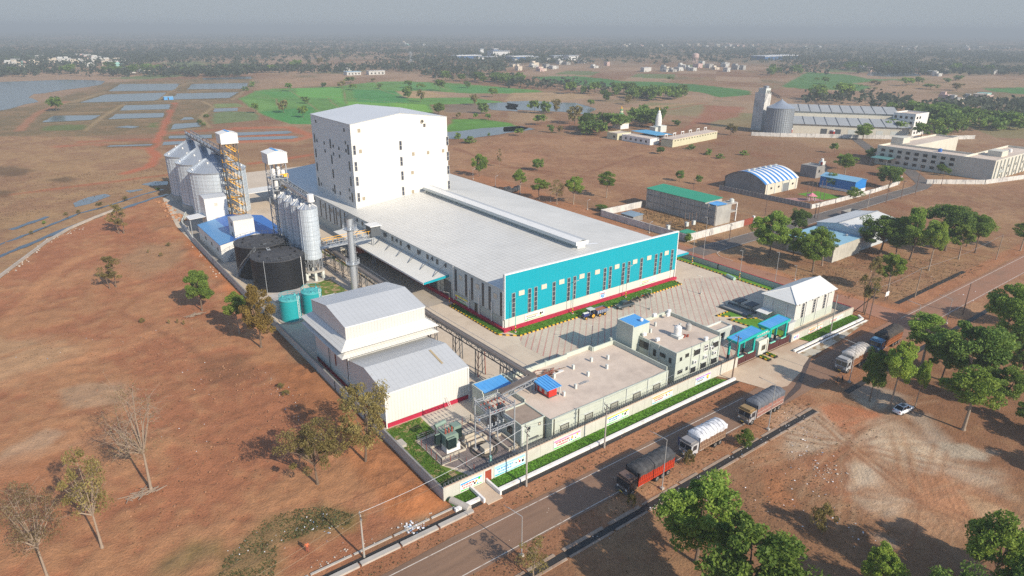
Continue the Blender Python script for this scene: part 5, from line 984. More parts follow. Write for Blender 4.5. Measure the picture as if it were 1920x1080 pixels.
for x0, x1 in ((110.6, 114.0), (114.1, 117.5), (122.1, 126), (126.1, 130.1)):
    mb = MB(); mb.box(x0, 70.3, .1, x1, 70.4, 1.75, Maroon)
    for i in range(int((x1-x0)/.4)): mb.box(x0+.05+i*.4, 70.26, .15, x0+.12+i*.4, 70.3, 1.72, Maroon)
    p_ = mb.build('gate_leaf', gt); mb = MB(); mb.box(x0+.5, 70.2, 1.76, x0+2.4, 70.44, 1.92, MAT('mint_paint', (.25, .70, .52), .6) if 'mint_paint' not in bpy.data.materials else bpy.data.materials['mint_paint']); mb.build('name_strip', p_)
cb = thing('gate_cabin', 'small cream gate cabin between the maroon gate leaves', 'cabin', (119.9, 72, 0))
MB().box(118.1, 70.3, 0, 121.5, 73.2, 3.3, GreyPale).build('wall', cb); parapet(MB(), 118.05, 121.55, 70.25, 73.25, 3.3, 3.55, .2, MAT('cream_paint', (.66, .62, .52), .7, var=.1)).build('parapet', cb); win(cb, 'y', 70.3, 119.5, 120.8, 1.0, 2.2, MAT('tan_frame', (.35, .30, .2), .7), Glass, 2, 1)
mb = MB()
for x in (118.1, 121.3): mb.box(x, 70.1, 0, x+.25, 70.29, 3.3, bpy.data.materials['cream_paint'])
mb.build('pilaster', cb)
for x, l in ((118.0, 'striped planter kerb left of the gate cabin'), (120.3, 'striped planter kerb right of the gate cabin')):
    t = thing('planter', l, 'planter', (x+.6, 68.8, 0)); mb = MB()
    parapet(mb, x, x+1.1, 67.4, 70.0, 0, .4, .2, KerbY); mb.build('kerb_box', t); mb = MB(); mb.box(x+.2, 67.6, 0, x+.9, 69.8, .33, GrassY)
    for i in range(40): u, w_ = random.uniform(x+.25, x+.85), random.uniform(67.65, 69.75); mb.bar((u, w_, .33), (u+random.uniform(-.1, .1), w_, .33+random.uniform(.1, .35)), .09, .05, GrassY)
    mb.build('shrubs', t)
hl = thing('weighbridge_hall', 'white hip roofed hall at the right corner of the plant', 'hall', (145, 78, 0))
HX0, HX1, HY0, HY1, HZ = 137.0, 153.8, 73.7, 82.0, 6.3
mb = MB(); mb.extr([(HX0, HY0), (HX1, HY0), (HX1, HY1), (HX0, HY1)], 2.1, HZ, WhiteRib); mb.build('wall', hl); MB().box(HX0-.06, HY0-.06, 0, HX1+.06, HY1+.06, 2.09, GreenGrey).build('base_wall', hl)
mb = MB(); ym = (HY0+HY1)/2; E = [(HX0-.5, HY0-.5), (HX1+.5, HY0-.5), (HX1+.5, HY1+.5), (HX0-.5, HY1+.5)]; r0, r1 = (HX0+4.0, ym), (HX1-.2, ym); zr = 8.4
for p in ([E[0], E[1], r1, r0], [E[2], E[3], r0, r1], [E[3], E[0], r0], [E[1], E[2], r1]): mb.poly([(q[0], q[1], zr if q in (r0, r1) else HZ-.02) for q in p], MAT('hall_roof', (.70, .69, .65), .5, var=.08, lines=((0, 1., .08, .1),)) if 'hall_roof' not in bpy.data.materials else bpy.data.materials['hall_roof'])
mb.bar((*r0, zr+.03), (*r1, zr+.03), .35, .1, WhiteP); mb.bar((*E[0], HZ+.05), (*r0, zr+.05), .25, .1, WhiteP); mb.bar((*E[3], HZ+.05), (*r0, zr+.05), .25, .1, WhiteP); mb.build('roof', hl)
for i in range(7): x = HX0+.3+i*2.7; mb = MB(); mb.box(x, HY0-.62, HZ-.25, x+.3, HY0-.5, HZ+.02, SteelDark); mb.build('eave_bracket', hl)
for x in (140.2, 145.0, 149.6): win(hl, 'y', HY0, x-.5, x+.5, 2.15, 5.7, FramePale, GlassBrown, 1, 5, -1)
for x in (141.3, 146.1, 151): mb = MB(); mb.bar((x, HY0-.12, 0), (x, HY0-.12, HZ), .14, .14, WhiteP); mb.build('downpipe', hl)
for y in (75.8, 79.6): mb = MB(); mb.bar((HX0-.12, y, 0), (HX0-.12, y, HZ-1), .16, .16, WhiteP); mb.build('downpipe', hl)
mb = MB(); mb.hexa([(134.2, 79, 2.5), (136.9, 79, 2.7), (136.9, 82, 2.7), (134.2, 82, 2.5)], [(134.2, 79, 2.6), (136.9, 79, 2.8), (136.9, 82, 2.8), (134.2, 82, 2.6)], WhiteP); mb.build('side_awning', hl)
mb = MB(); mb.box(134.3, 73.2, 0, 136.8, 76.5, 2.3, GreyPale); mb.box(134.1, 73, 2.3, 136.95, 76.7, 2.45, RoofPale); mb.build('side_room', hl)
wb = thing('weighbridge', 'dark steel weighbridge ramps beside the white hall', 'weighbridge', (136, 90, 0))
mb = MB(); mb.box(133.8, 84.0, 0, 134.3, 92, .55, SteelDark); mb.box(137.6, 84, 0, 138.1, 92, .55, SteelDark); mb.box(134.3, 84.5, 0, 137.6, 91.5, .35, ConcreteD); mb.build('deck', wb)
for y in (85, 88.5): mb = MB(); mb.box(137.3, y, 1.5, 140.5, y+2.2, 1.75, SteelDark); mb.bar((137.5, y+.3, 0), (137.5, y+.3, 1.5), .3, .3, ConcreteD); mb.bar((140.2, y+1.8, 0), (140.2, y+1.8, 1.5), .3, .3, ConcreteD); mb.build('table', wb)
# compound walls with coiled wire
WallP = MAT('cream_grey_compound_wall', (.53, .52, .455), .85, var=.12, scale=.6, streak=.2, col2=(.48, .45, .38), c2s=.2, c2a=.58, c2b=.8)
CopeP = MAT('peach_coping', (.60, .45, .34), .85, var=.15)
def wall(lab, segs, h, mat, cope=None, t=.25, wire=True, name='compound_wall', piers=3.0, cat='wall', pm=None):
    o = thing(name, lab, cat, (*segs[0], 0)); mb = MB(); mp_ = MB(); mc = MB(); mw = MB()
    for a, c_ in zip(segs, segs[1:]):
        a, c_ = Vector((*a, 0)), Vector((*c_, 0)); mb.bar(a+Vector((0, 0, h/2)), c_+Vector((0, 0, h/2)), t, h, mat); d = c_-a; n = max(1, int(d.length/piers)); sd_ = Vector((-d.y, d.x, 0)).normalized()
        for i in range(n+1): p = a+d*i/n; mp_.box(p.x-t*.62, p.y-t*.62, 0, p.x+t*.62, p.y+t*.62, h+.05, pm or mat)
        if cope: mc.bar(a+Vector((0, 0, h+.09)), c_+Vector((0, 0, h+.09)), t*1.3, .08, cope)
        if wire:
            L = d.length; k = int(L/.55); r = .36
            for i in range(k):
                q = a+d*(i+.5)/k+Vector((0, 0, h+.55)); pp = [q+sd_*r*math.cos(u)+Vector((0, 0, r*math.sin(u)))+d.normalized()*(.12*math.cos(u)) for u in (0, 1.05, 2.1, 3.15, 4.2, 5.25)]
                for u, w_ in zip(pp, pp[1:]+pp[:1]): mw.bar(u, w_, .045, .045, SteelDark)
            for i in range(int(L/3)+1): q = a+d*min(1, i*3/L); mw.bar(q+Vector((0, 0, h)), q+Vector((0, 0, h+.75)), .07, .07, SteelDark)
            for z in (.2, .75): mw.bar(a+Vector((0, 0, h+z)), c_+Vector((0, 0, h+z)), .04, .04, SteelDark)
    mb.build('wall_panel', o); mp_.build('piers', o)['kind'] = 'stuff' if False else 'thing'
    if cope: mc.build('coping', o)
    if wire: mw.build('razor_wire', o)
    return o
fw_ = wall('front compound wall with banners, door and razor wire, facing the road', [(40.2, 70), (110.4, 70)], 2.25, WallP, CopeP)
wall('short front wall right of the gate, below the white hall', [(130.4, 70), (156.8, 70)], 1.75, WallP, CopeP, wire=False)
MB().box(47.4, 69.8, .1, 48.6, 69.86, 2.0, Door).build('door', fw_); mb = MB(); mb.box(47.25, 69.78, .1, 47.39, 69.85, 2.1, WhiteP); mb.box(48.61, 69.78, .1, 48.75, 69.85, 2.1, WhiteP); mb.build('door_frame', fw_)
wall('grey left compound wall bordering the red earth', [(40.2, 70.3), (40.3, 110), (40.4, 160), (40.6, 200), (41.0, 225)], 1.9, Grey, ConcreteD, wire=False)
wall('rear stretch of grey wall leading to the big silos', [(41.0, 225.3), (42.5, 250), (46.5, 262)], 1.6, GreyPale, None, wire=False)
wall('right side compound wall along the red side road', [(156.9, 70.3), (157.3, 110), (157.4, 200), (157.4, 290)], 1.7, Grey, MAT('red_coping', (.45, .06, .08), .7, var=.2), wire=False)
# banners on the walls
def banner(lab, x0, x1, z0, z1, top, bot, txt, txt2, pic, Y=69.86, name='banner', side=.6, frame=None):
    t = thing(name, lab, 'banner', ((x0+x1)/2, Y, (z0+z1)/2)); mb = MB(); w_, h = x1-x0, z1-z0
    mb.box(x0-.1, Y-.06, z0-.1, x1+.1, Y-.005, z1+.1, frame or WhiteP); mb.build('board', t)
    mb = MB()
    if top: mb.poly([(x0, Y-.064, z1), (x0, Y-.064, z1-h*.22), (x0+w_*.55, Y-.064, z1-h*.14), (x1, Y-.064, z1-h*.22), (x1, Y-.064, z1)], top)
    if bot: mb.poly([(x0, Y-.064, z0), (x1, Y-.064, z0), (x1, Y-.064, z0+h*.12), (x0+w_*.5, Y-.064, z0+h*.06), (x0, Y-.064, z0+h*.16)], bot)
    if top or bot: mb.build('colour_band', t)
    mb = MB(); scribble(mb, x0+w_*.06, x0+w_*side, z0+h*.52, h*.22, Y-.066, txt); scribble(mb, x0+w_*.1, x0+w_*(side-.08), z0+h*.24, h*.17, Y-.066, txt2); mb.build('lettering', t)
    if pic:
        mb = MB()
        for i, (m_, u, v, r) in enumerate(pic):
            c = (x0+w_*u, z0+h*v); mb.poly([(c[0]+h*r*math.cos(q*PI/4), Y-.068-.002*i, c[1]+h*r*1.15*math.sin(q*PI/4)) for q in range(8)], m_)
        mb.build('picture', t)
    return t
PM = lambda n, c: bpy.data.materials.get(n) or MAT(n, c, .6, var=.06)
pb, pp_, py_, pg, pt_, po, pk, pr_, pu, pv_ = PM('print_blue', (.03, .33, .75)), PM('print_pink', (.80, .22, .42)), PM('print_yellow', (.85, .72, .02)), PM('print_green', (.05, .50, .04)), PM('print_teal', (.06, .42, .50)), PM('print_orange', (.85, .35, .06)), PM('print_black', (.02, .02, .025)), PM('print_red', (.60, .03, .03)), PM('print_sky', (.30, .62, .72)), PM('print_violet', (.36, .12, .52))
banner('white banner with red lettering and green tree, left of the small red door', 43.0, 46.8, .35, 1.75, pb, pg, pr_, pr_, [(pg, .88, .78, .16), (po, .74, .55, .14), (pk, .66, .35, .14), (pk, .6, .6, .09), (pb, .78, .22, .1)])
banner('pale blue banner with dark blue lettering, right of the small red door', 49.3, 55.1, .3, 2.0, pu, pt_, pb, pb, [(pr_, .82, .5, .13), (py_, .78, .75, .08), (pk, .93, .45, .14), (py_, .95, .72, .07), (pk, .7, .5, .08)], side=.62, frame=PM('print_pale_sky', (.62, .80, .84)))
banner('white banner with pink edges and a girl in orange', 61.2, 67.0, .3, 1.85, pp_, pg, pr_, pr_, [(po, .68, .55, .15), (py_, .68, .75, .07), (pb, .66, .3, .1), (pk, .58, .35, .08), (py_, .88, .7, .12), (pk, .82, .35, .08)])
banner('white banner with a broad yellow top and green bottom', 73.3, 78.6, .35, 1.85, py_, pg, pb, pt_, [(pg, .72, .62, .13), (pk, .84, .5, .16), (pu, .7, .25, .12), (pk, .9, .7, .08)])
banner('peach and white banner with orange headline and yellow helmets', 84.9, 90.4, .4, 1.8, po, pt_, po, pr_, [(py_, .66, .75, .1), (pr_, .72, .42, .1), (py_, .84, .35, .12), (pb, .84, .65, .1), (pk, .68, .55, .09)])
banner('white and violet banner with a yellow picture panel, last before the gate', 97.2, 101.7, .4, 1.75, pv_, pu, pb, pk, [(pr_, .82, .5, .3), (py_, .84, .55, .24), (pu, .9, .45, .12)], side=.58)
banner('white banner with orange headline and a red car, below the hall', 137.2, 143.0, .25, 1.35, po, pr_, po, pk, [(pr_, .85, .3, .18), (WhiteP, .84, .55, .16), (pg, .66, .5, .1)], side=.55)
banner('white banner with green foot and red marks, nearest the road corner', 146.4, 152, .25, 1.3, None, pg, pr_, pr_, [(pk, .85, .55, .16), (pg, .75, .5, .1)], side=.55)
banner('small blue and pink notice beside the right gate leaf', 131.0, 133.2, .5, 1.3, None, None, pb, pp_, [(pb, .25, .55, .35), (pp_, .7, .5, .35)], side=.9)
banner('orange headed banner on the teal warehouse base, near its left end', 88.1, 93.8, 1.05, 2.6, None, pg, po, pk, [(pk, .82, .55, .22), (py_, .8, .35, .1), (pk, .92, .6, .14)], Y=Y0-.08, side=.66)
banner('yellow headed banner on the teal warehouse base, near its right end', 127.1, 132.9, 1.1, 2.5, None, pg, py_, pr_, [(pr_, .84, .6, .15), (po, .68, .5, .08), (WhiteP, .84, .6, .09)], Y=Y0-.08, side=.62)
banner('square blue and white notice under the teal facade', 112.2, 114.2, .95, 2.75, None, None, pr_, pb, [(pb, .5, .38, .34), (WhiteP, .5, .4, .18), (pu, .5, .55, .1)], Y=Y0-.08, side=.9)
t = thing('banner', 'yellow edged banner on the long warehouse side wall', 'banner', (82.2, 130.5, 1.6)); MB().box(82.12, 127.6, .85, 82.2, 133.4, 2.5, WhiteP).build('board', t)
mb = MB(); mb.box(82.1, 127.7, 2.1, 82.118, 133.3, 2.45, py_); mb.box(82.1, 127.7, .9, 82.118, 133.3, 1.1, pg); mb.build('colour_band', t); mb = MB()
for k in range(14): y = 128.6+k*.27; mb.box(82.1, y, 1.4+.1*(k % 3), 82.119, y+.18, 1.85, pk if k % 2 else pg)
mb.box(82.1, 132.6, 1.2, 82.119, 133.2, 2.0, pr_); mb.build('lettering', t)
# substation
sg = thing('substation_gantry', 'tall galvanised steel gantry with busbars over the substation', 'gantry', (53.2, 75.6, 0))
G4 = [(51.0, 77.8), (50.9, 73.4), (55.7, 73.4), (55.4, 77.7)]
Galv = MAT('bright_galvanised_steel', (.46, .48, .50), .45, .35, var=.1)
for x, y in G4: mb = MB(); mb.box(x-.4, y-.4, 0, x+.4, y+.4, .35, Concrete); mb.bar((x, y, .3), (x, y, 9.9), .17, .17, Galv); mb.build('column', sg)
for z in (8.9, 5.7):
    mb = MB()
    for (a, c_) in zip(G4, G4[1:]+G4[:1]):
        a, c_ = Vector((*a, z)), Vector((*c_, z)); mb.bar(a, c_, .10, .10, Galv); mb.bar(a+Vector((0, 0, .45)), c_+Vector((0, 0, .45)), .08, .08, Galv)
        for i in range(6): f = (i+.5)/6; mb.bar(a.lerp(c_, f-.08), a.lerp(c_, f+.08)+Vector((0, 0, .45)), .07, .07, Galv)
    mb.build('crossbeam', sg)
for a_, c_ in (((51, 77.8, 3.2), (55.4, 77.7, 3.2)), ((50.9, 73.4, 3.6), (51, 77.8, 3.6))): MB().bar(a_, c_, .09, .09, Galv).build('crossbeam', sg)
for i in range(6):
    x = 51.6+i*.72; mb = MB(); mb.bar((x, 73.6, 8.6), (x, 77.6, 8.6), .06, .06, SteelDark)
    for y in (74.2, 75.6, 77): mb.lathe(x, y, [(.05, 8.9), (.16, 8.85), (.16, 8.75), (.07, 8.7), (.16, 8.6), (.07, 8.5)], Rust, 8)
    mb.build('busbar', sg)
for i in range(5):
    x = 52+i*.75; mb = MB(); mb.bar((x, 77.6, 5.3), (x, 74.4, 5.0), .09, .09, SteelDark); mb.lathe(x, 75.5, [(.08, 5.1), (.17, 5.2), (.08, 5.35), (.17, 5.5), (.08, 5.7)], SteelGrey, 8); mb.build('isolator', sg)
mb = MB(); mb.box(55.1, 76.2, 6.1, 55.9, 77.4, 7.6, SteelDark); mb.bar((55.2, 76.8, 5.8), (55.8, 75, 4.2), .12, .12, FrameDk); mb.box(50.7, 73.1, .4, 51.1, 73.4, 1.5, MAT('mint_box', (.35, .62, .52), .6)); mb.build('switch_box', sg)
tf = thing('power_transformer', 'dark green power transformer with radiators on a white plinth', 'transformer', (47.4, 80.2, 0))
TG = MAT('transformer_green', (.21, .29, .235), .55, var=.2); TG2 = MAT('radiator_green', (.03, .06, .055), .6, var=.2)
MB().box(46.4, 79.3, .2, 49.0, 80.9, 1.5, WhiteP).build('plinth', tf); MB().box(46.3, 79.2, 1.5, 48.4, 81.6, 3.5, TG).box(46.25, 79.15, 3.5, 48.45, 81.65, 3.62, TG).build('tank', tf)
for x0, y0 in ((48.5, 80.3), (46.2, 78.3), (45.3, 80.6)):
    mb = MB()
    for i in range(9): mb.box(x0+i*.18, y0, 1.6, x0+i*.18+.07, y0+.8, 3.3, TG2)
    mb.box(x0, y0+.3, 3.3, x0+1.5, y0+.5, 3.42, TG); mb.build('radiator', tf)
mb = MB(); mb.tube((45.9, 82.0, 4.3), (47.9, 82.0, 4.5), .38, TG, n=12); mb.bar((46.3, 82, 3.5), (46.3, 82, 4), .15, .15, TG); mb.bar((47.5, 82, 3.5), (47.5, 82, 4.2), .15, .15, TG); mb.build('conservator', tf)
for x in (46.7, 47.3, 47.9): mb = MB(); mb.lathe(x, 80.0, [(.12, 3.6), (.2, 3.75), (.1, 3.9), (.2, 4.05), (.1, 4.2), (.17, 4.35), (.03, 4.7)], Rust, 8); mb.build('bushing', tf)
mb = MB(); mb.box(48.5, 80.35, 3.4, 50.0, 81.8, 3.95, TG); mb.box(48.3, 79.3, 2.2, 48.7, 79.7, 3.3, TG); mb.build('cooler_box', tf)
SB = MAT('substation_plinth', (.50, .44, .35), .9, var=.15)
for nm, lab, a in (('oil_pit', 'open concrete oil pit around the transformer', (45.0, 78.5, 49.6, 82.4, .45)), ('cable_trench', 'raised cable trench right of the transformer', (49.9, 79.0, 54.2, 80.4, .8)), ('cable_trench', 'cable trench with gravel top beside the switch room wall', (55.0, 74.0, 56.9, 78.6, .7))):
    mb = MB(); parapet(mb, a[0], a[2], a[1], a[3], 0, a[4], .25, SB); mb.box(a[0]+.25, a[1]+.25, 0, a[2]-.25, a[3]-.25, a[4]*.45, GravelM); tag(mb.build(nm, loc=(a[0], a[1], 0)), lab, 'pit' if nm == 'oil_pit' else 'trench')
for nm, lab, b_, m_ in (('breaker_cabinet', 'pale box on the ringed gravel between gantry legs', (51.4, 75.7, .1, 53.0, 77.0, 1.1), SB), ('cable_chamber', 'long pale cable chamber behind the gantry', (50.6, 80.6, 0, 53.0, 82.0, 1.5), SB), ('marshalling_box', 'low pale slab on the turf beside the left wall', (40.8, 85.2, .1, 42.2, 87, .6), Concrete)):
    tag(MB().box(*b_, m_).box(b_[0]-.06, b_[1]-.06, b_[5], b_[3]+.06, b_[4]+.06, b_[5]+.08, m_).build(nm, loc=b_[:3]), lab, 'cabinet')
fn = thing('substation_fence', 'thin red post fence around the substation gravel', 'fence', (44.2, 77.3, 0)); loop = [(44.2, 85.3), (44.2, 77.3), (47.4, 77.2), (47.5, 73.0)]; loop2 = [(44.2, 85.3), (55, 85.3), (56.8, 82.5)]
mb = MB(); mw = MB()
for LL in (loop, loop2):
    for a, c_ in zip(LL, LL[1:]):
        a, c_ = Vector((*a, 0)), Vector((*c_, 0)); n = max(2, int((c_-a).length/1.6))
        for i in range(n+1): p = a.lerp(c_, i/n); mb.bar(p, p+Vector((0, 0, 1.5)), .08, .08, Rust)
        for z in (.5, 1.0, 1.4): mw.bar(a+Vector((0, 0, z)), c_+Vector((0, 0, z)), .03, .03, SteelGrey)
        mw.bar(a+Vector((0, 0, .1)), c_+Vector((0, 0, .1)), .15, .25, SB)
mb.build('posts', fn); mw.build('mesh_wire', fn)
ch2 = MB()
for r in (1.5, 2.1): ch2.lathe(52.1, 76.9, [(r, .14), (r, .3), (r+.18, .3), (r+.18, .14)], FrameDk, 28)
tag(ch2.build('cable_coil', loc=(52.1, 76.9, .13)), 'two dark cable rings laid round the pale box on gravel', 'cable')
MB()
t = MB(); t.bar((54.5, 91.6, .1), (53.9, 91.9, 2.2), .06, .06, WhiteP); t.bar((54.9, 91.6, .1), (54.3, 91.9, 2.2), .06, .06, WhiteP)
for i in range(6): t.bar((54.4-.1*i, 91.65+.05*i, .4+.33*i), (54.8-.1*i, 91.65+.05*i, .4+.33*i), .04, .04, WhiteP)
tag(t.build('ladder', loc=(54.4, 91.8, .1)), 'short white ladder leaning on the red skirting', 'ladder')
mb = MB(); mb.tube((40.9, 69.2, .3), (42.0, 66.0, .3), .55, Concrete, n=12); tag(mb.build('concrete_pipe', loc=(41.4, 67.5, 0)), 'big concrete pipe end at the wall corner', 'pipe')
# ================================================================ VEHICLES, POLES, PEOPLE
def paint(n, c, r=.45, v=.12): return bpy.data.materials.get(n) or MAT(n, c, r, var=v, scale=1.5)
Chrome = MAT('worn_metal_trim', (.45, .44, .42), .4, .6, var=.2)
HeadL = MAT('headlamp_glass', (.75, .75, .70), .2); TailL = MAT('tail_lamp', (.45, .02, .015), .3)
def wheel(parent, x, y, r, w, hub=None, dual=False):
    mb = MB(); mb.tube((x, y-w/2, r), (x, y+w/2, r), r, Rubber, n=16); mb.tube((x, y-w/2*1.02, r), (x, y+w/2*1.02, r), r*.86, Rubber, n=16)
    p = mb.build('wheel', parent); mb = MB(); s_ = 1 if y > 0 else -1
    mb.tube((x, y+s_*w*.515, r), (x, y+s_*w*.53, r), r*.55, hub or Chrome, n=12); mb.tube((x, y+s_*w*.53, r), (x, y+s_*(w*.53+.07), r), r*.2, SteelDark, n=8); mb.build('rim', p); return p
def truck(lab, x, y, L, cabm, cabm2, bodym, rib, tarpm, rot=0., H=3.55, tarp_h=.5, skirt=.9, seed=1, door=None):
    rnd = random.Random(seed); t = thing('cargo_truck', lab, 'truck', (x, y, 0), rot=rot); OFF[t.name] = (0, 0, 0); t.rotation_euler = (0, 0, rot)
    if not rot: OFF[t.name] = (0, 0, 0)
    mb = MB(); mb.box(.5, -.45, .75, L-.2, .45, 1.0, SteelDark); mb.box(2.6, -1.1, .7, 3.6, -.5, 1.05, SteelGrey); mb.box(2.6, .5, .7, 3.6, 1.1, 1.05, SteelGrey); mb.box(L-.4, -1.1, .55, L-.25, 1.1, .7, SteelDark); mb.build('chassis', t)
    pr2 = [(0.05, .75), (0.0, 1.55), (.22, 2.55), (.45, 2.72), (1.95, 2.75), (1.95, .75)]; mb = MB()
    i = len(mb.v)
    for s_, w_ in ((-1, 1.2), (1, 1.2)): mb.v += [(px_, s_*w_, pz) for px_, pz in pr2]
    n = len(pr2); k = mb.mi(cabm); mb.f += [tuple(range(n)), tuple(range(2*n-1, n-1, -1))]; mb.m += [k, k]
    for j in range(n): mb.f.append((j, n+j, n+(j+1) % n, (j+1) % n)); mb.m.append(k)
    mb.box(-.06, -1.15, .95, .01, 1.15, 1.5, cabm2); mb.box(.25, -1.22, 2.72, 1.9, 1.22, 2.86, cabm2); mb.box(.15, -1.0, 2.86, 1.5, 1.0, 3.15, cabm2); mb.box(-.02, -1.23, 2.58, .6, 1.23, 2.75, cabm2)
    cab = mb.build('cab', t)
    mb = MB()
    for a, b in ((-1.1, -.06), (.06, 1.1)): mb.hexa([(.03, a, 1.62), (.03, b, 1.62), (.215, b, 2.5), (.215, a, 2.5)], [(-.02, a, 1.62), (-.02, b, 1.62), (.165, b, 2.5), (.165, a, 2.5)], Glass)
    mb.build('windscreen', cab)
    for s_ in (-1, 1):
        mb = MB(); mb.hexa([(.45, s_*1.19, 1.6), (1.5, s_*1.19, 1.6), (1.5, s_*1.19, 2.45), (.6, s_*1.19, 2.45)], [(.45, s_*1.23, 1.6), (1.5, s_*1.23, 1.6), (1.5, s_*1.23, 2.45), (.6, s_*1.23, 2.45)], Glass); mb.build('side_window', cab)
        mb = MB(); mb.box(-.09, s_*.85-.17, 1.02, -.055, s_*.85+.17, 1.32, HeadL); mb.build('headlight', cab)
        mb = MB(); mb.bar((.1, s_*1.2, 2.2), (-.25, s_*1.5, 2.2), .04, .04, SteelDark); mb.box(-.3, s_*1.5-.1, 1.8, -.24, s_*1.5+.1, 2.25, SteelDark); mb.build('mirror', cab)
    mb = MB(); mb.box(-.25, -1.2, .5, .0, 1.2, .86, SteelDark); mb.box(-.12, -.6, 1.05, -.055, .6, 1.4, SteelDark)
    for i in range(4): mb.box(-.13, -.58, 1.08+.08*i, -.1, .58, 1.12+.08*i, Chrome)
    mb.box(-.262, -.3, .58, -.252, .3, .76, paint('plate_yellow', (.7, .5, .05))); mb.build('bumper', cab)
    if door: mb = MB(); mb.box(.75, 1.2, 1.0, .82, 2.1, 2.5, door); mb.build('door', cab)
    b0 = 2.15; mb = MB(); mb.box(b0, -1.22, 1.05, L, 1.22, 2.75, bodym)
    nr = int((L-b0)/.42)
    for i in range(nr+1):
        for s_ in (-1, 1): xx = b0+.06+(L-b0-.12)*i/nr; mb.box(xx-.05, min(s_*1.22, s_*1.29), 1.0, xx+.05, max(s_*1.22, s_*1.29), 2.75, rib)
    for s_ in (-1, 1): mb.box(b0, min(s_*1.221, s_*1.27), 1.0, L, max(s_*1.221, s_*1.27), 1.14, rib); mb.box(b0, min(s_*1.221, s_*1.27), 1.75, L, max(s_*1.221, s_*1.27), 1.85, rib)
    mb.build('cargo_body', t)
    # tarpaulin over a lumpy load
    nx, ny = 34, 16; V = []; ym_ = 1.30
    for i in range(nx+1):
        u = i/nx
        for j in range(ny+1):
            v = j/ny*2-1; xx = b0-.1+(L-b0+.2)*u; e = min(1, 8*u, 8*(1-u)); fold = .10*mnoise.noise(Vector((xx*1.6, v*2.5, seed)))+.07*mnoise.noise(Vector((xx*4.5+v*2, v*1.2, seed+9)))
            if abs(v) > .74: q = (abs(v)-.74)/.26; yy = math.copysign(ym_+.03+.05*math.sin(xx*5+seed), v); z = H+tarp_h*.35-q*(skirt+.2*mnoise.noise(Vector((xx*1.1, v, seed+4))))-.12
            else: yy = v/.74*ym_; z = H+tarp_h*(1-(v/.74)**2)*(.6+.4*e)+tarp_h*.35-.12+fold
            if i in (0, nx): z = min(z, H-.1) if abs(v) <= .74 else z
            V.append((xx, yy, z))
    mb = MB(); mb.v = V; k = mb.mi(tarpm)
    for i in range(nx):
        for j in range(ny): a = i*(ny+1)+j; mb.f.append((a, a+ny+1, a+ny+2, a+1)); mb.m.append(k)
    for i in (0, nx):
        q = [(V[i*(ny+1)+j]) for j in range(3, ny-2)]; xx = q[0][0]; mb.poly([(xx, -1.28, 2.3), (xx, 1.28, 2.3)]+q[::-1], tarpm)
    tp = mb.build('tarpaulin', t, smooth=True); mb = MB()
    for i in range(1, 8):
        a = i*nx//8
        for j in range(ny): p, q = V[a*(ny+1)+j], V[a*(ny+1)+j+1]; mb.bar((p[0], p[1], p[2]+.03), (q[0], q[1], q[2]+.03), .035, .035, SteelDark)
    mb.build('rope', tp)
    for xx in (1.0, L-3.9, L-2.6, L-1.35) if L > 9 else (1.0, L-2.6, L-1.35):
        for s_ in (-1, 1): wheel(t, xx, s_*1.05, .52, .34 if xx < 2 else .5)
    return t
def tarpm(n, c, c2): return MAT(n, c, .75, var=.3, scale=1.2, col2=c2, c2s=.9, c2a=.45, c2b=.6, bump=.8, bs=5)
TarpBlk, TarpGrey, TarpWht, TarpBlk2 = tarpm('black_tarpaulin', (.045, .045, .048), (.075, .075, .078)), tarpm('grey_blue_tarpaulin', (.10, .11, .13), (.14, .15, .17)), tarpm('white_tarpaulin', (.72, .73, .75), (.52, .53, .56)), tarpm('brown_black_tarpaulin', (.05, .042, .036), (.08, .065, .05))
truck('orange red truck under a black tarpaulin, nearest on the front road', 62.4, 55.5, 10.4, paint('black_cab', (.03, .028, .03)), paint('cab_trim_red', (.14, .09, .07)), paint('orange_red_body', (.31, .04, .02)), paint('deep_red_rib', (.50, .045, .012)), TarpBlk, .02, seed=3)
truck('grey brown truck under a white tarpaulin with its door open', 77.2, 56.0, 9.0, paint('white_cab', (.45, .45, .46)), paint('cab_grey', (.25, .24, .24)), paint('brown_body', (.20, .11, .07)), paint('tan_rib', (.36, .25, .17)), TarpWht, .0, seed=5, door=paint('dark_blue_door', (.04, .06, .14)))
truck('truck with grey blue tarpaulin over pale red sides, third along the road', 93.4, 56.3, 10.6, paint('pale_cab', (.36, .35, .35)), paint('cab_dull_ochre', (.30, .20, .09)), paint('faded_red_body', (.34, .10, .07)), paint('pale_rib', (.46, .38, .33)), TarpGrey, .02, seed=8)
truck('truck with sagging off white cover parked past the gate', 125.6, 56.1, 9.6, paint('silver_cab', (.42, .44, .46)), paint('cab_silver', (.36, .36, .36)), paint('rust_body', (.26, .12, .06)), paint('rust_rib', (.34, .18, .1)), tarpm('dirty_white_tarpaulin', (.50, .47, .44), (.36, .33, .30)), .03, seed=12)
truck('blue fronted truck with dark brown tarpaulin behind the roadside tree', 140.3, 56.5, 10.2, paint('blue_cab', (.035, .09, .21)), paint('cab_sky', (.15, .30, .45)), paint('orange_brown_body', (.24, .095, .05)), paint('orange_brown_rib', (.42, .17, .07)), TarpBlk2, .02, seed=15)
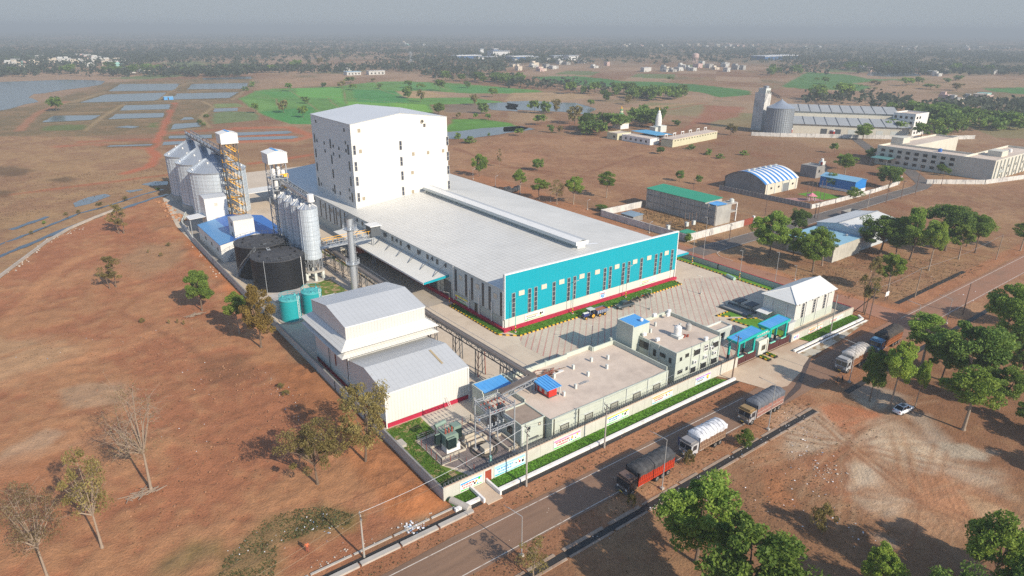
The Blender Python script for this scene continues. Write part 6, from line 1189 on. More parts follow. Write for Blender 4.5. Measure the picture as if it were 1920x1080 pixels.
# articulated lorry half under the loading canopy
t = thing('container_lorry', 'cream cabbed lorry with rust red load body under the loading canopy', 'truck', (73.0, 184, 0), rot=-.33); OFF[t.name] = (0, 0, 0)
mb = MB(); mb.hexa([(.0, -1.2, .8), (2.0, -1.2, .8), (2.0, 1.2, .8), (0, 1.2, .8)], [(.25, -1.15, 2.9), (2.0, -1.15, 2.9), (2.0, 1.15, 2.9), (.25, 1.15, 2.9)], paint('cream_cab', (.70, .62, .46))); cab = mb.build('cab', t)
MB().hexa([(.02, -1.05, 1.75), (.02, 1.05, 1.75), (.16, 1.05, 2.65), (.16, -1.05, 2.65)], [(.05, -1.05, 1.75), (.05, 1.05, 1.75), (.19, 1.05, 2.65), (.19, -1.05, 2.65)], Glass).box(.6, -1.24, 1.7, 1.5, 1.24, 2.5, Glass).build('window', cab)
MB().box(2.8, -1.25, 1.2, 10.2, 1.25, 3.0, paint('rust_red_load', (.36, .06, .03))).box(2.75, -.9, 3.0, 3.6, .9, 3.3, WhiteP).build('cargo_body', t); MB().box(.5, -.5, .7, 10, .5, 1.0, SteelDark).build('chassis', t)
for xx in (1.1, 3.8, 7.4, 8.6, 9.6):
    for s_ in (-1, 1): wheel(t, xx, s_*1.05, .5, .4)
# tractor with trailer
BlueT = paint('tractor_blue', (.03, .05, .18)); t = thing('farm_tractor', 'dark blue tractor with pale canopy parked at the striped kerb', 'tractor', (101.3, 106.6, 0), rot=-.05); OFF[t.name] = (0, 0, 0)
MB().box(0, -.38, .75, 1.7, .38, 1.45, BlueT).box(.05, -.3, 1.45, 1.6, .3, 1.58, WhiteP).box(-.1, -.5, .6, .1, .5, .85, SteelDark).build('bonnet', t); MB().box(1.5, -.45, .6, 3.0, .45, 1.15, SteelDark).box(1.9, -.95, 1.1, 3.0, -.5, 1.35, BlueT).box(1.9, .5, 1.1, 3.0, .95, 1.35, BlueT).build('body', t)
mb = MB()
for xx, yy in ((1.8, -.5), (1.8, .5), (2.9, -.5), (2.9, .5)): mb.bar((xx, yy, 1.1), (xx, yy, 2.25), .07, .07, SteelGrey)
mb.box(1.4, -.8, 2.25, 3.1, .8, 2.34, GreyPale); mb.build('canopy', t); MB().box(2.2, -.3, 1.15, 2.7, .3, 1.35, Black).box(2.65, -.3, 1.35, 2.75, .3, 1.75, Black).build('seat', t)
for s_ in (-1, 1): wheel(t, 2.45, s_*.75, .72, .4, Orange); wheel(t, .4, s_*.65, .4, .22, Orange)
t = thing('farm_trailer', 'blue sided tipping trailer with rusty red bed behind the tractor', 'trailer', (104.9, 106.4, 0), rot=-.05); OFF[t.name] = (0, 0, 0)
mb = MB(); parapet(mb, 0, 3.5, -1, 1, 1.0, 1.75, .08, paint('trailer_blue', (.10, .13, .22))); mb.box(.08, -.92, 1.0, 3.42, .92, 1.5, paint('rust_bed', (.42, .13, .06))); mb.build('bed', t)
mb = MB()
for i in range(6): mb.box(.2+i*.6, -1.05, 1.0, .28+i*.6, -1.0, 1.75, WhiteP)
mb.build('side_mark', t); mb = MB(); mb.box(-.9, -.06, .6, 3.4, .06, .8, SteelDark); mb.box(.3, -.8, .75, 3.2, .8, 1.0, SteelDark); mb.build('drawbar', t)
for xx in (.9, 2.5):
    for s_ in (-1, 1): wheel(t, xx, s_*.85, .42, .28, Orange)
def loft(mb, secs, mat, cap=True):
    i = len(mb.v); n = len(secs[0]); k = mb.mi(mat)
    for s_ in secs: mb.v += s_
    for a in range(len(secs)-1):
        for j in range(n-1): mb.f.append((i+a*n+j, i+a*n+j+1, i+(a+1)*n+j+1, i+(a+1)*n+j)); mb.m.append(k)
    if cap: mb.f.append(tuple(range(i+n-1, i-1, -1))); mb.f.append(tuple(range(i+(len(secs)-1)*n, i+len(secs)*n))); mb.m += [k, k]
def carbody(t, prof, w, mat, z0=.28):
    secs = []
    for x, z, ww in prof: secs.append([(x, -ww*w, z0), (x, -ww*w*1.02, z*.6+z0*.4), (x, -ww*w*.96, z), (x, 0, z+.03), (x, ww*w*.96, z), (x, ww*w*1.02, z*.6+z0*.4), (x, ww*w, z0)])
    mb = MB(); loft(mb, secs, mat); return mb.build('body', t, smooth=True)
def greenhouse(t, x0, x1, x2, x3, zb, zt, wb, wt, roofm):
    mb = MB(); a = [(x0, -wb, zb), (x3, -wb, zb), (x3, wb, zb), (x0, wb, zb)]; b = [(x1, -wt, zt), (x2, -wt, zt), (x2, wt, zt), (x1, wt, zt)]; mb.hexa(a, b, Glass); g = mb.build('cabin_glass', t)
    mb = MB(); mb.hexa([(x1-.06, -wt-.02, zt-.02), (x2+.06, -wt-.02, zt-.02), (x2+.06, wt+.02, zt-.02), (x1-.06, wt+.02, zt-.02)], [(x1+.05, -wt+.06, zt+.05), (x2-.05, -wt+.06, zt+.05), (x2-.05, wt-.06, zt+.05), (x1+.05, wt-.06, zt+.05)], roofm)
    for s_ in (-1, 1):
        for (xa, xb) in ((x0, x1), ((x0*.5+x3*.5), (x1*.5+x2*.5)), (x3, x2)): mb.bar((xa, s_*wb, zb), (xb, s_*wt, zt), .07, .05, roofm)
    mb.build('roof', t); return g
t = thing('sedan_car', 'small white saloon car parked on the churned dirt plot', 'car', (120.7, 41.4, 0), rot=-.12); OFF[t.name] = (0, 0, 0); CW = paint('white_car_paint', (.74, .75, .76), .25, .03)
carbody(t, [(-2.15, .72, .82), (-2.0, .86, .93), (-1.3, .92, 1), (0, .92, 1), (1.0, .90, 1), (1.8, .80, .95), (2.12, .62, .84)], .86, CW); greenhouse(t, -1.75, -1.0, .25, 1.05, .9, 1.42, .76, .6, CW)
MB().box(-.9, -.4, 1.475, .1, .4, 1.485, Glass).build('sunroof', t)
for xx in (-1.3, 1.3):
    for s_ in (-1, 1): wheel(t, xx, s_*.76, .32, .2)
for s_ in (-1, 1): MB().box(-2.17, s_*.6-.17, .68, -2.09, s_*.6+.17, .8, TailL).build('tail_light', t); MB().box(2.0, s_*.6-.17, .6, 2.1, s_*.6+.17, .72, HeadL).build('headlight', t)
t = thing('pickup_truck', 'dark slate double cab pickup parked at the striped kerb', 'pickup', (114.8, 106.0, 0), rot=PI-.05); OFF[t.name] = (0, 0, 0); CG = paint('slate_car_paint', (.06, .075, .085), .25, .05)
carbody(t, [(-2.55, 1.0, .95), (-2.4, 1.08, 1), (-.6, 1.1, 1), (.9, 1.08, 1), (1.3, 1.06, 1), (2.2, 1.0, .97), (2.55, .78, .88)], .92, CG, .45); greenhouse(t, -.95, -.7, .75, 1.5, 1.08, 1.75, .84, .68, CG)
MB().box(-2.4, -.78, 1.085, -1.05, .78, 1.13, Black).build('load_bed', t); MB().box(2.45, -.6, .6, 2.6, .6, .85, SteelDark).build('bumper', t)
for xx in (-1.55, 1.6):
    for s_ in (-1, 1): wheel(t, xx, s_*.82, .38, .26)
for s_ in (-1, 1): MB().box(2.3, s_*.68-.15, .78, 2.5, s_*.68+.15, .92, HeadL).build('headlight', t)
def motorbike(lab, x, y, rot, col):
    t = thing('motorcycle', lab, 'motorcycle', (x, y, 0), 'motorcycles', rot=rot); OFF[t.name] = (0, 0, 0)
    for xx in (-.65, .65):
        mb = MB(); mb.tube((xx, -.05, .3), (xx, .05, .3), .3, Rubber, n=14); w_ = mb.build('wheel', t); MB().tube((xx, -.055, .3), (xx, .055, .3), .17, Chrome, n=10).build('rim', w_)
    mb = MB(); mb.bar((-.6, 0, .35), (.3, 0, .75), .1, .12, SteelDark); mb.box(-.3, -.14, .3, .25, .14, .62, SteelDark); mb.bar((.62, 0, .3), (.42, 0, 1.0), .07, .1, Chrome); mb.build('frame', t)
    mb = MB(); mb.ball((.15, 0, .82), .28, .15, .13, col, 10); mb.build('fuel_tank', t); MB().box(-.6, -.14, .72, -.1, .14, .84, Black).build('seat', t)
    MB().bar((.42, -.36, 1.05), (.42, .36, 1.05), .05, .05, SteelDark).box(.46, -.1, .85, .56, .1, 1.02, HeadL).build('handlebar', t)
for i, (x, y, r_, l, c_) in enumerate(((119.6, 107.2, 1.9, 'first parked motorcycle in the kerb row, next to the pickup', Black), (121.0, 107.3, 1.8, 'black motorcycle second in the kerb row', paint('bike_black', (.02, .02, .03))), (122.9, 107.3, 1.9, 'red tanked motorcycle in the middle of the kerb row', Red), (124.0, 107.4, 1.8, 'dark motorcycle right of the red one', Black), (125.3, 107.4, 1.95, 'dark motorcycle at the far end of the kerb row', paint('bike_blue', (.02, .03, .08))), (121.4, 54.2, .3, 'dark motorcycle at the roadside in front of the off white covered truck', Black), (122.5, 53.9, .5, 'second dark motorcycle at the roadside, behind the other', Black))): motorbike(l, x, y, r_, c_)
# lamps and poles
def street_lamp(lab, x, y, h, arm, az, mat, band=False, group=None, lean=0):
    t = thing('street_lamp', lab, 'street lamp', (x, y, 0), group); mb = MB(); mb.box(x-.25, y-.25, 0, x+.25, y+.25, .35, Concrete); mb.build('footing', t); tx, ty = x+lean, y
    mb = MB(); mb.tube((x, y, .2), (tx, ty, h), .085, mat, .05, 8); mb.build('pole', t); d = Vector((math.cos(az), math.sin(az), .22)); e = Vector((tx, ty, h))+d*arm
    mb = MB(); mb.tube((tx, ty, h-.05), e, .045, mat, .035, 6); am = mb.build('arm', t); mb = MB(); mb.hexa([e+Vector((-.1, -.1, -.05)), e+d*.55+Vector((0, -.13, -.04)), e+d*.55+Vector((0, .13, -.04)), e+Vector((-.1, .1, -.05))], [e+Vector((-.1, -.08, .05)), e+d*.5+Vector((0, -.1, .06)), e+d*.5+Vector((0, .1, .06)), e+Vector((-.1, .08, .05))], mat); mb.build('lamp_head', am)
    if band:
        mb = MB()
        for i in range(4): mb.tube((x, y, .36+.32*i), (x, y, .68+.32*i), .13, Yellow if i % 2 else Red if i == 0 else Black, n=8)
        mb.build('warning_band', t)
    return t
for bx, by, ty, l in ((978, 1043, 968, 'roadside street lamp nearest the picture bottom, beside a thin tree'), (1241, 917, 824, 'street lamp standing beside the orange red truck'), (1440, 806, 721, 'street lamp in front of the grey blue covered truck'), (1592, 717, 645, 'street lamp beside the off white covered truck'), (1711, 636, 572, 'street lamp behind the roadside trees near the junction'), (1774, 607, 561, 'street lamp on the far verge right of the junction')):
    g = at(bx, by); street_lamp(l, g.x, g.y, rise(bx, by, ty), 2.2, PI*.62, LampGrey)
for x, y, h, l in ((83.7, 110.2, 8.3, 'lamp post at the left end of the front lawn'), (101.3, 110.4, 8.3, 'lamp post in the front lawn behind the tractor'), (119.6, 110.3, 8.3, 'lamp post in the front lawn near the parked motorcycles')): street_lamp(l, x, y, h, 1.1, 0, TealPaint if x < 90 else LampGrey, True)
for x, y, h, l in ((68.9, 88.7, 5.2, 'thin lamp post behind the control building near the conveyor'), (92.6, 94.4, 5.3, 'thin lamp post in the yard behind the office stair tower'), (118.9, 101.3, 5.3, 'thin lamp post in the open paved yard'), (137.5, 100.5, 5.0, 'thin lamp post in the paved yard near the weighbridge'), (80.6, 133.8, 3.0, 'short striped post at the end of the side lawn')): street_lamp(l, x, y, h, .9, PI*.8, LampGrey, x < 81)
Z5 = lambda x, y: (1120+x/4.571, 300+y/4.571)
for (bx, by), ty, l in ((Z5(820, 880), Z5(0, 640)[1], 'lamp post in the right lawn just past the teal canopy'), (Z5(1237, 1010), Z5(0, 770)[1], 'lamp post on the right lawn, midway to the white hall')): g = at(bx, by); street_lamp(l, 155.8, g.y, rise(bx, by, ty), .8, PI, LampGrey, True)
for (bx, by), ty, l in ((Z5(905, 850), Z5(0, 490)[1], 'tall pole by the corner of the white boundary wall'), (Z5(1520, 1055), Z5(0, 790)[1], 'lamp pole on the red side road verge near the hall'), (Z5(1690, 1030), Z5(0, 905)[1], 'lamp pole behind the white hall on the side road')): g = at(bx, by); street_lamp(l, g.x, g.y, rise(bx, by, ty), .7, PI, LampGrey)
def epole(lab, bx, by, ty, mat=Pole, arms=1, lean=0., group=None, cross=1.6):
    g = at(bx, by); h = rise(bx, by, ty); t = thing('utility_pole', lab, 'pole', g, group); top = g+Vector((lean, 0, h)); mb = MB(); mb.tube(g, top, .15, mat, .10, 8); mb.build('pole', t)
    for i in range(arms):
        z = h-.35-.9*i; c_ = g+Vector((lean*z/h, 0, z)); mb = MB(); mb.bar(c_-Vector((cross/2*.2, cross/2, 0)), c_+Vector((cross/2*.2, cross/2, 0)), .09, .09, SteelDark); mb.bar(c_-Vector((0, cross/2*.8, 0)), c_-Vector((0, 0, .5)), .05, .05, SteelDark)
        for s_ in (-1, 0, 1): mb.lathe(c_.x+s_*.15*cross, c_.y+s_*cross*.47, [(.04, c_.z+.04), (.09, c_.z+.12), (.05, c_.z+.2), (.08, c_.z+.27), (.01, c_.z+.32)], ConcreteD, 6)
        mb.build('cross_arm', t)
    return top
EP = {}
for k, bx, by, ty, l, m_, ln in (('a', 683, 1045, 965, 'concrete electric pole in the rubbish strewn verge at lower left', Pole, 0), ('b', 987, 912, 800, 'utility pole in front of the pale blue banner', Pole, 0), ('c', 1133, 840, 758, 'utility pole between the pink edged and yellow banners', Pole, 0), ('d', 1372, 712, 630, 'dark rusty pole at the left gate post', PoleRust, .3), ('e', 1556, 628, 553, 'grey pole in the verge below the white hall', Pole, 0), ('f', 1630, 598, 540, 'dark leaning pole at the junction with a stay pole', PoleRust, 0), ('h', 1715, 558, 502, 'pale pole in the tree plot beside the drain', BarkPale, .3), ('i', 1867, 487, 440, 'slim leaning pole near the right edge verge', BarkPale, .6), ('j', 1805, 590, 531, 'bare pole on the far verge right of the junction', PoleRust, 0)):
    EP[k] = epole(l, bx, by, ty, m_, 2 if k in 'bc' else 1 if k in 'afd' else 0, ln)
a, b = at(1601, 584), at(1632, 596)+Vector((0, 0, 6.0)); tag(MB().tube(a, b, .12, PoleRust, .1, 8).build('stay_pole', loc=a), 'slanting dark stay pole propping the junction pole', 'pole')
def wire(lab, a, b, sag=.8, r=.02, name='overhead_wire', mat=None, n=18):
    mb = MB(); a, b = Vector(a), Vector(b)
    P = [a.lerp(b, i/n)-Vector((0, 0, sag*4*(i/n)*(1-i/n))) for i in range(n+1)]
    for p, q in zip(P, P[1:]): mb.tube(p, q, r, mat or SteelGrey, n=5, caps=False)
    tag(mb.build(name, loc=a), lab, 'wire', 'overhead wires')
wm = MAT('pale_cable', (.33, .26, .17), .7)
for d, l in ((-.7, 'lower of two pale overhead wires crossing the grass at lower left'), (.7, 'upper of two pale overhead wires crossing the grass at lower left')):
    e = EP['a']+Vector((0, d, -.3)); wire(l, e, Vector((-22, 58+d*1.3, 7.2)), .7, .016, mat=wm); 
wire('overhead wire from the lower left pole to the wall corner', EP['a']+Vector((0, 0, -.3)), Vector((41, 70.5, 3.0)), .5, .013, mat=wm)
wire('overhead wire from the lower left pole to the pale blue banner pole', EP['a']+Vector((0, .5, -.1)), EP['b']+Vector((0, .5, -.3)), .8, .025)
wire('overhead wire between the two banner poles', EP['b']+Vector((0, .3, -.3)), EP['c']+Vector((0, .3, -.3)), .6, .02); wire('overhead wire from the yellow banner pole to the gate pole', EP['c']+Vector((0, .3, -.3)), EP['d']+Vector((0, .2, -.3)), 1.0, .02)
wire('overhead wire from the junction pole across the tree plot', EP['f']+Vector((0, .3, -.3)), EP['h']+Vector((0, .1, -.2)), .6, .02); wire('overhead wire along the drain in the tree plot', EP['h']+Vector((0, .1, -.2)), EP['i']+Vector((0, .1, -.2)), 1.0, .02)
# people
Skin = MAT('skin', (.20, .11, .07), .6)
def person(lab, x, y, z, shirt, trouser, rot=0., pose=0):
    V, E, Rr = [], [], []
    def add(p, r, par=None):
        V.append(p); Rr.append(r)
        if par is not None: E.append((par, len(V)-1))
        return len(V)-1
    pel = add((0, 0, .92), .13); ch_ = add((.02, 0, 1.22), .15, pel); nk = add((.02, 0, 1.43), .07, ch_); hd = add((.03, 0, 1.53), .085, nk); add((.035, 0, 1.66), .10, hd); add((.11, 0, 1.6), .03, hd)
    for s_ in (-1, 1):
        sh_ = add((.02, s_*.18, 1.38), .07, ch_); el = add((.0+.12*pose, s_*.26, 1.12), .05, sh_); wr = add((.10+.15*pose, s_*.27, .90+.2*pose), .038, el); hn = add((.13+.18*pose, s_*.27, .83+.22*pose), .045, wr)
        for q in range(4): add((.16+.18*pose, s_*.27+(q-1.5)*.022, .76+.22*pose-.008*abs(q-1.5)), .011, hn)
        add((.18+.18*pose, s_*.22, .80+.22*pose), .012, hn)
        hp = add((0, s_*.10, .86), .10, pel); kn = add((.03*s_, s_*.11, .48), .065, hp); an = add((.06*s_-.02, s_*.11, .10), .045, kn); add((.06*s_+.14, s_*.12, .04), .042, an)
    me = bpy.data.meshes.new('person'); me.from_pydata(V, E, []); o = bpy.data.objects.new('person', me); COL.objects.link(o); OFF[o.name] = (0, 0, 0)
    sk = o.modifiers.new('skin', 'SKIN'); 
    for i, r in enumerate(Rr): me.skin_vertices[0].data[i].radius = (r, r)
    me.skin_vertices[0].data[0].use_root = True; o.modifiers.new('sub', 'SUBSURF').render_levels = 1
    m, nt, b, out = newmat('clothed_'+shirt[0]); tc = nt.nodes.new('ShaderNodeTexCoord'); sx = nt.nodes.new('ShaderNodeSeparateXYZ'); nt.links.new(tc.outputs['Object'], sx.inputs[0])
    c = _mix(nt, _math(nt, 'GREATER_THAN', sx.outputs[2], .95), trouser, shirt[1]); c = _mix(nt, _math(nt, 'GREATER_THAN', sx.outputs[2], 1.43), c, (.20, .11, .07)); c = _mix(nt, _math(nt, 'GREATER_THAN', sx.outputs[2], 1.66), c, (.012, .01, .01)); c = _mix(nt, _math(nt, 'LESS_THAN', sx.outputs[2], .09), c, (.03, .02, .02))
    nt.links.new(c, b.inputs['Base Color']); b.inputs['Roughness'].default_value = .8; me.materials.append(m)
    o.location = (x, y, z); o.rotation_euler = (0, 0, rot); tag(o, lab, 'person'); return o
person('standing person in white shirt and dark trousers in front of the white covered truck', 76.6, 55.7, .03, ('white', (.6, .58, .55)), (.04, .04, .05), .3, 1)
person('person in blue shirt and pale trousers at the substation doorway', 55.6, 83.4, .13, ('blue', (.12, .25, .5)), (.25, .2, .18), 2.6)
person('person in orange cloth standing on the rubbish strewn verge grass', *at(577, 1035)[:2], .0, ('orange', (.6, .14, .05)), (.3, .08, .05), 1.2)
# ================================================================ NEIGHBOURING PLOTS
def house_box(t, x0, x1, y0, y1, z, mat, roofm, par=.5): 
    MB().extr([(x0, y0), (x1, y0), (x1, y1), (x0, y1)], 0, z, mat, roofm).build('wall', t)
    if par: parapet(MB(), x0, x1, y0, y1, z, z+par, .2, mat).build('parapet', t)
t = thing('long_shed', 'long bare concrete shed with green roof inside white walls', 'shed', (200, 155, 0))
mb = MB(); mb.box(194.4, 144.5, 0, 204, 172.3, 7.5, ConcreteM); mb.box(194.4, 139.4, 0, 202.8, 144.48, 6.9, ConcreteM)
for i in range(11): y = 139.6+i*3.2; mb.box(194.2, y, 0, 194.39, y+.4, 7.6, Concrete)
for z in (2.6, 5.2): mb.box(194.28, 139.5, z, 194.39, 172, z+.3, ConcreteD)
mb.build('wall', t); mb = MB(); mb.hexa([(194.1, 144.3, 7.55), (204.2, 144.3, 8.0), (204.2, 172.6, 8.0), (194.1, 172.6, 7.55)], [(194.1, 144.3, 7.65), (204.2, 144.3, 8.1), (204.2, 172.6, 8.1), (194.1, 172.6, 7.65)], MAT('green_sheet', (.03, .30, .17), .55, var=.15, lines=((1, 1, .1, .1),))); mb.build('roof', t)
mb = MB(); mb.hexa([(194.6, 140, 7.2), (200, 139.2, 7.2), (200, 143.6, 7.4), (194.6, 143.6, 7.4)], [(194.6, 140, 7.3), (200, 139.2, 7.3), (200, 143.6, 7.5), (194.6, 143.6, 7.5)], BlueRoof); mb.build('blue_roof', t)
mb = MB(); mb.box(202.8, 139.4, 3.6, 206.5, 143.5, 3.9, Concrete); mb.box(202.8, 139.4, 6.6, 206.5, 143.5, 6.95, Concrete); mb.box(206.1, 139.5, 0, 206.5, 139.9, 6.6, WhiteP); mb.box(206.1, 143.1, 0, 206.5, 143.5, 6.6, WhiteP); mb.build('balcony', t)
win(t, 'x', 194.4, 142.2, 143.4, 4.2, 5.5, WhiteP, Glass, 1, 1, -1, .15); win(t, 'x', 194.4, 142.4, 143.2, 1.6, 2.4, FrameDk, Glass)
wtank(204.6, 140.8, 6.95, .8, 1.2, GreyPale, 'pale water tank on the green roofed shed balcony')
wa = MAT('stained_white_wall', (.62, .60, .56), .85, var=.25, scale=.5, streak=.5, col2=(.36, .35, .34), c2s=.3, c2a=.5, c2b=.7)
gw = wall('stained white boundary wall around the green roofed shed', [(193, 173.2), (170.9, 173.2), (171.4, 133.1), (202, 133.2)], 2.4, wa, None, .25, False, 'boundary_wall', 4)
MB().box(202.1, 133.1, .2, 207.6, 133.3, 2.5, Rust).build('gate_leaf', gw); MB().box(207.6, 132.9, 0, 208.4, 133.6, 3, WhiteP).build('gate_pier', gw)
t = thing('garden_shed', 'tin roofed low shed in the dry walled plot', 'shed', (177, 163, 0)); house_box(t, 174.5, 179.5, 160, 166, 1.9, ConcreteD, ConcreteD, 0); MB().hexa([(174.2, 159.7, 2.0), (179.8, 159.7, 2.2), (179.8, 166.3, 2.2), (174.2, 166.3, 2.0)], [(174.2, 159.7, 2.08), (179.8, 159.7, 2.28), (179.8, 166.3, 2.28), (174.2, 166.3, 2.08)], MAT('blue_grey_tin', (.22, .30, .36), .6, var=.3)).build('roof', t)
t = thing('garden_shed', 'green roofed low shed beside the white wall transformer poles', 'shed', (175, 136.5, 0)); house_box(t, 173, 177.5, 134.6, 138, 2.0, ConcreteD, ConcreteD, 0); MB().box(172.8, 134.4, 2.0, 177.7, 138.2, 2.12, bpy.data.materials['green_sheet']).build('roof', t)
# barrel roofed hall
AX0, AX1, AY0, AY1 = 250, 274, 156.5, 177
t = thing('arched_hall', 'barrel roofed hall with blue and white striped roof', 'hall', (262, 167, 0))
mb = MB(); n = 22; prof = [(AY0+(AY1-AY0)*i/n, 4.6+3.9*math.sin(PI*i/n)**.85) for i in range(n+1)]
mb.poly([(AX0, AY1, 0), (AX0, AY0, 0)]+[(AX0, y, z) for y, z in prof], ConcreteD); mb.poly([(AX1, AY0, 0), (AX1, AY1, 0)]+[(AX1, y, z) for y, z in prof[::-1]], ConcreteD); mb.box(AX0, AY0, 0, AX1, AY0+.25, 4.6, MAT('cream_wall', (.62, .57, .46), .8, var=.15, streak=.2)); mb.box(AX0, AY1-.25, 0, AX1, AY1, 4.6, ConcreteD); mb.build('wall', t)
mb = MB(); ns = 16; bw = (MAT('roof_stripe_blue', (.04, .20, .50), .5, var=.12), MAT('roof_stripe_white', (.70, .70, .68), .5, var=.1))
for s_ in range(ns):
    xa, xb = AX0-.6+(AX1-AX0+1.2)*s_/ns, AX0-.6+(AX1-AX0+1.2)*(s_+1)/ns
    for (y, z), (y2, z2) in zip(prof, prof[1:]): mb.poly([(xa, y-.0, z+.1), (xb, y, z+.1), (xb, y2, z2+.1), (xa, y2, z2+.1)], bw[s_ % 2])
mb.build('roof', t)
for x in (251, 256.5, 262, 267, 272.5): mb = MB(); mb.box(x, AY0-.2, 0, x+.4, AY0-.002, 4.6, GreyPale); mb.build('pilaster', t)
MB().box(262.5, AY0-.1, 0, 266.8, AY0-.005, 3.6, MAT('grey_shutter', (.25, .27, .28), .5, .3)).build('rolling_shutter', t)
for x in (253.5, 259, 269.5): win(t, 'y', AY0, x, x+1.2, 2.2, 3.0)
for i in range(6): x = 252+i*4; mb = MB(); mb.lathe(x, 167, [(.5, 8.4), (.5, 8.8), (.8, 9.1), (.1, 9.4)], GreyPale, 10); mb.build('roof_vent', t)
wall('grey slatted boundary wall in front of the striped hall', [(243.6, 174.6), (245.2, 133.2)], 2.0, ConcreteD, None, .2, False, 'boundary_wall', 1.6, pm=Concrete)
wall('patchy white boundary wall along the back road, past the striped hall', [(245.4, 132.8), (262, 132.3), (294, 132.2), (318, 133.5), (331, 138)], 1.7, wa, None, .25, False, 'boundary_wall', 3)
t = thing('blue_shed', 'bright blue sheet metal shed beyond the striped hall', 'shed', (290, 144, 0))
gwalls(MB(), 285, 294.2, 136.6, 152.5, 0, 4.8, 5.9, MAT('bright_blue_sheet', (.02, .20, .55), .5, var=.1, lines=((1, 1, .1, .1), (0, 1, .1, .1)))).build('wall', t); gable(MB(), 285, 294.2, 136.6, 152.5, 4.85, 5.95, MAT('pale_blue_roof', (.22, .42, .58), .5, var=.12)).build('roof', t); MB().box(284.9, 136.5, 0, 294.3, 136.59, 1.3, WhiteP).box(284.9, 136.59, 0, 284.99, 152, 1.0, WhiteP).build('base_wall', t)
t = thing('pavilion', 'small pink canopied kiosk among thin poles', 'pavilion', (257, 139, 0)); MB().lathe(257.5, 140, [(2.6, 2.2), (.1, 3.4)], MAT('pink_canopy', (.62, .22, .28), .7), 4).build('roof', t); mb = MB()
for dx, dy in ((-1.6, 0), (1.6, 0), (0, 1.6), (0, -1.6)): mb.bar((257.5+dx, 140+dy, 0), (257.5+dx, 140+dy, 2.3), .12, .12, WhiteP)
mb.build('posts', t)
struct(MB().poly([(248, 146, .05), (262, 137, .05), (264, 142, .05), (250, 151, .05)], MAT('pink_paving', (.42, .22, .19), .9, var=.2)).build('pavement')); lawn([(263, 138), (274, 136), (276, 148), (264, 150)], .06)
t = thing('concrete_hut', 'unfinished grey concrete house with a white tank', 'house', (304, 168, 0)); house_box(t, 300, 308.5, 163, 171, 5.2, ConcreteD, ConcreteD, .3); MB().box(308.6, 164, 0, 312, 169, 3.2, ConcreteD).box(305.5, 163.5, 5.5, 308, 165.5, 7.2, GreyPale).box(305.4, 163.45, 5.7, 305.49, 164.5, 6.9, Red).build('stair_room', t); win(t, 'y', 163, 302, 303.2, 2.5, 3.8); wtank(306.5, 164.5, 7.2, .7, 1.2, WhiteP, 'white tank on top of the unfinished concrete house')
# grey warehouse with the blue lean-to
t = thing('grey_warehouse', 'grey gabled warehouse behind the roadside trees', 'warehouse', (218, 101, 0)); RW = MAT('weathered_white_roof', (.62, .62, .60), .6, var=.15, col2=(.5, .44, .36), c2s=.2, c2a=.62, c2b=.75, lines=((1, 1.2, .08, .08),))
gwalls(MB(), 206.2, 231, 94.6, 108.8, 0, 6.5, 7.8, MAT('pale_blue_grey_wall', (.50, .55, .58), .7, var=.1, streak=.1), 'x').build('wall', t); gable(MB(), 206.2, 231, 94.6, 108.8, 6.53, 7.83, RW, 'x', .1, .3).build('roof', t); MB().box(206, 101.4, 7.92, 231.1, 102, 8.1, SteelGrey).build('ridge_strip', t); MB().tube((206.1, 105, 5.6), (205.9, 105, 5.6), .35, WhiteP, n=12).build('exhaust_fan', t)
t2_ = thing('lean_to_shed', 'low block walled shed with sky blue roof, left of the grey warehouse', 'shed', (198, 101, 0))
mb = MB(); mb.box(190, 93.6, 0, 206.1, 93.9, 4.9, MAT('block_wall', (.44, .42, .36), .9, var=.3, scale=.6, streak=.3, lines=((2, .4, .06, .15),))); mb.box(190, 93.9, 0, 190.3, 108.8, 4.9, bpy.data.materials['block_wall']); mb.box(190.3, 108.5, 0, 206.1, 108.8, 4.6, ConcreteD); mb.build('wall', t2_)
MB().hexa([(189.7, 93.4, 5.0), (206.15, 93.4, 5.2), (206.15, 109, 5.2), (189.7, 109, 5.0)], [(189.7, 93.4, 5.1), (206.15, 93.4, 5.3), (206.15, 109, 5.3), (189.7, 109, 5.1)], MAT('sky_blue_roof', (.26, .46, .58), .6, var=.15)).build('roof', t2_)
for x, y in ((194, 104), (199, 99), (203, 97)): MB().lathe(x, y, [(.3, 5.1), (.3, 5.5), (.5, 5.7), (.05, 6.0)], SteelGrey, 10).build('roof_vent', t2_)
t = thing('brick_enclosure', 'small roofless block enclosure behind the grey warehouse', 'enclosure', (247, 113, 0)); mb = MB(); parapet(mb, 240.5, 247.5, 113, 118.5, 0, 3, .25, ConcreteD); mb.build('wall', t)
# college
t = thing('college_building', 'large cream three storey institutional building with courtyard roofs', 'building', (395, 140, 0)); CR = MAT('cream_render', (.60, .57, .48), .85, var=.15, scale=.4, streak=.25)
cx0, cx1, cy0, cy1 = 362, 440, 126, 166
for a in ((cx0, 418, 112, 126), (cx0, 376, 126.02, cy1), (cx0+14.02, cx1-10, cy1-12, cy1)): MB().extr([(a[0], a[2]), (a[1], a[2]), (a[1], a[3]), (a[0], a[3])], 0, 8.6, CR, RoofSlab).build('wing', t); parapet(MB(), *a, 8.6, 9.5, .3, CR).build('parapet', t)
MB().box(376, 160, 9.5, 384, 166, 12.5, CR).build('stair_room', t); MB().box(380, 116, 8.6, 388, 122, 11.2, CR).build('stair_room', t)
for z in (2.0, 4.9, 7.4):
    for i in range(9): win(t, 'x', cx0, 129+i*4.1, 131+i*4.1, z-.7, z+.7, FrameDk, Glass, 2, 1)
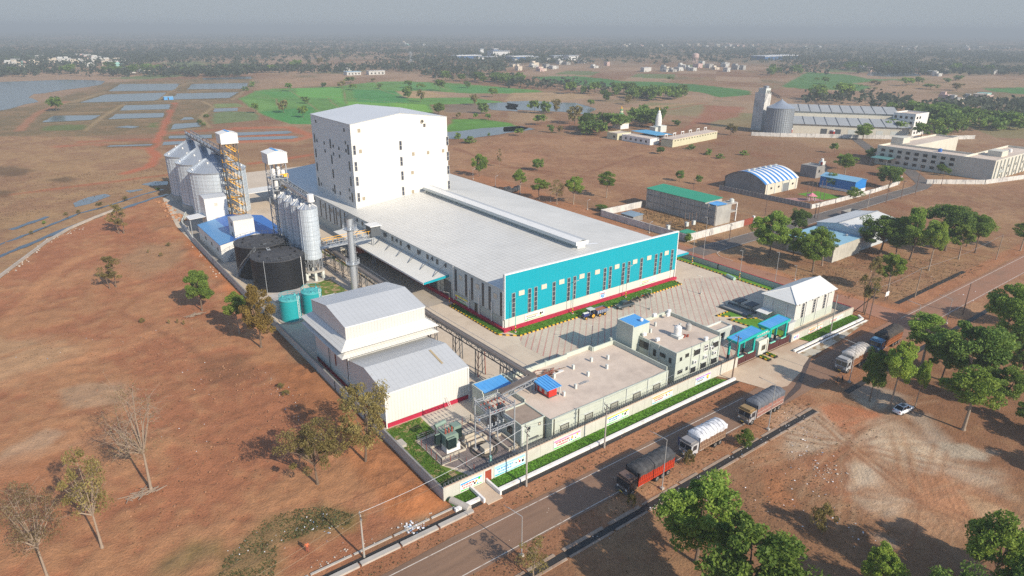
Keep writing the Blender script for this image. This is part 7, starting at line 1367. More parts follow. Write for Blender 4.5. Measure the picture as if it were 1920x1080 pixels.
for i in range(12):
    x = 364+i*4.5; MB().box(x-.3, 111.5, 0, x+.3, 111.99, 9, GreyPale).build('fin', t)
    if i % 2: win(t, 'y', 112, x+1, x+3, 4.6, 5.8, FrameDk, Glass, 2); win(t, 'y', 112, x+1, x+3, 1.0, 2.2, FrameDk, Glass, 2)
for i in range(3): MB().box(369+i*1.8, 111.3, 3.2, 370.2+i*1.8, 111.98, 4.2, GreyPale).build('air_conditioner', t)
MB().hexa([(354, 156, 4), (361.8, 156, 4.2), (361.8, 165, 4.2), (354, 165, 4)], [(354, 156, 4.15), (361.8, 156, 4.35), (361.8, 165, 4.35), (354, 165, 4.15)], MAT('teal_grey_canopy', (.10, .24, .23), .6)).bar((354.5, 156.5, 0), (354.5, 156.5, 4), .2, .2, SteelGrey).bar((354.5, 164.5, 0), (354.5, 164.5, 4), .2, .2, SteelGrey).build('porch_canopy', t)
for x, y in ((372, 140), (400, 119)): wtank(x, y, 8.6, .9, 1.5, WhiteP if x > 380 else BlueDark, 'white tank on the cream institutional roof' if x > 380 else 'dark blue tank on the cream institutional roof')
wall('pale boundary wall in front of the cream institutional building', [(331, 127), (352, 111), (420, 96)], 2.0, wa, None, .3, False, 'boundary_wall', 4)
t = thing('apartment_block', 'white four storey housing block standing among trees', 'building', (490, 204, 0)); house_box(t, 478, 497, 199, 213, 13.5, WhiteP, RoofSlab, .8)
for z in (2, 5.2, 8.4, 11.6):
    for i in range(4): win(t, 'x', 478, 200.4+i*3.4, 202+i*3.4, z-.8, z+.8); 
    for i in range(2): win(t, 'y', 199, 480+i*4, 482+i*4, z-.8, z+.8)
# grain store of the neighbour
t = thing('grain_silo', 'big corrugated silo of the neighbouring grain store', 'silo', (412, 253, 0)); SX, SY, SR = 417, 258.5, 8.8
MB().lathe(SX, SY, [(SR+.3, 0), (SR+.3, .8), (SR, .8)], Concrete, 32).build('plinth', t); prof2 = [(SR, .8)]
for i in range(12): prof2 += [(SR, 1.2+i*1.35), (SR+.06, 1.3+i*1.35), (SR, 1.4+i*1.35)]
MB().lathe(SX, SY, prof2+[(SR, 17)], MAT('dull_silo_steel', (.30, .33, .36), .5, .45, var=.2), 40).build('shell', t); mb = MB()
for j in range(40): a = 2*PI*j/40; mb.bar((SX+(SR+.05)*math.cos(a), SY+(SR+.05)*math.sin(a), .8), (SX+(SR+.05)*math.cos(a), SY+(SR+.05)*math.sin(a), 17), .16, .16, SteelGrey)
mb.build('stiffener', t); MB().lathe(SX, SY, [(SR+.3, 16.9), (SR*.5, 19.2), (.6, 21.6), (.6, 22.2), (.05, 22.3)], SiloRoof, 40).build('conical_roof', t)
t = thing('elevator_tower', 'stained white head house tower beside the neighbouring silo', 'tower', (424, 275, 0)); box_walls(MB(), 418, 425, 272, 280, 0, 25, wa).build('wall', t); MB().box(418.5, 272.3, 25, 424, 278, 28, GreyPale).box(419, 272.5, 28, 422, 275, 29.5, SteelGrey).build('head_house', t); truss(MB(), (421, 272, 25.5), (417, 260, 22.5), 1.5, 1.2, SteelDark, 8).build('conveyor_bridge', t)
for lab, dx, z, ze in (('front gabled grain store with pale sheet roof', 0, 9.6, 6.6), ('rear gabled grain store with higher pale sheet roof', 37, 14.2, 11)):
    t = thing('grain_store', lab, 'warehouse', (445, 235, 0), 'neighbouring grain stores'); a, b = Vector((424, 252, 0)), Vector((466, 196, 0)); d = (b-a).normalized(); nrm = Vector((-d.y, d.x, 0)); w_ = 36; up = lambda p, q: p+Vector((0, 0, q))
    if nrm.x < 0: nrm = -nrm
    a, b = a+nrm*dx, b+nrm*dx
    MB().hexa([a, b, b+nrm*w_, a+nrm*w_], [up(a, ze), up(b, ze), up(b+nrm*w_, ze), up(a+nrm*w_, ze)], MAT('cream_store_wall', (.62, .58, .48), .8, var=.15, streak=.2) if dx == 0 else bpy.data.materials['cream_store_wall']).build('wall', t)
    mb = MB(); e = -nrm*1.0; rm = bpy.data.materials.get('grey_store_roof') or MAT('grey_store_roof', (.36, .37, .37), .6, var=.2, scale=.3)
    for s0, s1, z0, z1 in ((-1, w_/2, ze, z), (w_/2, w_+1, z, ze)): mb.poly([up(a+nrm*s0-d, z0), up(b+nrm*s0+d, z0), up(b+nrm*s1+d, z1), up(a+nrm*s1-d, z1)], rm)
    rf = mb.build('roof', t); mb = MB(); L = (b-a).length
    for i in range(1, 10): p = a+d*L*i/10; mb.bar(up(p-nrm, ze), up(p+nrm*w_/2, z+.1), .5, .12, SteelDark)
    mb.build('roof_rib', rf)
    for i in range(6): p = a+d*(L*(.25+.12*i)); MB().hexa([p-nrm*.05, p+d*4-nrm*.05, p+d*4, p], [up(p-nrm*.05, 4), up(p+d*4-nrm*.05, 4), up(p+d*4, 4), up(p, 4)], SteelDark if i < 2 else GreyPale).build('door', t)
wall('long whitish boundary wall of the neighbouring grain store', [(393, 262), (404, 248), (432, 222), (470, 186), (500, 170)], 2.4, wa, None, .3, False, 'boundary_wall', 5)
for i, (px_, py_) in enumerate(((1480, 250), (1562, 253))): g = at(px_, py_); tag(MB().box(g.x-3, g.y-1.5, .8, g.x+4, g.y+1, 2.6, paint('dull_red_body', (.35, .03, .02))).box(g.x-3, g.y-1.5, 2.6, g.x+4, g.y+1, 3.4, TarpWht).box(g.x-2.6, g.y-1.3, 0, g.x+3.6, g.y+.8, .8, Rubber).build('cargo_truck', loc=g), ('red truck at the grain store wall beside the silo', 'red truck parked before the grain store doors')[i], 'truck')
# temples and the walled long houses beyond the open plot
YW = MAT('pale_yellow_wash', (.56, .53, .36), .85, var=.12, streak=.15)
t = thing('temple', 'small temple with green and ochre tiered spire', 'temple', (346.5, 337.7, 0)); tx, ty = 346.5, 336
MB().box(tx-4, ty-4, 0, tx+4, ty+4, 3.6, WhiteP).box(tx-4.3, ty-4.3, 3.6, tx+4.3, ty+4.3, 4.0, YW).build('hall', t)
mb = MB()
for i in range(7): r = 3.0*(1-i/8.5); mb.lathe(tx, ty, [(r, 4+i*1.35), (r*1.08, 4.25+i*1.35), (r*.88, 5.3+i*1.35)], MAT('temple_green', (.16, .36, .19), .7, var=.25) if i == 0 else bpy.data.materials['temple_green'] if i % 2 == 0 else YW, 8)
mb.build('spire', t); MB().lathe(tx, ty, [(.5, 13.2), (.7, 13.7), (.2, 14.2), (.3, 14.5), (.02, 15.4)], Orange, 10).build('finial', t)
t = thing('temple', 'small temple with white curved spire', 'temple', (355, 308, 0)); tx, ty = 357, 309
MB().box(tx-3, ty-3, 0, tx+3, ty+3.4, 4.2, GreyPale).box(tx-6, ty-1, 0, tx-3.02, ty+4, 3.2, GreyPale).box(tx-6.3, ty-1.3, 3.2, tx-3.03, ty+4.3, 3.45, GreyPale).build('hall', t)
MB().lathe(tx-1, ty+1, [(2.1, 4.2), (2.2, 6.5), (2.0, 9), (1.55, 11.2), (.9, 12.6), (1.05, 12.9), (.8, 13.4), (.3, 14), (.02, 15.2)], WhiteP, 12).build('spire', t); MB().lathe(tx-1, ty+1, [(.35, 14.4), (.02, 16.2)], Yellow, 8).build('finial', t)
t = thing('long_house', 'long pale yellow building with scalloped white parapet crests', 'building', (338, 264, 0)); a = Vector((313, 260.5, 0)); b = Vector((364, 267.5, 0)); d = (b-a).normalized(); nn = Vector((-d.y, d.x, 0)); up = lambda p, z: p+Vector((0, 0, z))
MB().hexa([a, b, b+nn*8, a+nn*8], [up(a, 4.4), up(b, 4.4), up(b+nn*8, 4.0), up(a+nn*8, 4.0)], YW).build('wall', t); MB().hexa([up(a-nn*.2-d*.2, 4.4), up(b-nn*.2+d*.2, 4.4), up(b+nn*8.2+d*.2, 4.4), up(a+nn*8.2-d*.2, 4.4)], [up(a-nn*.2-d*.2, 4.7), up(b-nn*.2+d*.2, 4.7), up(b+nn*8.2+d*.2, 4.7), up(a+nn*8.2-d*.2, 4.7)], RoofSlab).build('roof', t)
for i in range(6): p = a+d*(3+i*9)+nn*7.6; MB().bar(up(p, 4.7), up(p, 6.2), .3, .3, WhiteP).bar(up(p+d*2.6, 4.7), up(p+d*2.6, 6.2), .3, .3, WhiteP).bar(up(p-d*.3, 6.3), up(p+d*2.9, 6.3), .4, .4, WhiteP).build('parapet_crest', t)
mb = MB()
for i in range(16): p = a+d*(2+i*3.1); mb.bar(up(p-nn*.06, 3.6), up(p+d*1.2-nn*.06, 3.6), .1, .5, FrameDk)
mb.build('vent_slot', t)
t = thing('low_house', 'small pale yellow house at the left end of the temple row', 'house', (312, 303, 0)); house_box(t, 306, 318, 299, 308, 3.8, YW, RoofSlab, .3); win(t, 'y', 299, 309, 310.5, 1.2, 2.6); win(t, 'y', 299, 313.5, 315, 1.2, 2.6); win(t, 'x', 306, 301, 302.5, 1.2, 2.6)
t = thing('low_house', 'long low white house with flat roof in the temple row', 'house', (308, 283, 0)); house_box(t, 308, 316, 273.5, 297, 3.6, WhiteP, RoofSlab, .2)
for i in range(5): win(t, 'x', 308, 276+i*4.2, 277.4+i*4.2, 1.2, 2.5)
t = thing('open_hall', 'open hall under a sky blue roof behind the white house', 'hall', (326, 288, 0)); MB().hexa([(317, 277, 4.6), (330, 275, 4.4), (332, 299, 4.4), (319, 300, 4.6)], [(317, 277, 4.75), (330, 275, 4.55), (332, 299, 4.55), (319, 300, 4.75)], MAT('azure_roof', (.10, .36, .58), .55, var=.1)).build('roof', t); mb = MB()
for x, y in ((317.5, 277.5), (329.5, 275.6), (331.5, 298.5), (319.5, 299.5), (323, 276.5)): mb.bar((x, y, 0), (x, y, 4.5), .25, .25, SteelGrey)
mb.box(321, 279, 0, 330, 298, 2.4, MAT('brown_stack', (.17, .09, .06), .9)); mb.build('posts', t)
# transformer poles in the walled plot and beside the striped hall
def hframe(lab, x, y, h, w=2.2, box=True, n=2):
    t = thing('transformer_poles', lab, 'utility poles', (x, y, 0))
    for i in range(n): MB().tube((x+w*i/(n-1), y, 0), (x+w*i/(n-1), y, h), .13, PoleRust, .1, 8).build('pole', t)
    mb = MB()
    for z in (h*.55, h*.75, h-.3): mb.bar((x-.5, y, z), (x+w+.5, y, z), .12, .12, SteelDark)
    mb.build('cross_arm', t)
    if box: mb = MB(); mb.box(x+w/2-.6, y-.5, h*.3, x+w/2+.6, y+.5, h*.3+1.4, GreyPale); mb.build('transformer', t)
Z5w = lambda x, y: at(1120+x/4.571, 300+y/4.571)
for (x, y, h, l) in ((740, 620, 6.8, 'two dark transformer poles inside the white wall corner'), (800, 600, 6.0, 'second pair of dark poles inside the white wall'), (583, 625, 3.8, 'short dark pole pair behind the left white wall')): g = Z5w(x, y); hframe(l, g.x, g.y, h)
for i, (x, y) in enumerate(((1787, 365), (1822, 360), (1860, 350), (1905, 345), (1940, 340))): g = Z5w(x, y); tag(MB().tube(g, g+Vector((0, 0, 8.2)), .13, PoleRust, .1, 8).bar(g+Vector((-.8, 0, 7.8)), g+Vector((.8, 0, 7.8)), .1, .1, SteelDark).build('utility_pole', loc=g), 'thin dark pole in the row by the pink canopied kiosk', 'pole', 'pole row by the pink kiosk')
for i, (x, y, t_, l) in enumerate(((1437, 480, 330, 'lone pole between the green roofed shed and the striped hall'), (1130, 690, 545, 'pole on the back road verge near the white wall'), (1860, 500, 380, 'tall pole left of the grey warehouse, first of two'), (1885, 505, 355, 'tall pole left of the grey warehouse, second of two'), (820, 285, 160, 'pole beside the back lane behind the green roofed shed'))): epole(l, 1120+x/4.571, 300+y/4.571, 300+t_/4.571, PoleRust, 1)
for i, (x, y, t_, l) in enumerate(((575, 415, 255, 'thin pole on the back road verge by the roofless enclosure'), (862, 335, 175, 'thin pole on the back road before the bend'), (985, 300, 50, 'tall pole beside the back road bend'), (735, 370, 250, 'short pole on the back road, mid stretch'), (1210, 215, 90, 'pole by the cream building wall'))): epole(l, 1500+x/4.571, 300+y/4.571, 300+t_/4.571, PoleRust if i else Pole, 1)
o = MB(); g = at(943, 312+45); 
for (bx, by, ty, l) in ((887, 336, 318, 'thin lamp post behind the warehouse, left of four'), (929, 350, 331, 'second thin lamp post behind the warehouse'), (975, 364, 344, 'third thin lamp post behind the warehouse'), (1032, 378, 361, 'fourth thin lamp post behind the warehouse'), (1101, 393, 376, 'lamp post near the back lane mouth'), (1217, 437, 418, 'lamp post along the white wall')):
    g = at(bx, by); street_lamp(l, g.x, g.y, rise(bx, by, ty), .8, 0, LampGrey)
mb = MB(); random.seed(4); g = at(960, 361)
for i in range(24): mb.ball((g.x+random.gauss(0, 2.2), g.y+random.gauss(0, 1.2), .8+random.random()), 1.1, .9, .7, TarpBlk, 7, .2)
tag(mb.build('covered_heap', loc=g), 'dark tarpaulin covered heap behind the warehouse roof edge', 'heap')
# blue hut at the ponds, boundary wall of the red plot, notice board
g = at(316, 187); tag(MB().box(g.x-4, g.y-2, 0, g.x+4, g.y+2, 3, BlueRoof).box(g.x-4.3, g.y-2.3, 3, g.x+4.3, g.y+2.3, 3.2, MAT('pale_blue_tin', (.35, .5, .6), .6)).box(g.x-1, g.y-2.05, .2, g.x+.2, g.y-2.0, 2.2, FrameDk).build('pond_hut', loc=g), 'tiny blue hut on the bank between the fish ponds', 'hut')
P = gpts(zz(0, 300, 3.375, [(-260, 960), (-60, 790), (0, 745), (120, 655), (220, 580), (300, 520), (440, 440), (600, 370), (720, 325)])); mb = MB()
for a, b in zip(P, P[1:]): mb.bar(a+Vector((0, 0, .4)), b+Vector((0, 0, .4)), .4, .8, Concrete)
tag(mb.build('boundary_wall', loc=P[0]), 'low pale kerb wall curving along the left ditch', 'wall')
g = at(1661, 563); t = thing('notice_board', 'white notice board on legs in the tree plot', 'sign', g); MB().box(g.x-.9, g.y-.05, 1.2, g.x+.9, g.y+.05, 2.4, WhiteP).build('board', t); MB().box(g.x-.7, g.y-.08, 0, g.x-.6, g.y+.02, 1.2, SteelDark).box(g.x+.6, g.y-.08, 0, g.x+.7, g.y+.02, 1.2, SteelDark).build('leg', t)
g = at(1327, 502); t = thing('pipe_bundle', 'pale green pipe lying at the right striped kerb', 'pipe', g); MB().tube((153.4, 101.5, .5), (154.2, 104.5, .5), .5, MAT('pale_green_pipe', (.35, .5, .42), .6), n=12).build('pipe', t)
# loose stones and litter
random.seed(21)
mb = MB(); stone = MAT('pale_stone', (.50, .43, .36), .9, var=.3)
def scatter(pts, n, r0, r1, mat):
    for _ in range(n):
        i = random.randrange(len(pts)-1); p = pts[i].lerp(pts[i+1], random.random()); p = p+Vector((random.gauss(0, 1), random.gauss(0, 1), 0))*SPR; r = random.uniform(r0, r1); mb.ball((p.x, p.y, r*.4), r, r*random.uniform(.6, 1.2), r*.7, mat, 6, .25)
SPR = .9; scatter(gpts(zz(0, 300, 3.375, [(60, 720), (200, 600), (340, 500), (520, 430)])), 60, .08, .28, stone); scatter(gpts(zz(0, 300, 3.375, [(1000, 260), (1100, 340), (1180, 400)])), 80, .2, .7, MAT('orange_clod', (.40, .20, .10), .95, var=.3)); scatter(gpts(zz(0, 300, 3.375, [(1230, 520), (1400, 760)])), 30, .1, .3, stone)
SPR = .5; scatter([Vector((48, 65.0, 0)), Vector((104, 65.0, 0))], 90, .04, .13, MAT('verge_clod', (.27, .14, .085), .95, var=.3)); scatter([Vector((20, 68.6, 0)), Vector((39, 69.0, 0))], 40, .05, .16, stone)
SPR = 1.4; scatter([at(960, 1000), at(1480, 800)], 30, .03, .09, stone); scatter(Q([(-120, 60), (40, 100), (-60, 330), (160, 430), (200, 420)]), 120, .03, .10, stone); scatter(Q([(150, 380), (200, 410), (240, 420)]), 20, .05, .2, stone)
SPR = 3.; scatter(gpts([(240, 640), (420, 700), (560, 760), (300, 960), (120, 700)]), 220, .06, .2, MAT('red_clod', (.34, .18, .1), .95, var=.3))
tag(mb.build('loose_stones'), 'loose stones and clods strewn over the bare earth', None, None, 'stuff')
mb = MB(); lit = [MAT('white_litter', (.78, .78, .78), .6), MAT('grey_litter', (.45, .44, .42), .8), MAT('blue_litter', (.2, .35, .55), .7)]
def litter(pts, n, spr, r0=.05, r1=.2):
    for _ in range(n):
        i = random.randrange(len(pts)-1); p = pts[i].lerp(pts[i+1], random.random()); x, y, r = p.x+random.gauss(0, spr), p.y+random.gauss(0, spr), random.uniform(r0, r1); z = .05+random.random()*.12; q = random.random()*PI; m_ = random.choices(lit, (6, 2, 1))[0]
        mb.poly([(x+r*math.cos(q+k*PI/2)*random.uniform(.5, 1), y+r*math.sin(q+k*PI/2)*random.uniform(.5, 1), z+random.uniform(0, .1)) for k in range(4)], m_)
litter(gpts(zz(400, 680, 2.7, [(120, 980), (330, 900), (500, 800), (620, 860)])), 60, 1.4, .04, .16); litter(gpts(zz(400, 680, 2.7, [(940, 850), (1060, 830)])), 60, .7, .06, .3); litter(gpts(zz(400, 680, 2.7, [(300, 50), (330, 140), (400, 260), (640, 490), (690, 480)])), 60, 1.0)
litter([Vector((52, 51, 0)), Vector((105, 51, 0))], 40, .4); litter(Q([(-60, 40), (60, 300), (180, 420)]), 50, 2); litter(gpts([(1290, 1000), (1500, 880), (1560, 1000), (1650, 1020)]), 60, 2.5); litter(gpts([(60, 660), (200, 640), (420, 620), (300, 920)]), 50, 3); litter(gpts([(1500, 560), (1700, 500), (1800, 560)]), 40, 3)
tag(mb.build('litter'), 'scraps of pale litter on the verges and rubbish patches', None, None, 'stuff')
mb = MB()
for px_, py_, n in ((285, 922, 26), (330, 585, 0), (372, 590, 22), (820, 320, 0)):
    g = at(px_, py_)
    for _ in range(n): a = random.gauss(.1, .5); x, y = g.x+random.gauss(-1, 1), g.y+random.gauss(0, .6); l = random.uniform(.4, 1.4); mb.bar((x-l*math.cos(a), y-l*math.sin(a), .1+random.random()*.25), (x+l*math.cos(a), y+l*math.sin(a), .1+random.random()*.25), .08, .08, BarkPale)
tag(mb.build('fallen_branches'), 'cut branches lying under the left hand trees', None, None, 'stuff')
# ================================================================ TREES, SHRUBS, FAR COUNTRY
def leafmat(name, dark, light):
    m, nt, b, out = newmat(name); vc = nt.nodes.new('ShaderNodeVertexColor'); vc.layer_name = 'tint'; sx = nt.nodes.new('ShaderNodeSeparateColor'); nt.links.new(vc.outputs[0], sx.inputs[0])
    oi = nt.nodes.new('ShaderNodeObjectInfo'); c = _mix(nt, sx.outputs[0], dark, light); c = _mix(nt, 1., c, _math(nt, 'ADD', _math(nt, 'MULTIPLY', oi.outputs['Random'], .5), .75), 'MULTIPLY')
    nt.links.new(c, b.inputs['Base Color']); b.inputs['Roughness'].default_value = .65; b.inputs['Specular IOR Level'].default_value = .25
    tr = nt.nodes.new('ShaderNodeBsdfTranslucent'); nt.links.new(c, tr.inputs[0]); mx = nt.nodes.new('ShaderNodeMixShader'); mx.inputs[0].default_value = .45
    nt.links.new(b.outputs[0], mx.inputs[1]); nt.links.new(tr.outputs[0], mx.inputs[2]); nt.links.new(mx.outputs[0], out.inputs[0]); return m
LM = {'green': leafmat('leaf_green', (.11, .20, .03), (.33, .44, .08)), 'dark': leafmat('leaf_dark', (.09, .17, .034), (.26, .36, .07)), 'bright': leafmat('leaf_bright', (.14, .24, .034), (.38, .47, .08)),
      'olive': leafmat('leaf_olive', (.17, .14, .045), (.38, .31, .11)), 'gold': leafmat('leaf_gold', (.22, .15, .035), (.47, .33, .085)), 'dry': leafmat('leaf_dry', (.16, .115, .055), (.31, .235, .12)), 'far': leafmat('leaf_far', (.05, .07, .045), (.115, .135, .08))}
def leaf_quads(cent, size, g, flat=.4):
    """numpy: one randomly tilted quad per centre"""
    n = len(cent); a = g.normal(size=(n, 3)); a[:, 2] *= .6; a /= np.linalg.norm(a, axis=1)[:, None]; b = np.cross(a, g.normal(size=(n, 3))); b /= np.linalg.norm(b, axis=1)[:, None]+1e-9
    s = (size*g.uniform(.6, 1.35, n))[:, None]; a = a*s; b = b*s*.62
    return np.stack([cent-a-b*.3, cent-a*.1+b, cent+a+b*.25, cent+a*.1-b], 1)
def mesh_quads(name, Qd, tint, mat, extra=None):
    n = len(Qd); me = bpy.data.meshes.new(name); V = Qd.reshape(-1, 3).astype(np.float32)
    me.vertices.add(n*4); me.vertices.foreach_set('co', V.ravel()); me.loops.add(n*4); me.loops.foreach_set('vertex_index', np.arange(n*4, dtype=np.int32)); me.polygons.add(n); me.polygons.foreach_set('loop_start', (np.arange(n)*4).astype(np.int32)); me.update(calc_edges=True)
    ca = me.color_attributes.new('tint', 'FLOAT_COLOR', 'POINT'); t = np.repeat(np.clip(tint, 0, 1), 4); ca.data.foreach_set('color', np.stack([t, t, t, np.ones_like(t)], 1).astype(np.float32).ravel()); me.materials.append(mat); return me
def crown_pts(g, R, z0, H, ncl, nl, cr, shape):
    hz = (H-z0)/2; zc = z0+hz; C, T = [], []
    lob = g.uniform(0, 2*PI, 3)
    for i in range(ncl):
        th = g.uniform(0, 2*PI); cz = g.uniform(-.85, 1); r = math.sqrt(max(0, 1-cz*cz)); k = g.uniform(.45, 1.0)**.6
        w = 1+.24*math.sin(2*th+lob[0])+.2*math.sin(3*th+lob[1])+.14*math.sin(5*th+3*cz+lob[2])
        if shape == 'flat': cz = cz*.8+.2
        if shape == 'cone': r *= (1-.35*cz)
        C.append((R*r*k*w*.86*math.cos(th), R*r*k*w*.86*math.sin(th), zc+hz*cz*k*(.92+.16*g.random()))); T.append(g.uniform(.0, 1.))
    C = np.array(C); pts, tint = [], []
    for c, t in zip(C, T):
        m = int(nl*g.uniform(.6, 1.4)); d = g.normal(size=(m, 3)); d /= np.linalg.norm(d, axis=1)[:, None]; rr = cr*g.uniform(.5, 1.4)*g.uniform(.25, 1., m)**.5
        p = c+d*rr[:, None]*np.array([1.15, 1.15, .72]); pts.append(p); tint.append(np.clip(t*.55+.22+g.normal(0, .16, m), 0, 1))
    return C, np.concatenate(pts), np.concatenate(tint)
def tree_proto(name, kind, H, R, z0, ncl, nl, leaf, cr, seed, bark=None, shape='round', limbs=6, tr=.22, twigs=0, stems=1, far=False, cat='tree'):
    g = np.random.default_rng(seed); rnd = random.Random(seed)
    if not far: leaf, nl, cr, ncl = leaf*.52, int(nl*1.75), cr*.84, int(ncl*1.3)
    t = thing(name, 'tree', cat); C, P, T = crown_pts(g, R, z0, H, ncl, nl, cr, shape)
    cm = mesh_quads('crown', leaf_quads(P, leaf, g), T, LM[kind]); bark = bark or Bark
    if far:
        mb = MB(); mb.tube((0, 0, 0), (0, 0, z0+.3*(H-z0)), tr, bark, tr*.6, 5)
    else:
        mb = MB(); fk = z0+.15*(H-z0)
        for s_ in range(stems):
            ox, oy = (0, 0) if stems == 1 else (rnd.uniform(-.7, .7), rnd.uniform(-.7, .7)); a = Vector((ox, oy, -.1)); lean = Vector((rnd.uniform(-.35, .35), rnd.uniform(-.35, .35), 0)); m_ = a+Vector((0, 0, fk*.55))+lean*.5; b = a+Vector((0, 0, fk))+lean
            mb.tube(a, a+Vector((0, 0, .5)), tr*1.5, bark, tr, 8, False); mb.tube(a+Vector((0, 0, .5)), m_, tr, bark, tr*.8, 8, False); mb.tube(m_, b, tr*.8, bark, tr*.62, 8, False)
            idx = rnd.sample(range(len(C)), min(limbs, len(C)))
            for i in idx:
                c = Vector(C[i]); md = b.lerp(c, .5)+Vector((rnd.uniform(-.3, .3), rnd.uniform(-.3, .3), rnd.uniform(0, .5))); mb.tube(b, md, tr*.5, bark, tr*.3, 6, False); mb.tube(md, c, tr*.3, bark, tr*.08, 5, False)
                for _ in range(twigs):
                    f = rnd.uniform(.2, 1); q = md.lerp(c, f); e = q+Vector((rnd.gauss(0, 1), rnd.gauss(0, 1), rnd.gauss(.5, .7)))*R*.3; mb.tube(q, e, tr*.11, bark, tr*.04, 4, False)
                    for _ in range(2): e2 = e.lerp(q, rnd.random()*.6); mb.tube(e2, e2+Vector((rnd.gauss(0, 1), rnd.gauss(0, 1), rnd.gauss(.4, .6)))*R*.17, tr*.06, bark, tr*.025, 4, False)
    mb.build('trunk', t); o = bpy.data.objects.new('crown', cm); COL.objects.link(o); o.parent = t; OFF[o.name] = (0, 0, 0); t['H'] = H; t['R'] = R; PROT.append(t); return t
PROT = []
TP = {'round': tree_proto('tree', 'green', 9, 3.9, 2.4, 46, 190, .30, 1.05, 1), 'round2': tree_proto('tree', 'green', 9, 4.1, 2.8, 40, 190, .30, 1.15, 2, shape='flat'), 'dark': tree_proto('tree', 'dark', 9, 4.3, 2.2, 52, 180, .32, 1.15, 3), 'dark2': tree_proto('tree', 'dark', 8.5, 4.2, 2.2, 44, 170, .32, 1.1, 13, shape='flat'),
      'bright': tree_proto('tree', 'bright', 9, 3.3, 3.2, 36, 170, .28, .95, 4, BarkPale, stems=1), 'bright2': tree_proto('tree', 'bright', 9, 3.6, 3.5, 28, 170, .28, .95, 14, BarkPale, 'flat'), 'tall': tree_proto('tree', 'green', 11, 2.6, 4.8, 26, 170, .27, .85, 5, BarkPale, tr=.17), 'olive': tree_proto('tree', 'olive', 10, 3.9, 2.0, 40, 95, .24, 1.0, 6, limbs=9, twigs=2), 'gold': tree_proto('tree', 'gold', 10, 3.0, 1.6, 44, 160, .24, .9, 7, limbs=9, twigs=2, shape='cone'),
      'thin': tree_proto('tree', 'olive', 7, 2.0, 1.6, 20, 80, .22, .7, 8, limbs=8, twigs=3, stems=2, tr=.12), 'dry': tree_proto('tree', 'dry', 10, 4.0, 2.2, 46, 40, .18, 1.15, 9, BarkPale, limbs=16, twigs=5, tr=.18), 'bare': tree_proto('bare_tree', 'dry', 10, 3.8, 2.6, 40, 11, .15, 1.2, 10, BarkPale, limbs=20, twigs=7, tr=.17), 'half': tree_proto('tree', 'olive', 10, 3.4, 2.4, 34, 42, .22, 1.0, 11, BarkPale, limbs=14, twigs=4, tr=.18),
      'slim': tree_proto('tree', 'olive', 8, 1.9, 1.8, 18, 45, .2, .75, 12, BarkPale, limbs=10, twigs=3, tr=.11), 'bush': tree_proto('shrub', 'olive', 2.6, 1.7, .2, 22, 70, .17, .55, 15, limbs=5, tr=.06, cat='shrub'), 'bushg': tree_proto('shrub', 'green', 2.6, 1.8, .2, 24, 80, .2, .6, 16, limbs=5, tr=.06, cat='shrub'),
      'f1': tree_proto('tree', 'dark', 9, 4.6, 1.6, 30, 22, .75, 1.4, 21, far=True), 'f2': tree_proto('tree', 'green', 9, 4.2, 2.2, 26, 22, .7, 1.3, 22, far=True), 'f3': tree_proto('tree', 'dark', 10, 5.2, 1.4, 34, 20, .85, 1.6, 23, far=True, shape='flat'), 'f4': tree_proto('tree', 'olive', 8, 3.8, 1.8, 24, 18, .6, 1.2, 24, far=True), 'f5': tree_proto('bush', 'dark', 3.2, 2.6, .1, 16, 16, .5, .8, 25, far=True, tr=.08, cat='bush')}
bpy.context.view_layer.update()
freeze(None)
def plant(kind, bx, by, ty, wpx, label, group=None, rot=None, world=None, hmin=0):
    p = TP[kind]; g = world or at(bx, by); h = max(hmin, rise(bx, by, ty)) if world is None else ty
    w = wpx*((g-Vector((0, 0, CH))).dot(_fw))/FPX if world is None else wpx
    return dup(p, g, rot if rot is not None else random.uniform(0, 2*PI), (w/2/p['R']*.92,)*2+(h/p['H'],), label, group)
random.seed(31)
# -- left earth plot
for a in (('thin', 228, 438, 381, 36, 'wispy olive tree near the ditch bend in the left plot'), ('thin', 214, 540, 478, 42, 'small olive tree alone in the middle of the left plot'), ('round', 379, 582, 509, 60, 'round green tree beside the compound wall, left of the black tanks'), ('bright', 449, 625, 550, 54, 'bright green tree touching the golden tree by the wall'), ('gold', 490, 652, 528, 58, 'golden brown tree beside the teal tanks'),
          ('bare', 284, 920, 718, 132, 'nearly leafless pale tree in the middle of the red earth'), ('half', 192, 1028, 838, 100, 'half bare olive tree at lower left, right of the tan one'), ('dry', 89, 1082, 900, 112, 'tan dry tree at the lower left corner'), ('olive', 596, 910, 790, 104, 'dense olive tree left of the one by the wall corner'), ('olive', 686, 871, 722, 112, 'olive gold tree overlapping the powerhouse wall')): plant(*a)
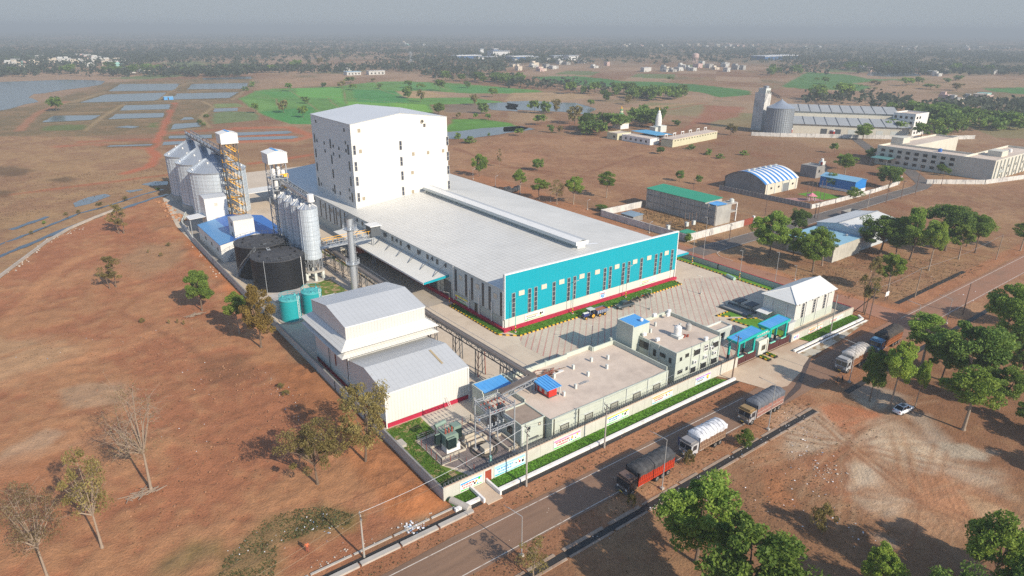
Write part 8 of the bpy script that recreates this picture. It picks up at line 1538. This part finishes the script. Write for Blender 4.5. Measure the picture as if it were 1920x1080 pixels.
# -- bottom right
for a in (('round', 1305, 1055, 898, 156, 'big bushy green tree at the bottom, beside the drain'), ('round2', 1395, 1190, 1000, 218, 'large green tree cut by the bottom edge'), ('bright', 1634, 1135, 1028, 80, 'small light green tree at the bottom edge, right of the large one'), ('bright2', 1838, 1140, 975, 134, 'spreading yellow green tree near the lower right corner'), ('dark', 1920, 1110, 985, 100, 'dark green tree at the lower right corner'), ('slim', 1000, 1085, 1004, 60, 'thin straggly tree beside the bottom street lamp'),
          ('bush', 1540, 1000, 948, 46, 'grey olive thorn bush on the churned plot'), ('bushg', 1396, 838, 806, 32, 'green shrub on the verge by the third truck'), ('bush', 1184, 950, 928, 22, 'little shrub beside the front wheels of the orange red truck'), ('bush', 1290, 872, 846, 26, 'sparse weed clump on the verge by the drain'),
          ('dark', 1630, 752, 655, 46, 'dark slender tree left of the bright roadside tree'), ('bright', 1668, 766, 640, 60, 'bright green roadside tree next to the white car'), ('bright', 1716, 762, 676, 30, 'small bright tree right of the roadside pair'), ('tall', 1727, 690, 590, 84, 'tall open green tree behind the blue fronted truck'), ('dark2', 1808, 726, 612, 136, 'broad dark green tree in the right hand grove'), ('dark', 1765, 712, 628, 70, 'dark green tree behind the broad one in the right hand grove'),
          ('bright2', 1806, 806, 694, 118, 'yellow green tree with a bare trunk, right of the white car'), ('round', 1872, 768, 688, 76, 'mid green tree just right of the yellow green one'), ('round2', 1880, 650, 537, 92, 'tall bushy tree at the top of the right hand grove'), ('round', 1895, 668, 590, 70, 'drooping green tree at the right edge of the grove'), ('dark', 1912, 708, 640, 50, 'dark tree cut by the right edge, mid grove'), ('round', 1920, 800, 755, 50, 'low tree cut by the right edge below the grove'), ('round2', 1935, 620, 545, 80, 'tree half outside the right edge, top of the grove')): plant(*a)
for x, y, h, w, k in ((72, 15, 10, 10, 'dark'), (80, 10, 11, 10, 'round'), (86, 4, 11, 11, 'dark2'), (122, 8, 10, 11, 'round'), (131, 12, 10, 10, 'dark')): plant(k, 0, 0, h, w, 'tree just outside the bottom edge that shades the churned plot', 'trees outside the frame', world=Vector((x, y, 0)))
# -- tree plot right of the plant
for a in (('thin', 1622, 588, 478, 40, 'tall thin stemmed olive tree beside the junction pole'), ('bright', 1664, 551, 476, 50, 'bright green tree above the notice board'), ('round', 1523, 510, 428, 72, 'green tree hiding the blue lean to roof'), ('tall', 1541, 498, 440, 44, 'slim green tree in front of the lean to wall'), ('round', 1441, 484, 398, 74, 'green tree at the left end of the tree plot'), ('dark', 1495, 440, 391, 34, 'dark green tree at the lane mouth'), ('round', 1487, 484, 430, 48, 'green tree between the lane and the blue lean to'),
          ('dark', 1650, 476, 404, 84, 'dark bushy tree before the grey warehouse end'), ('round', 1706, 487, 392, 66, 'tall green tree in the middle row of the tree plot'), ('bright', 1741, 507, 416, 46, 'bright tree with bare trunk in the tree plot row'), ('dark', 1772, 470, 382, 80, 'broad dark tree at the back of the tree plot'), ('bright', 1797, 486, 422, 44, 'light green tree right of the bare trunk one'), ('round2', 1828, 474, 405, 56, 'spreading tree at the right of the tree plot'), ('round', 1680, 478, 420, 50, 'green tree squeezed between the dark bushy one and the tall one'), ('dark2', 1812, 462, 400, 50, 'dark tree behind the spreading one'),
          ('tall', 1913, 470, 416, 40, 'thin trunked tree at the right edge verge'), ('dark', 1666, 353, 311, 46, 'dark tree behind the blue shed on the back road'), ('tall', 1583, 334, 288, 36, 'tree beside the unfinished concrete house'), ('bushg', 1560, 352, 326, 34, 'palms and shrubs left of the blue shed'), ('bushg', 1600, 372, 352, 30, 'shrub in front of the blue shed'), ('bushg', 1290, 455, 438, 16, 'shrub growing on the white wall')): plant(*a)
# -- behind the plant
for a in (('round', 899, 331, 290, 29, 'tree with bare trunk behind the tower, first in the open plot'), ('slim', 936, 313, 277, 12, 'thin dead sapling in the open plot'), ('dark', 1008, 320, 297, 24, 'small dark tree in the open plot with a round shadow'), ('bright2', 975, 362, 319, 32, 'bright tree behind the warehouse, left end of the row'), ('bright', 1011, 374, 335, 36, 'bright green tree second in the row behind the warehouse'), ('half', 1044, 383, 336, 38, 'pale olive tree in the row behind the warehouse'), ('bright', 1075, 383, 331, 40, 'bright green tree at the right end of the row behind the warehouse'), ('tall', 1137, 371, 321, 36, 'two tiered tree near the back lane'), ('dark', 1129, 396, 384, 24, 'dark shrub at the white wall corner'), ('dark', 1274, 340, 319, 18, 'small dark tree in the open plot, left of its twin'), ('dark', 1309, 346, 328, 13, 'small dark tree in the open plot, right of its twin'), ('dark', 1238, 289, 275, 17, 'lone round bush like tree before the yellow long house'), ('round', 823, 216, 193, 24, 'tree peeping over the tower roof at its right')): plant(*a)
# -- pond tree and field trees
for a in (('f3', 106, 208, 181, 30, 'lone dark tree on the pond bank'),): plant(*a)
k = 0
for x0, L_ in ((480, ((250, 446, 380, 56), (510, 414, 378, 44), (645, 420, 365, 64), (712, 385, 335, 84), (728, 434, 390, 62), (370, 536, 485, 62), (210, 606, 508, 84), (355, 642, 550, 80), (1145, 420, 362, 66), (1140, 495, 405, 84), (1235, 525, 430, 60), (1232, 432, 385, 72), (1380, 442, 355, 88), (1585, 420, 368, 56), (1635, 550, 465, 66), (1775, 490, 418, 72), (1372, 618, 535, 88), (1700, 612, 530, 92), (1520, 648, 602, 44), (1648, 656, 606, 38), (1742, 662, 612, 50), (930, 425, 385, 44), (880, 372, 345, 40), (0, 610, 530, 60), (120, 290, 245, 80), (300, 290, 208, 90), (480, 250, 190, 56), (800, 190, 172, 26))),
               (960, ((170, 610, 508, 90), (250, 615, 520, 90), (330, 610, 500, 84), (470, 690, 550, 140), (218, 700, 615, 98), (290, 755, 695, 50), (360, 760, 700, 54), (60, 780, 720, 70), (590, 560, 505, 56), (700, 520, 435, 84), (870, 545, 470, 70), (1185, 370, 330, 56), (1155, 590, 555, 40), (1230, 705, 660, 66), (1640, 775, 685, 84))),
               (1440, ((430, 390, 335, 60), (555, 500, 380, 150), (370, 510, 395, 150), (800, 405, 360, 80), (1035, 405, 340, 100), (1125, 400, 335, 70), (1425, 365, 325, 70), (1415, 440, 380, 100), (360, 370, 338, 40), (690, 415, 392, 40), (1340, 380, 345, 56), (800, 440, 412, 44), (1215, 430, 388, 120), (495, 910, 830, 60), (770, 945, 870, 90), (880, 970, 890, 90), (560, 1030, 910, 120), (920, 1080, 1005, 150)))):
    for (x, y, t_, w) in L_:
        kd = ('f2', 'f1', 'f4', 'f2')[k % 4] if x != 470 else 'f4'; plant(kd, x0+x/4, 60+y/4, 60+t_/4, w/4, {480: 'scattered tree standing among the green paddy fields', 960: 'tree along the wet field bank left of the temples', 1440: 'scattered tree in the dry fields behind the grain store'}[x0], {480: 'trees among the paddy fields', 960: 'trees near the temples', 1440: 'trees beyond the grain store'}[x0]); k += 1
EXTRA = []
def grove(poly, n, hr, kinds, label, group, wf=1.05, sep=4., extra=0):
    P = [Vector(p) for p in poly]; out = []; xs, ys = [p.x for p in P], [p.y for p in P]; tries = 0
    def inside(x, y):
        c = False
        for a, b in zip(P, P[1:]+P[:1]):
            if (a.y > y) != (b.y > y) and x < a.x+(y-a.y)/(b.y-a.y)*(b.x-a.x): c = not c
        return c
    while len(out) < n+extra and tries < 9000:
        tries += 1; x, y = random.uniform(min(xs), max(xs)), random.uniform(min(ys), max(ys))
        if inside(x, y) and all((x-a)**2+(y-b)**2 > sep*sep for a, b in out): out.append((x, y))
    out.sort(key=lambda q: q[0]**2+q[1]**2); EXTRA.extend(out[n:])
    for x, y in out[:n]: h = random.uniform(*hr); plant(random.choice(kinds), 0, 0, h, h*wf*random.uniform(.8, 1.25), label, group, world=Vector((x, y, 0)))
grove(px(960, 60, 4, [(450, 770), (560, 780), (740, 790), (800, 740), (770, 700), (560, 720)]), 7, (8, 12), ('f3', 'f1', 'dark2'), 'dense dark tree in the grove left of the green spire', 'temple grove', 1.15, 7)
grove(px(960, 60, 4, [(800, 720), (1040, 735), (1150, 690), (1120, 660), (830, 680)]), 8, (9, 13), ('f3', 'f1', 'dark2'), 'dense dark tree in the grove between the two temple spires', 'temple grove', 1.1, 7)
grove(px(960, 60, 4, [(-40, 425), (200, 430), (400, 470), (700, 480), (930, 520), (1330, 525), (1330, 480), (1000, 470), (700, 430), (400, 410), (0, 390)]), 26, (8, 13), ('f3', 'f1', 'f2', 'f1'), 'tree in the long green belt across the middle fields', 'tree belt across the fields', 1.1, 8, 40)
grove(px(480, 60, 4, [(630, 285), (1100, 300), (1400, 370), (1700, 385), (2000, 410), (2000, 350), (1500, 310), (1100, 265), (640, 262)]), 18, (9, 14), ('f3', 'f1', 'f3'), 'dark tree in the wood behind the paddy fields', 'wood behind the paddy fields', 1.2, 8, 110)
grove(px(1440, 60, 4, [(220, 545), (400, 545), (700, 545), (900, 600), (1150, 700), (1300, 790), (1500, 800), (1300, 600), (1000, 530), (700, 500), (300, 505)]), 18, (8, 13), ('f1', 'f2', 'f3'), 'tree in the green belt behind the grain store', 'trees around the grain store', 1.05, 5, 50)
grove(px(1440, 60, 4, [(520, 800), (760, 815), (1150, 830), (1530, 820), (1500, 760), (1250, 740), (800, 770)]), 9, (7, 11), ('f2', 'f1', 'round'), 'tree along the grain store boundary wall', 'trees along the grain store wall', 1., 6)
grove(px(1440, 60, 4, [(1150, 660), (1400, 760), (1860, 740), (2100, 700), (2100, 560), (1700, 540), (1250, 560)]), 24, (8, 13), ('f3', 'f1', 'f2'), 'tree in the wood at the right edge behind the institution', 'wood behind the institution', 1.15, 6, 80)
grove(px(1440, 60, 4, [(980, 930), (1050, 930), (1350, 1060), (1340, 1090), (1180, 1010)]), 8, (4, 6.5), ('f2', 'round2'), 'tree along the cream institution front', 'trees along the institution front', 1.1, 5)
grove(px(1440, 60, 4, [(0, 330), (250, 320), (320, 280), (540, 300), (520, 260), (0, 260)]), 8, (8, 13), ('f3', 'f1'), 'dark tree in the far clump above the right hand paddies', 'far clumps right', 1.2, 9, 20)
grove(px(1440, 60, 4, [(560, 290), (900, 290), (1090, 285), (1400, 310), (2000, 320), (2000, 270), (1000, 250), (600, 260)]), 10, (9, 15), ('f3', 'f1'), 'dark tree in the line of trees behind the far pond', 'tree line behind the far pond', 1.3, 9, 60)
grove(px(0, 60, 4, [(-60, 330), (700, 330), (1200, 315), (1200, 260), (700, 200), (-60, 215)]), 14, (9, 14), ('f3', 'f1', 'f3'), 'tree among the houses of the lakeside village', 'trees of the lakeside village', 1.2, 9, 60)
grove(px(0, 60, 4, [(1210, 305), (1960, 300), (1960, 275), (1210, 285)]), 7, (7, 11), ('f1', 'f2'), 'tree in the row above the fish ponds', 'row above the fish ponds', 1.2, 8, 16)
for i, (x0, x, y, w) in enumerate(((960, 1340, 880, 60), (960, 1470, 920, 70), (960, 1560, 950, 60), (960, 1740, 925, 60), (480, 1605, 835, 86), (480, 1510, 800, 70), (480, 1745, 775, 30), (0, 1500, 680, 40), (0, 1550, 640, 40), (0, 1530, 700, 36), (0, 1840, 440, 50), (0, 1890, 410, 60))):
    g = at(x0+x/4, 60+y/4); dup(TP['f5'], g, random.random()*6, (w/4*((g-Vector((0, 0, CH))).dot(_fw))/FPX/2/2.6,)*3, 'scrub bush on the dry ground among the fields', 'field scrub')
for x, y, w in ((205/2.25, 0, 0),): pass
for i, (x, y, k_, w) in enumerate(((1070, 545, 'bush', 30), (1020, 610, 'bush', 26), (1070, 1040, 'bush', 16), (1125, 1035, 'bush', 14), (1165, 1045, 'bush', 16), (900, 1030, 'bush', 40), (1000, 190, 'bushg', 22), (790, 250, 'bush', 40), (620, 290, 'bush', 34), (420, 350, 'bush', 30), (280, 405, 'bushg', 20), (200, 470, 'bush', 30), (640, 285, 'bush', 40), (500, 335, 'bush', 30), (940, 590, 'bush', 12))):
    g = at(x/3.375, 300+y/3.375); dup(TP[k_], g, random.random()*6, (w/3.375*((g-Vector((0, 0, CH))).dot(_fw))/FPX/2/1.7,)*2+(.45,), 'low dry weed clump on the left hand ground', 'weed clumps on the left')
for i, (x, y, w) in enumerate(((340, 130, 40), (370, 165, 46))):
    g = at(400+x/2.7, 680+y/2.7); dup(TP['bush'], g, random.random()*6, (w/2.7*((g-Vector((0, 0, CH))).dot(_fw))/FPX/2/1.7,)*2+(.4,), 'dry weed clump along the spoil bank', 'weed clumps on the left')
for t in PROT:
    for ch in list(t.children):
        bpy.data.objects.remove(ch)
    bpy.data.objects.remove(t)
# grass blades and ground cover that nobody could count
g_ = np.random.default_rng(5)
def tufts(name, polys, n, size, dark, light, lab, hz=.12):
    P = []
    for poly, k in polys:
        q = np.array([(p[0], p[1]) for p in poly]); m_ = 0
        while m_ < k:
            c = g_.uniform(q.min(0), q.max(0), (k*2, 2)); ins = np.zeros(len(c), bool)
            for (ax, ay), (bx, by) in zip(q, np.roll(q, -1, 0)):
                cond = ((ay > c[:, 1]) != (by > c[:, 1])); xx = ax+(c[:, 1]-ay)/np.where(abs(by-ay) < 1e-9, 1e-9, by-ay)*(bx-ax); ins ^= cond & (c[:, 0] < xx)
            c = c[ins][:k-m_]; m_ += len(c); P.append(np.concatenate([c, np.full((len(c), 1), hz)], 1))
    P = np.concatenate(P); Qd = leaf_quads(P, size, g_); Qd[:, :, 2] = np.maximum(Qd[:, :, 2], .02)
    o = bpy.data.objects.new(name, mesh_quads(name, Qd, g_.uniform(0, 1, len(P)), leafmat(name, dark, light))); COL.objects.link(o); tag(o, lab, None, None, 'stuff')
R_ = lambda x0, x1, y0, y1: [(x0, y0), (x1, y0), (x1, y1), (x0, y1)]
tufts('lawn_blades', [(R_(47.9, 103.5, 67.3, 69.7), 4500), (R_(83.6, 139, 108.5, 111.5), 4500), (R_(40.6, 44.6, 67.4, 69.7), 800), (R_(134.2, 155.5, 67.2, 69.7), 2600), (R_(79.9, 81.6, 112, 132), 1500), (R_(41, 48, 86, 91.5), 1500), (R_(41, 44, 72, 86), 1800)], 0, .13, (.09, .21, .022), (.18, .35, .05), 'short blades of watered lawn grass', .17)
tufts('verge_weeds', [(R_(20, 104, 62.8, 64.8), 420), (R_(47.8, 104, 66.9, 67.6), 500), (R_(10, 110, 52.4, 55.4), 500), (R_(48, 110, 40, 50), 400)], 0, .16, (.17, .11, .05), (.36, .26, .13), 'dry brown weeds along the road verge', .1)
tufts('dry_stubble', [([(p.x, p.y) for p in gpts([(20, 560), (330, 400), (500, 620), (760, 900), (640, 980), (100, 1060)])], 3500), ([(p.x, p.y) for p in gpts([(900, 300), (1200, 270), (1350, 290), (1330, 330), (1150, 360)])], 2500), ([(p.x, p.y) for p in gpts([(1200, 1010), (1500, 880), (1750, 1040), (1500, 1080)])], 900)], 0, .13, (.18, .11, .055), (.36, .25, .13), 'thin dry stubble and twigs on the bare earth', .07)
tufts('rough_grass', [([(p.x, p.y) for p in gpts(zz(400, 680, 2.7, [(260, 790), (420, 745), (560, 730), (720, 775), (690, 825), (560, 850), (330, 920), (310, 1090), (20, 1090), (60, 1000), (180, 880)]))], 2600)], 0, .14, (.09, .105, .035), (.20, .19, .08), 'rough green grass over the rubbish patch', .12)
tufts('dry_grass', [([(p.x, p.y) for p in gpts(zz(1120, 300, 4.571, [(330, 470), (400, 425), (990, 560), (800, 680), (700, 605)]))], 2500), ([(p.x, p.y) for p in gpts([(1480, 520), (1600, 470), (1860, 500), (1700, 560), (1560, 560)])], 2000), ([(p.x, p.y) for p in gpts([(0, 330), (250, 320), (330, 300), (300, 350), (0, 420)])], 1500)], 0, .2, (.16, .10, .05), (.34, .23, .12), 'dry straw coloured grass on the plots', .15)
# distant country: trees to the horizon as one mass
def fold(v, n): return np.clip(v, 0, 1)
N0 = 90000; th = g_.uniform(YAW-math.radians(42), YAW+math.radians(42), N0); r0 = np.exp(g_.uniform(math.log(520), math.log(7500), N0)); X, Y = r0*np.sin(th), r0*np.cos(th)
dens = np.clip((fbm(X, Y, 1/260., 41)-.44)*5, 0, 1)*.75+np.clip((fbm(X, Y, 1/70., 47)-.5)*5, 0, 1)*.35+np.clip((r0-1500)/2500, 0, .25)+.02
# keep the lake, ponds and paddies free
U = X*RX.x+Y*RX.y-CH*RX.z; W_ = X*RY.x+Y*RY.y-CH*RY.z; D = X*_fw.x+Y*_fw.y-CH*_fw.z; pxs, pys = 960+FPX*U/D, 540-FPX*W_/D
free = ((pxs < 470) & (pys > 145)) | ((pxs > 460) & (pxs < 960) & (pys > 138)) | ((pxs > 950) & (pxs < 1420) & (pys > 122)) | ((pxs >= 1420) & (pys > 142)) | (pys > 150)
ln = np.array([[0, 128, 480, 138], [480, 142, 1100, 160]])
keep = (g_.random(N0) < dens*np.where(r0 > 1300, .55, .85)*np.clip(r0/1800, .3, 1.)) & ~free
X, Y = np.concatenate([X[keep], [q[0] for q in EXTRA]]), np.concatenate([Y[keep], [q[1] for q in EXTRA]]); r0 = np.hypot(X, Y); Qs, Ts = [], []
for k_ in range(14):
    hh = 3.2+3.5*((X*12.9898+Y*78.233) % 1.0); off = g_.normal(size=(len(X), 3))*np.stack([hh*.55, hh*.55, hh*.35], 1); c = np.stack([X, Y, hh], 1)+off; c[:, 2] = np.abs(c[:, 2])+.4
    m_ = (r0 < 2600) | (k_ < 7); Qs.append(leaf_quads(c[m_], 2.3 if k_ < 99 else 1, g_)*1.0); Ts.append(np.clip(g_.uniform(.15, .9, m_.sum())*.6+.4*((X[m_]*.37+Y[m_]*.11) % 1.), 0, 1))
o = bpy.data.objects.new('distant_trees', mesh_quads('distant_trees', np.concatenate(Qs), np.concatenate(Ts), LM['far'])); COL.objects.link(o); tag(o, 'countless trees fading into the haze towards the horizon', None, None, 'stuff')
# villages and factories
HC = [MAT('village_white', (.55, .54, .51), .8, var=.12), MAT('village_cream', (.60, .52, .42), .8, var=.12), MAT('village_pink', (.56, .40, .36), .8, var=.12), MAT('village_grey', (.38, .37, .35), .85, var=.2), MAT('village_mint', (.30, .52, .46), .8, var=.1)]
def village(lab, grp, pts, n, spr, sz=(7, 13), hz=(3.2, 7.5)):
    for i in range(n):
        p = random.choice(pts); g = at(p[0]+random.gauss(0, spr[0]), p[1]+random.gauss(0, spr[1])); w_, d_, h = random.uniform(*sz), random.uniform(*sz), random.uniform(*hz); c = random.choices(HC, (6, 3, 1.2, 2, .4))[0]; x, y = g.x, g.y
        mb = MB(); mb.box(x, y, 0, x+w_, y+d_, h, c); mb.box(x-.3, y-.3, h, x+w_+.3, y+d_+.3, h+.5, c)
        if i % 3 == 0: mb.box(x+1, y+d_*.4, h+.5, x+w_*.6, y+d_-.4, h+3, c)
        mb.box(x+w_*.3, y-.06, .2, x+w_*.45, y-.01, 2.2, FrameDk); mb.box(x-.06, y+d_*.3, 1.2, x-.01, y+d_*.6, 2.6, FrameDk)
        tag(mb.build('house', loc=(x, y, 0)), lab, 'house', grp)
random.seed(51)
village('small pale house in the village across the lake', 'houses of the lakeside village', [(20, 118), (28, 128), (75, 118), (115, 122), (145, 120), (170, 128), (208, 119), (160, 118)], 34, (10, 3.5), (10, 17), (5, 9))
village('little house in the row above the fish ponds', 'houses above the fish ponds', [(250, 136), (310, 132), (350, 132), (440, 131)], 14, (14, 1.5), (6, 10), (3, 4.5))
village('small house in the village in the middle distance', 'houses of the middle village', [(1010, 128), (1060, 120), (1150, 128), (1210, 130), (1265, 133), (1300, 127), (1360, 128), (975, 118)], 46, (22, 4))
village('far pale house beyond the dry fields', 'houses in the far distance', [(600, 80), (780, 84), (1250, 88), (1290, 85), (1380, 88), (1500, 91), (1700, 90), (1800, 92), (1890, 93), (1180, 86)], 50, (34, 2), (9, 18), (4, 8))
village('house at the right edge of the far fields', 'houses at the right edge', [(1810, 137), (1870, 139), (1760, 142), (1600, 133), (1780, 192), (1830, 190)], 16, (18, 2.5))
for (px_, py_, w_, d_, h, c, l) in ((652, 133, 14, 10, 4, 0, 'small white house left of the paddy houses'), (664, 141, 22, 12, 4.5, 0, 'white house with pale blue roof beyond the paddies'), (707, 140, 26, 9, 5, 0, 'white row house with dark openings beyond the paddies')):
    g = at(px_, py_); t = thing('house', l, 'house', g); MB().box(g.x-w_/2, g.y, 0, g.x+w_/2, g.y+d_, h, HC[0]).build('wall', t); MB().box(g.x-w_/2-.5, g.y-.5, h, g.x+w_/2+.5, g.y+d_+.5, h+.6, HC[0] if 'blue' not in l else MAT('tint_blue_roof', (.35, .5, .6), .6)).build('roof', t)
    for i in range(4): MB().box(g.x-w_/2+w_*(.12+.23*i), g.y-.1, 1, g.x-w_/2+w_*(.22+.23*i), g.y-.02, 3.2, FrameDk).build('window', t)
FB = [MAT('factory_blue', (.05, .13, .30), .6, var=.1), MAT('factory_white', (.66, .66, .66), .6, var=.08), MAT('factory_grey', (.35, .38, .42), .6, var=.1)]
for i, (px_, py_, w_, d_, h, c, l) in enumerate(((880, 112, 90, 40, 13, 0, 'dark blue factory shed at the left of the far works'), (912, 113, 60, 30, 10, 1, 'white factory block in the far works'), (940, 108, 70, 40, 22, 1, 'tall white factory block in the far works'), (930, 104, 20, 20, 24, 0, 'tall dark blue tower block in the far works'), (904, 105, 14, 14, 26, 1, 'slim white tower at the far works'), (980, 113, 80, 40, 12, 0, 'blue and white sheds right of the far works'), (1005, 113, 40, 30, 10, 1, 'white shed at the right of the far works'), (1052, 112, 60, 30, 12, 2, 'grey sheds right of the far works'), (1075, 113, 40, 30, 14, 1, 'cream block beyond the far works'), (1465, 112, 190, 60, 13, 0, 'long low blue factory with white band on the right horizon'))):
    g = at(px_, py_); w_, d_, h = w_*.7, d_*.6, h*.62; t = thing('factory_shed', l, 'factory', g); MB().box(g.x-w_/2, g.y, 0, g.x+w_/2, g.y+d_, h, FB[c]).build('wall', t); MB().box(g.x-w_/2-1, g.y-1, h, g.x+w_/2+1, g.y+d_+1, h+1.6, FB[1] if c == 0 else FB[2]).build('roof', t)
g = at(1303, 117); t = thing('water_tower', 'pink water tower on legs in the middle village', 'tower', g); MB().lathe(g.x, g.y, [(6.5, 9), (7, 10), (7, 16), (6, 17.5), (.1, 19)], HC[2], 16).build('tank', t); mb = MB()
for j in range(6): a = j*PI/3; mb.bar((g.x+5.5*math.cos(a), g.y+5.5*math.sin(a), 0), (g.x+5.5*math.cos(a), g.y+5.5*math.sin(a), 9.2), 1, 1, HC[2])
mb.build('leg', t)
for i, (px_, py_, ty) in enumerate(((770, 113, 96), (771, 127, 111), (832, 129, 119), (1590, 92, 70), (1825, 92, 72), (1605, 92, 71))):
    g = at(px_, py_); h = rise(px_, py_, ty); mb = MB()
    for sx_ in (-1, 1):
        for sy_ in (-1, 1): mb.bar((g.x+sx_*3, g.y+sy_*3, 0), (g.x+sx_*.4, g.y+sy_*.4, h), .5, .5, SteelGrey)
    for z in (.6, .75, .9): mb.bar((g.x-5, g.y, h*z), (g.x+5, g.y, h*z), .5, .5, SteelGrey)
    tag(mb.build('power_pylon', loc=g), ('lattice mast at the left of the far works', 'lattice mast before the wood behind the paddies', 'short lattice mast among the wood', 'faint pylon on the right horizon, first', 'faint pylon near the right edge horizon', 'faint pylon on the right horizon, second')[i], 'pylon')
# ================================================================ light, air and camera
SUN_EL, SUN_AZ = math.radians(31), math.radians(-83)      # sun direction: azimuth measured from +X
sd = Vector((math.cos(SUN_EL)*math.cos(SUN_AZ), math.cos(SUN_EL)*math.sin(SUN_AZ), math.sin(SUN_EL)))
L = bpy.data.lights.new('sun', 'SUN'); L.energy = 4.6; L.angle = math.radians(.6); L.color = (1., .90, .75)
lo_ = bpy.data.objects.new('sun', L); COL.objects.link(lo_); lo_.rotation_euler = sd.to_track_quat('Z', 'Y').to_euler()
W = bpy.data.worlds.new('World'); SC.world = W; W.use_nodes = True; nt = W.node_tree; nt.nodes.clear()
sky = nt.nodes.new('ShaderNodeTexSky'); sky.sky_type = 'NISHITA'; sky.sun_disc = False; sky.sun_elevation = SUN_EL; sky.sun_rotation = PI/2-SUN_AZ
sky.air_density = 1.0; sky.dust_density = .6; sky.ozone_density = 2.0; sky.altitude = 100
bg = nt.nodes.new('ShaderNodeBackground'); bg.inputs[1].default_value = .145; wo = nt.nodes.new('ShaderNodeOutputWorld')
# the same dust haze greys the lowest degrees of the sky
tcw = nt.nodes.new('ShaderNodeTexCoord'); sxw = nt.nodes.new('ShaderNodeSeparateXYZ'); nt.links.new(tcw.outputs['Generated'], sxw.inputs[0])
nt.links.new(_mix(nt, _ramp(nt, sxw.outputs[2], .05, .30, (1, 1, 1), (0, 0, 0)), sky.outputs[0], (2.15, 2.42, 2.66)), bg.inputs[0]); nt.links.new(bg.outputs[0], wo.inputs[0])
# haze
mb = MB(); mb.box(-27000, -27000, -3, 27000, 27000, 84, None); mb.mats = []
hz = mb.build('haze'); hz['kind'] = 'stuff'; hz['label'] = 'thin pale haze over the plain'
hm = bpy.data.materials.new('haze'); hm.use_nodes = True; nt = hm.node_tree; nt.nodes.clear()
pv = nt.nodes.new('ShaderNodeVolumePrincipled'); pv.inputs['Color'].default_value = (.52, .575, .62, 1); pv.inputs['Density'].default_value = HAZE; pv.inputs['Anisotropy'].default_value = .0
ho = nt.nodes.new('ShaderNodeOutputMaterial'); nt.links.new(pv.outputs[0], ho.inputs['Volume']); hz.data.materials.append(hm)
cam = bpy.data.cameras.new('camera'); co = bpy.data.objects.new('camera', cam); COL.objects.link(co); SC.camera = co
cam.sensor_fit = 'HORIZONTAL'; cam.sensor_width = 36; cam.lens = FPX/1920*36; cam.clip_start = 1; cam.clip_end = 60000
Mx = Matrix((RX, RY, -_fw)).transposed().to_4x4(); Mx.translation = Vector((0, 0, CH)); co.matrix_world = Mx
SC.view_settings.view_transform = 'Standard'; SC.view_settings.look = 'None'; SC.view_settings.exposure = EXPO; SC.view_settings.gamma = 1
SC.cycles.max_bounces = 5; SC.cycles.diffuse_bounces = 2; SC.cycles.glossy_bounces = 2; SC.cycles.transmission_bounces = 2; SC.cycles.transparent_max_bounces = 6; SC.cycles.volume_bounces = 0
SC.cycles.caustics_reflective = False; SC.cycles.caustics_refractive = False
SC.cycles.use_denoising = False; SC.cycles.use_adaptive_sampling = False; SC.cycles.sample_clamp_indirect = 4
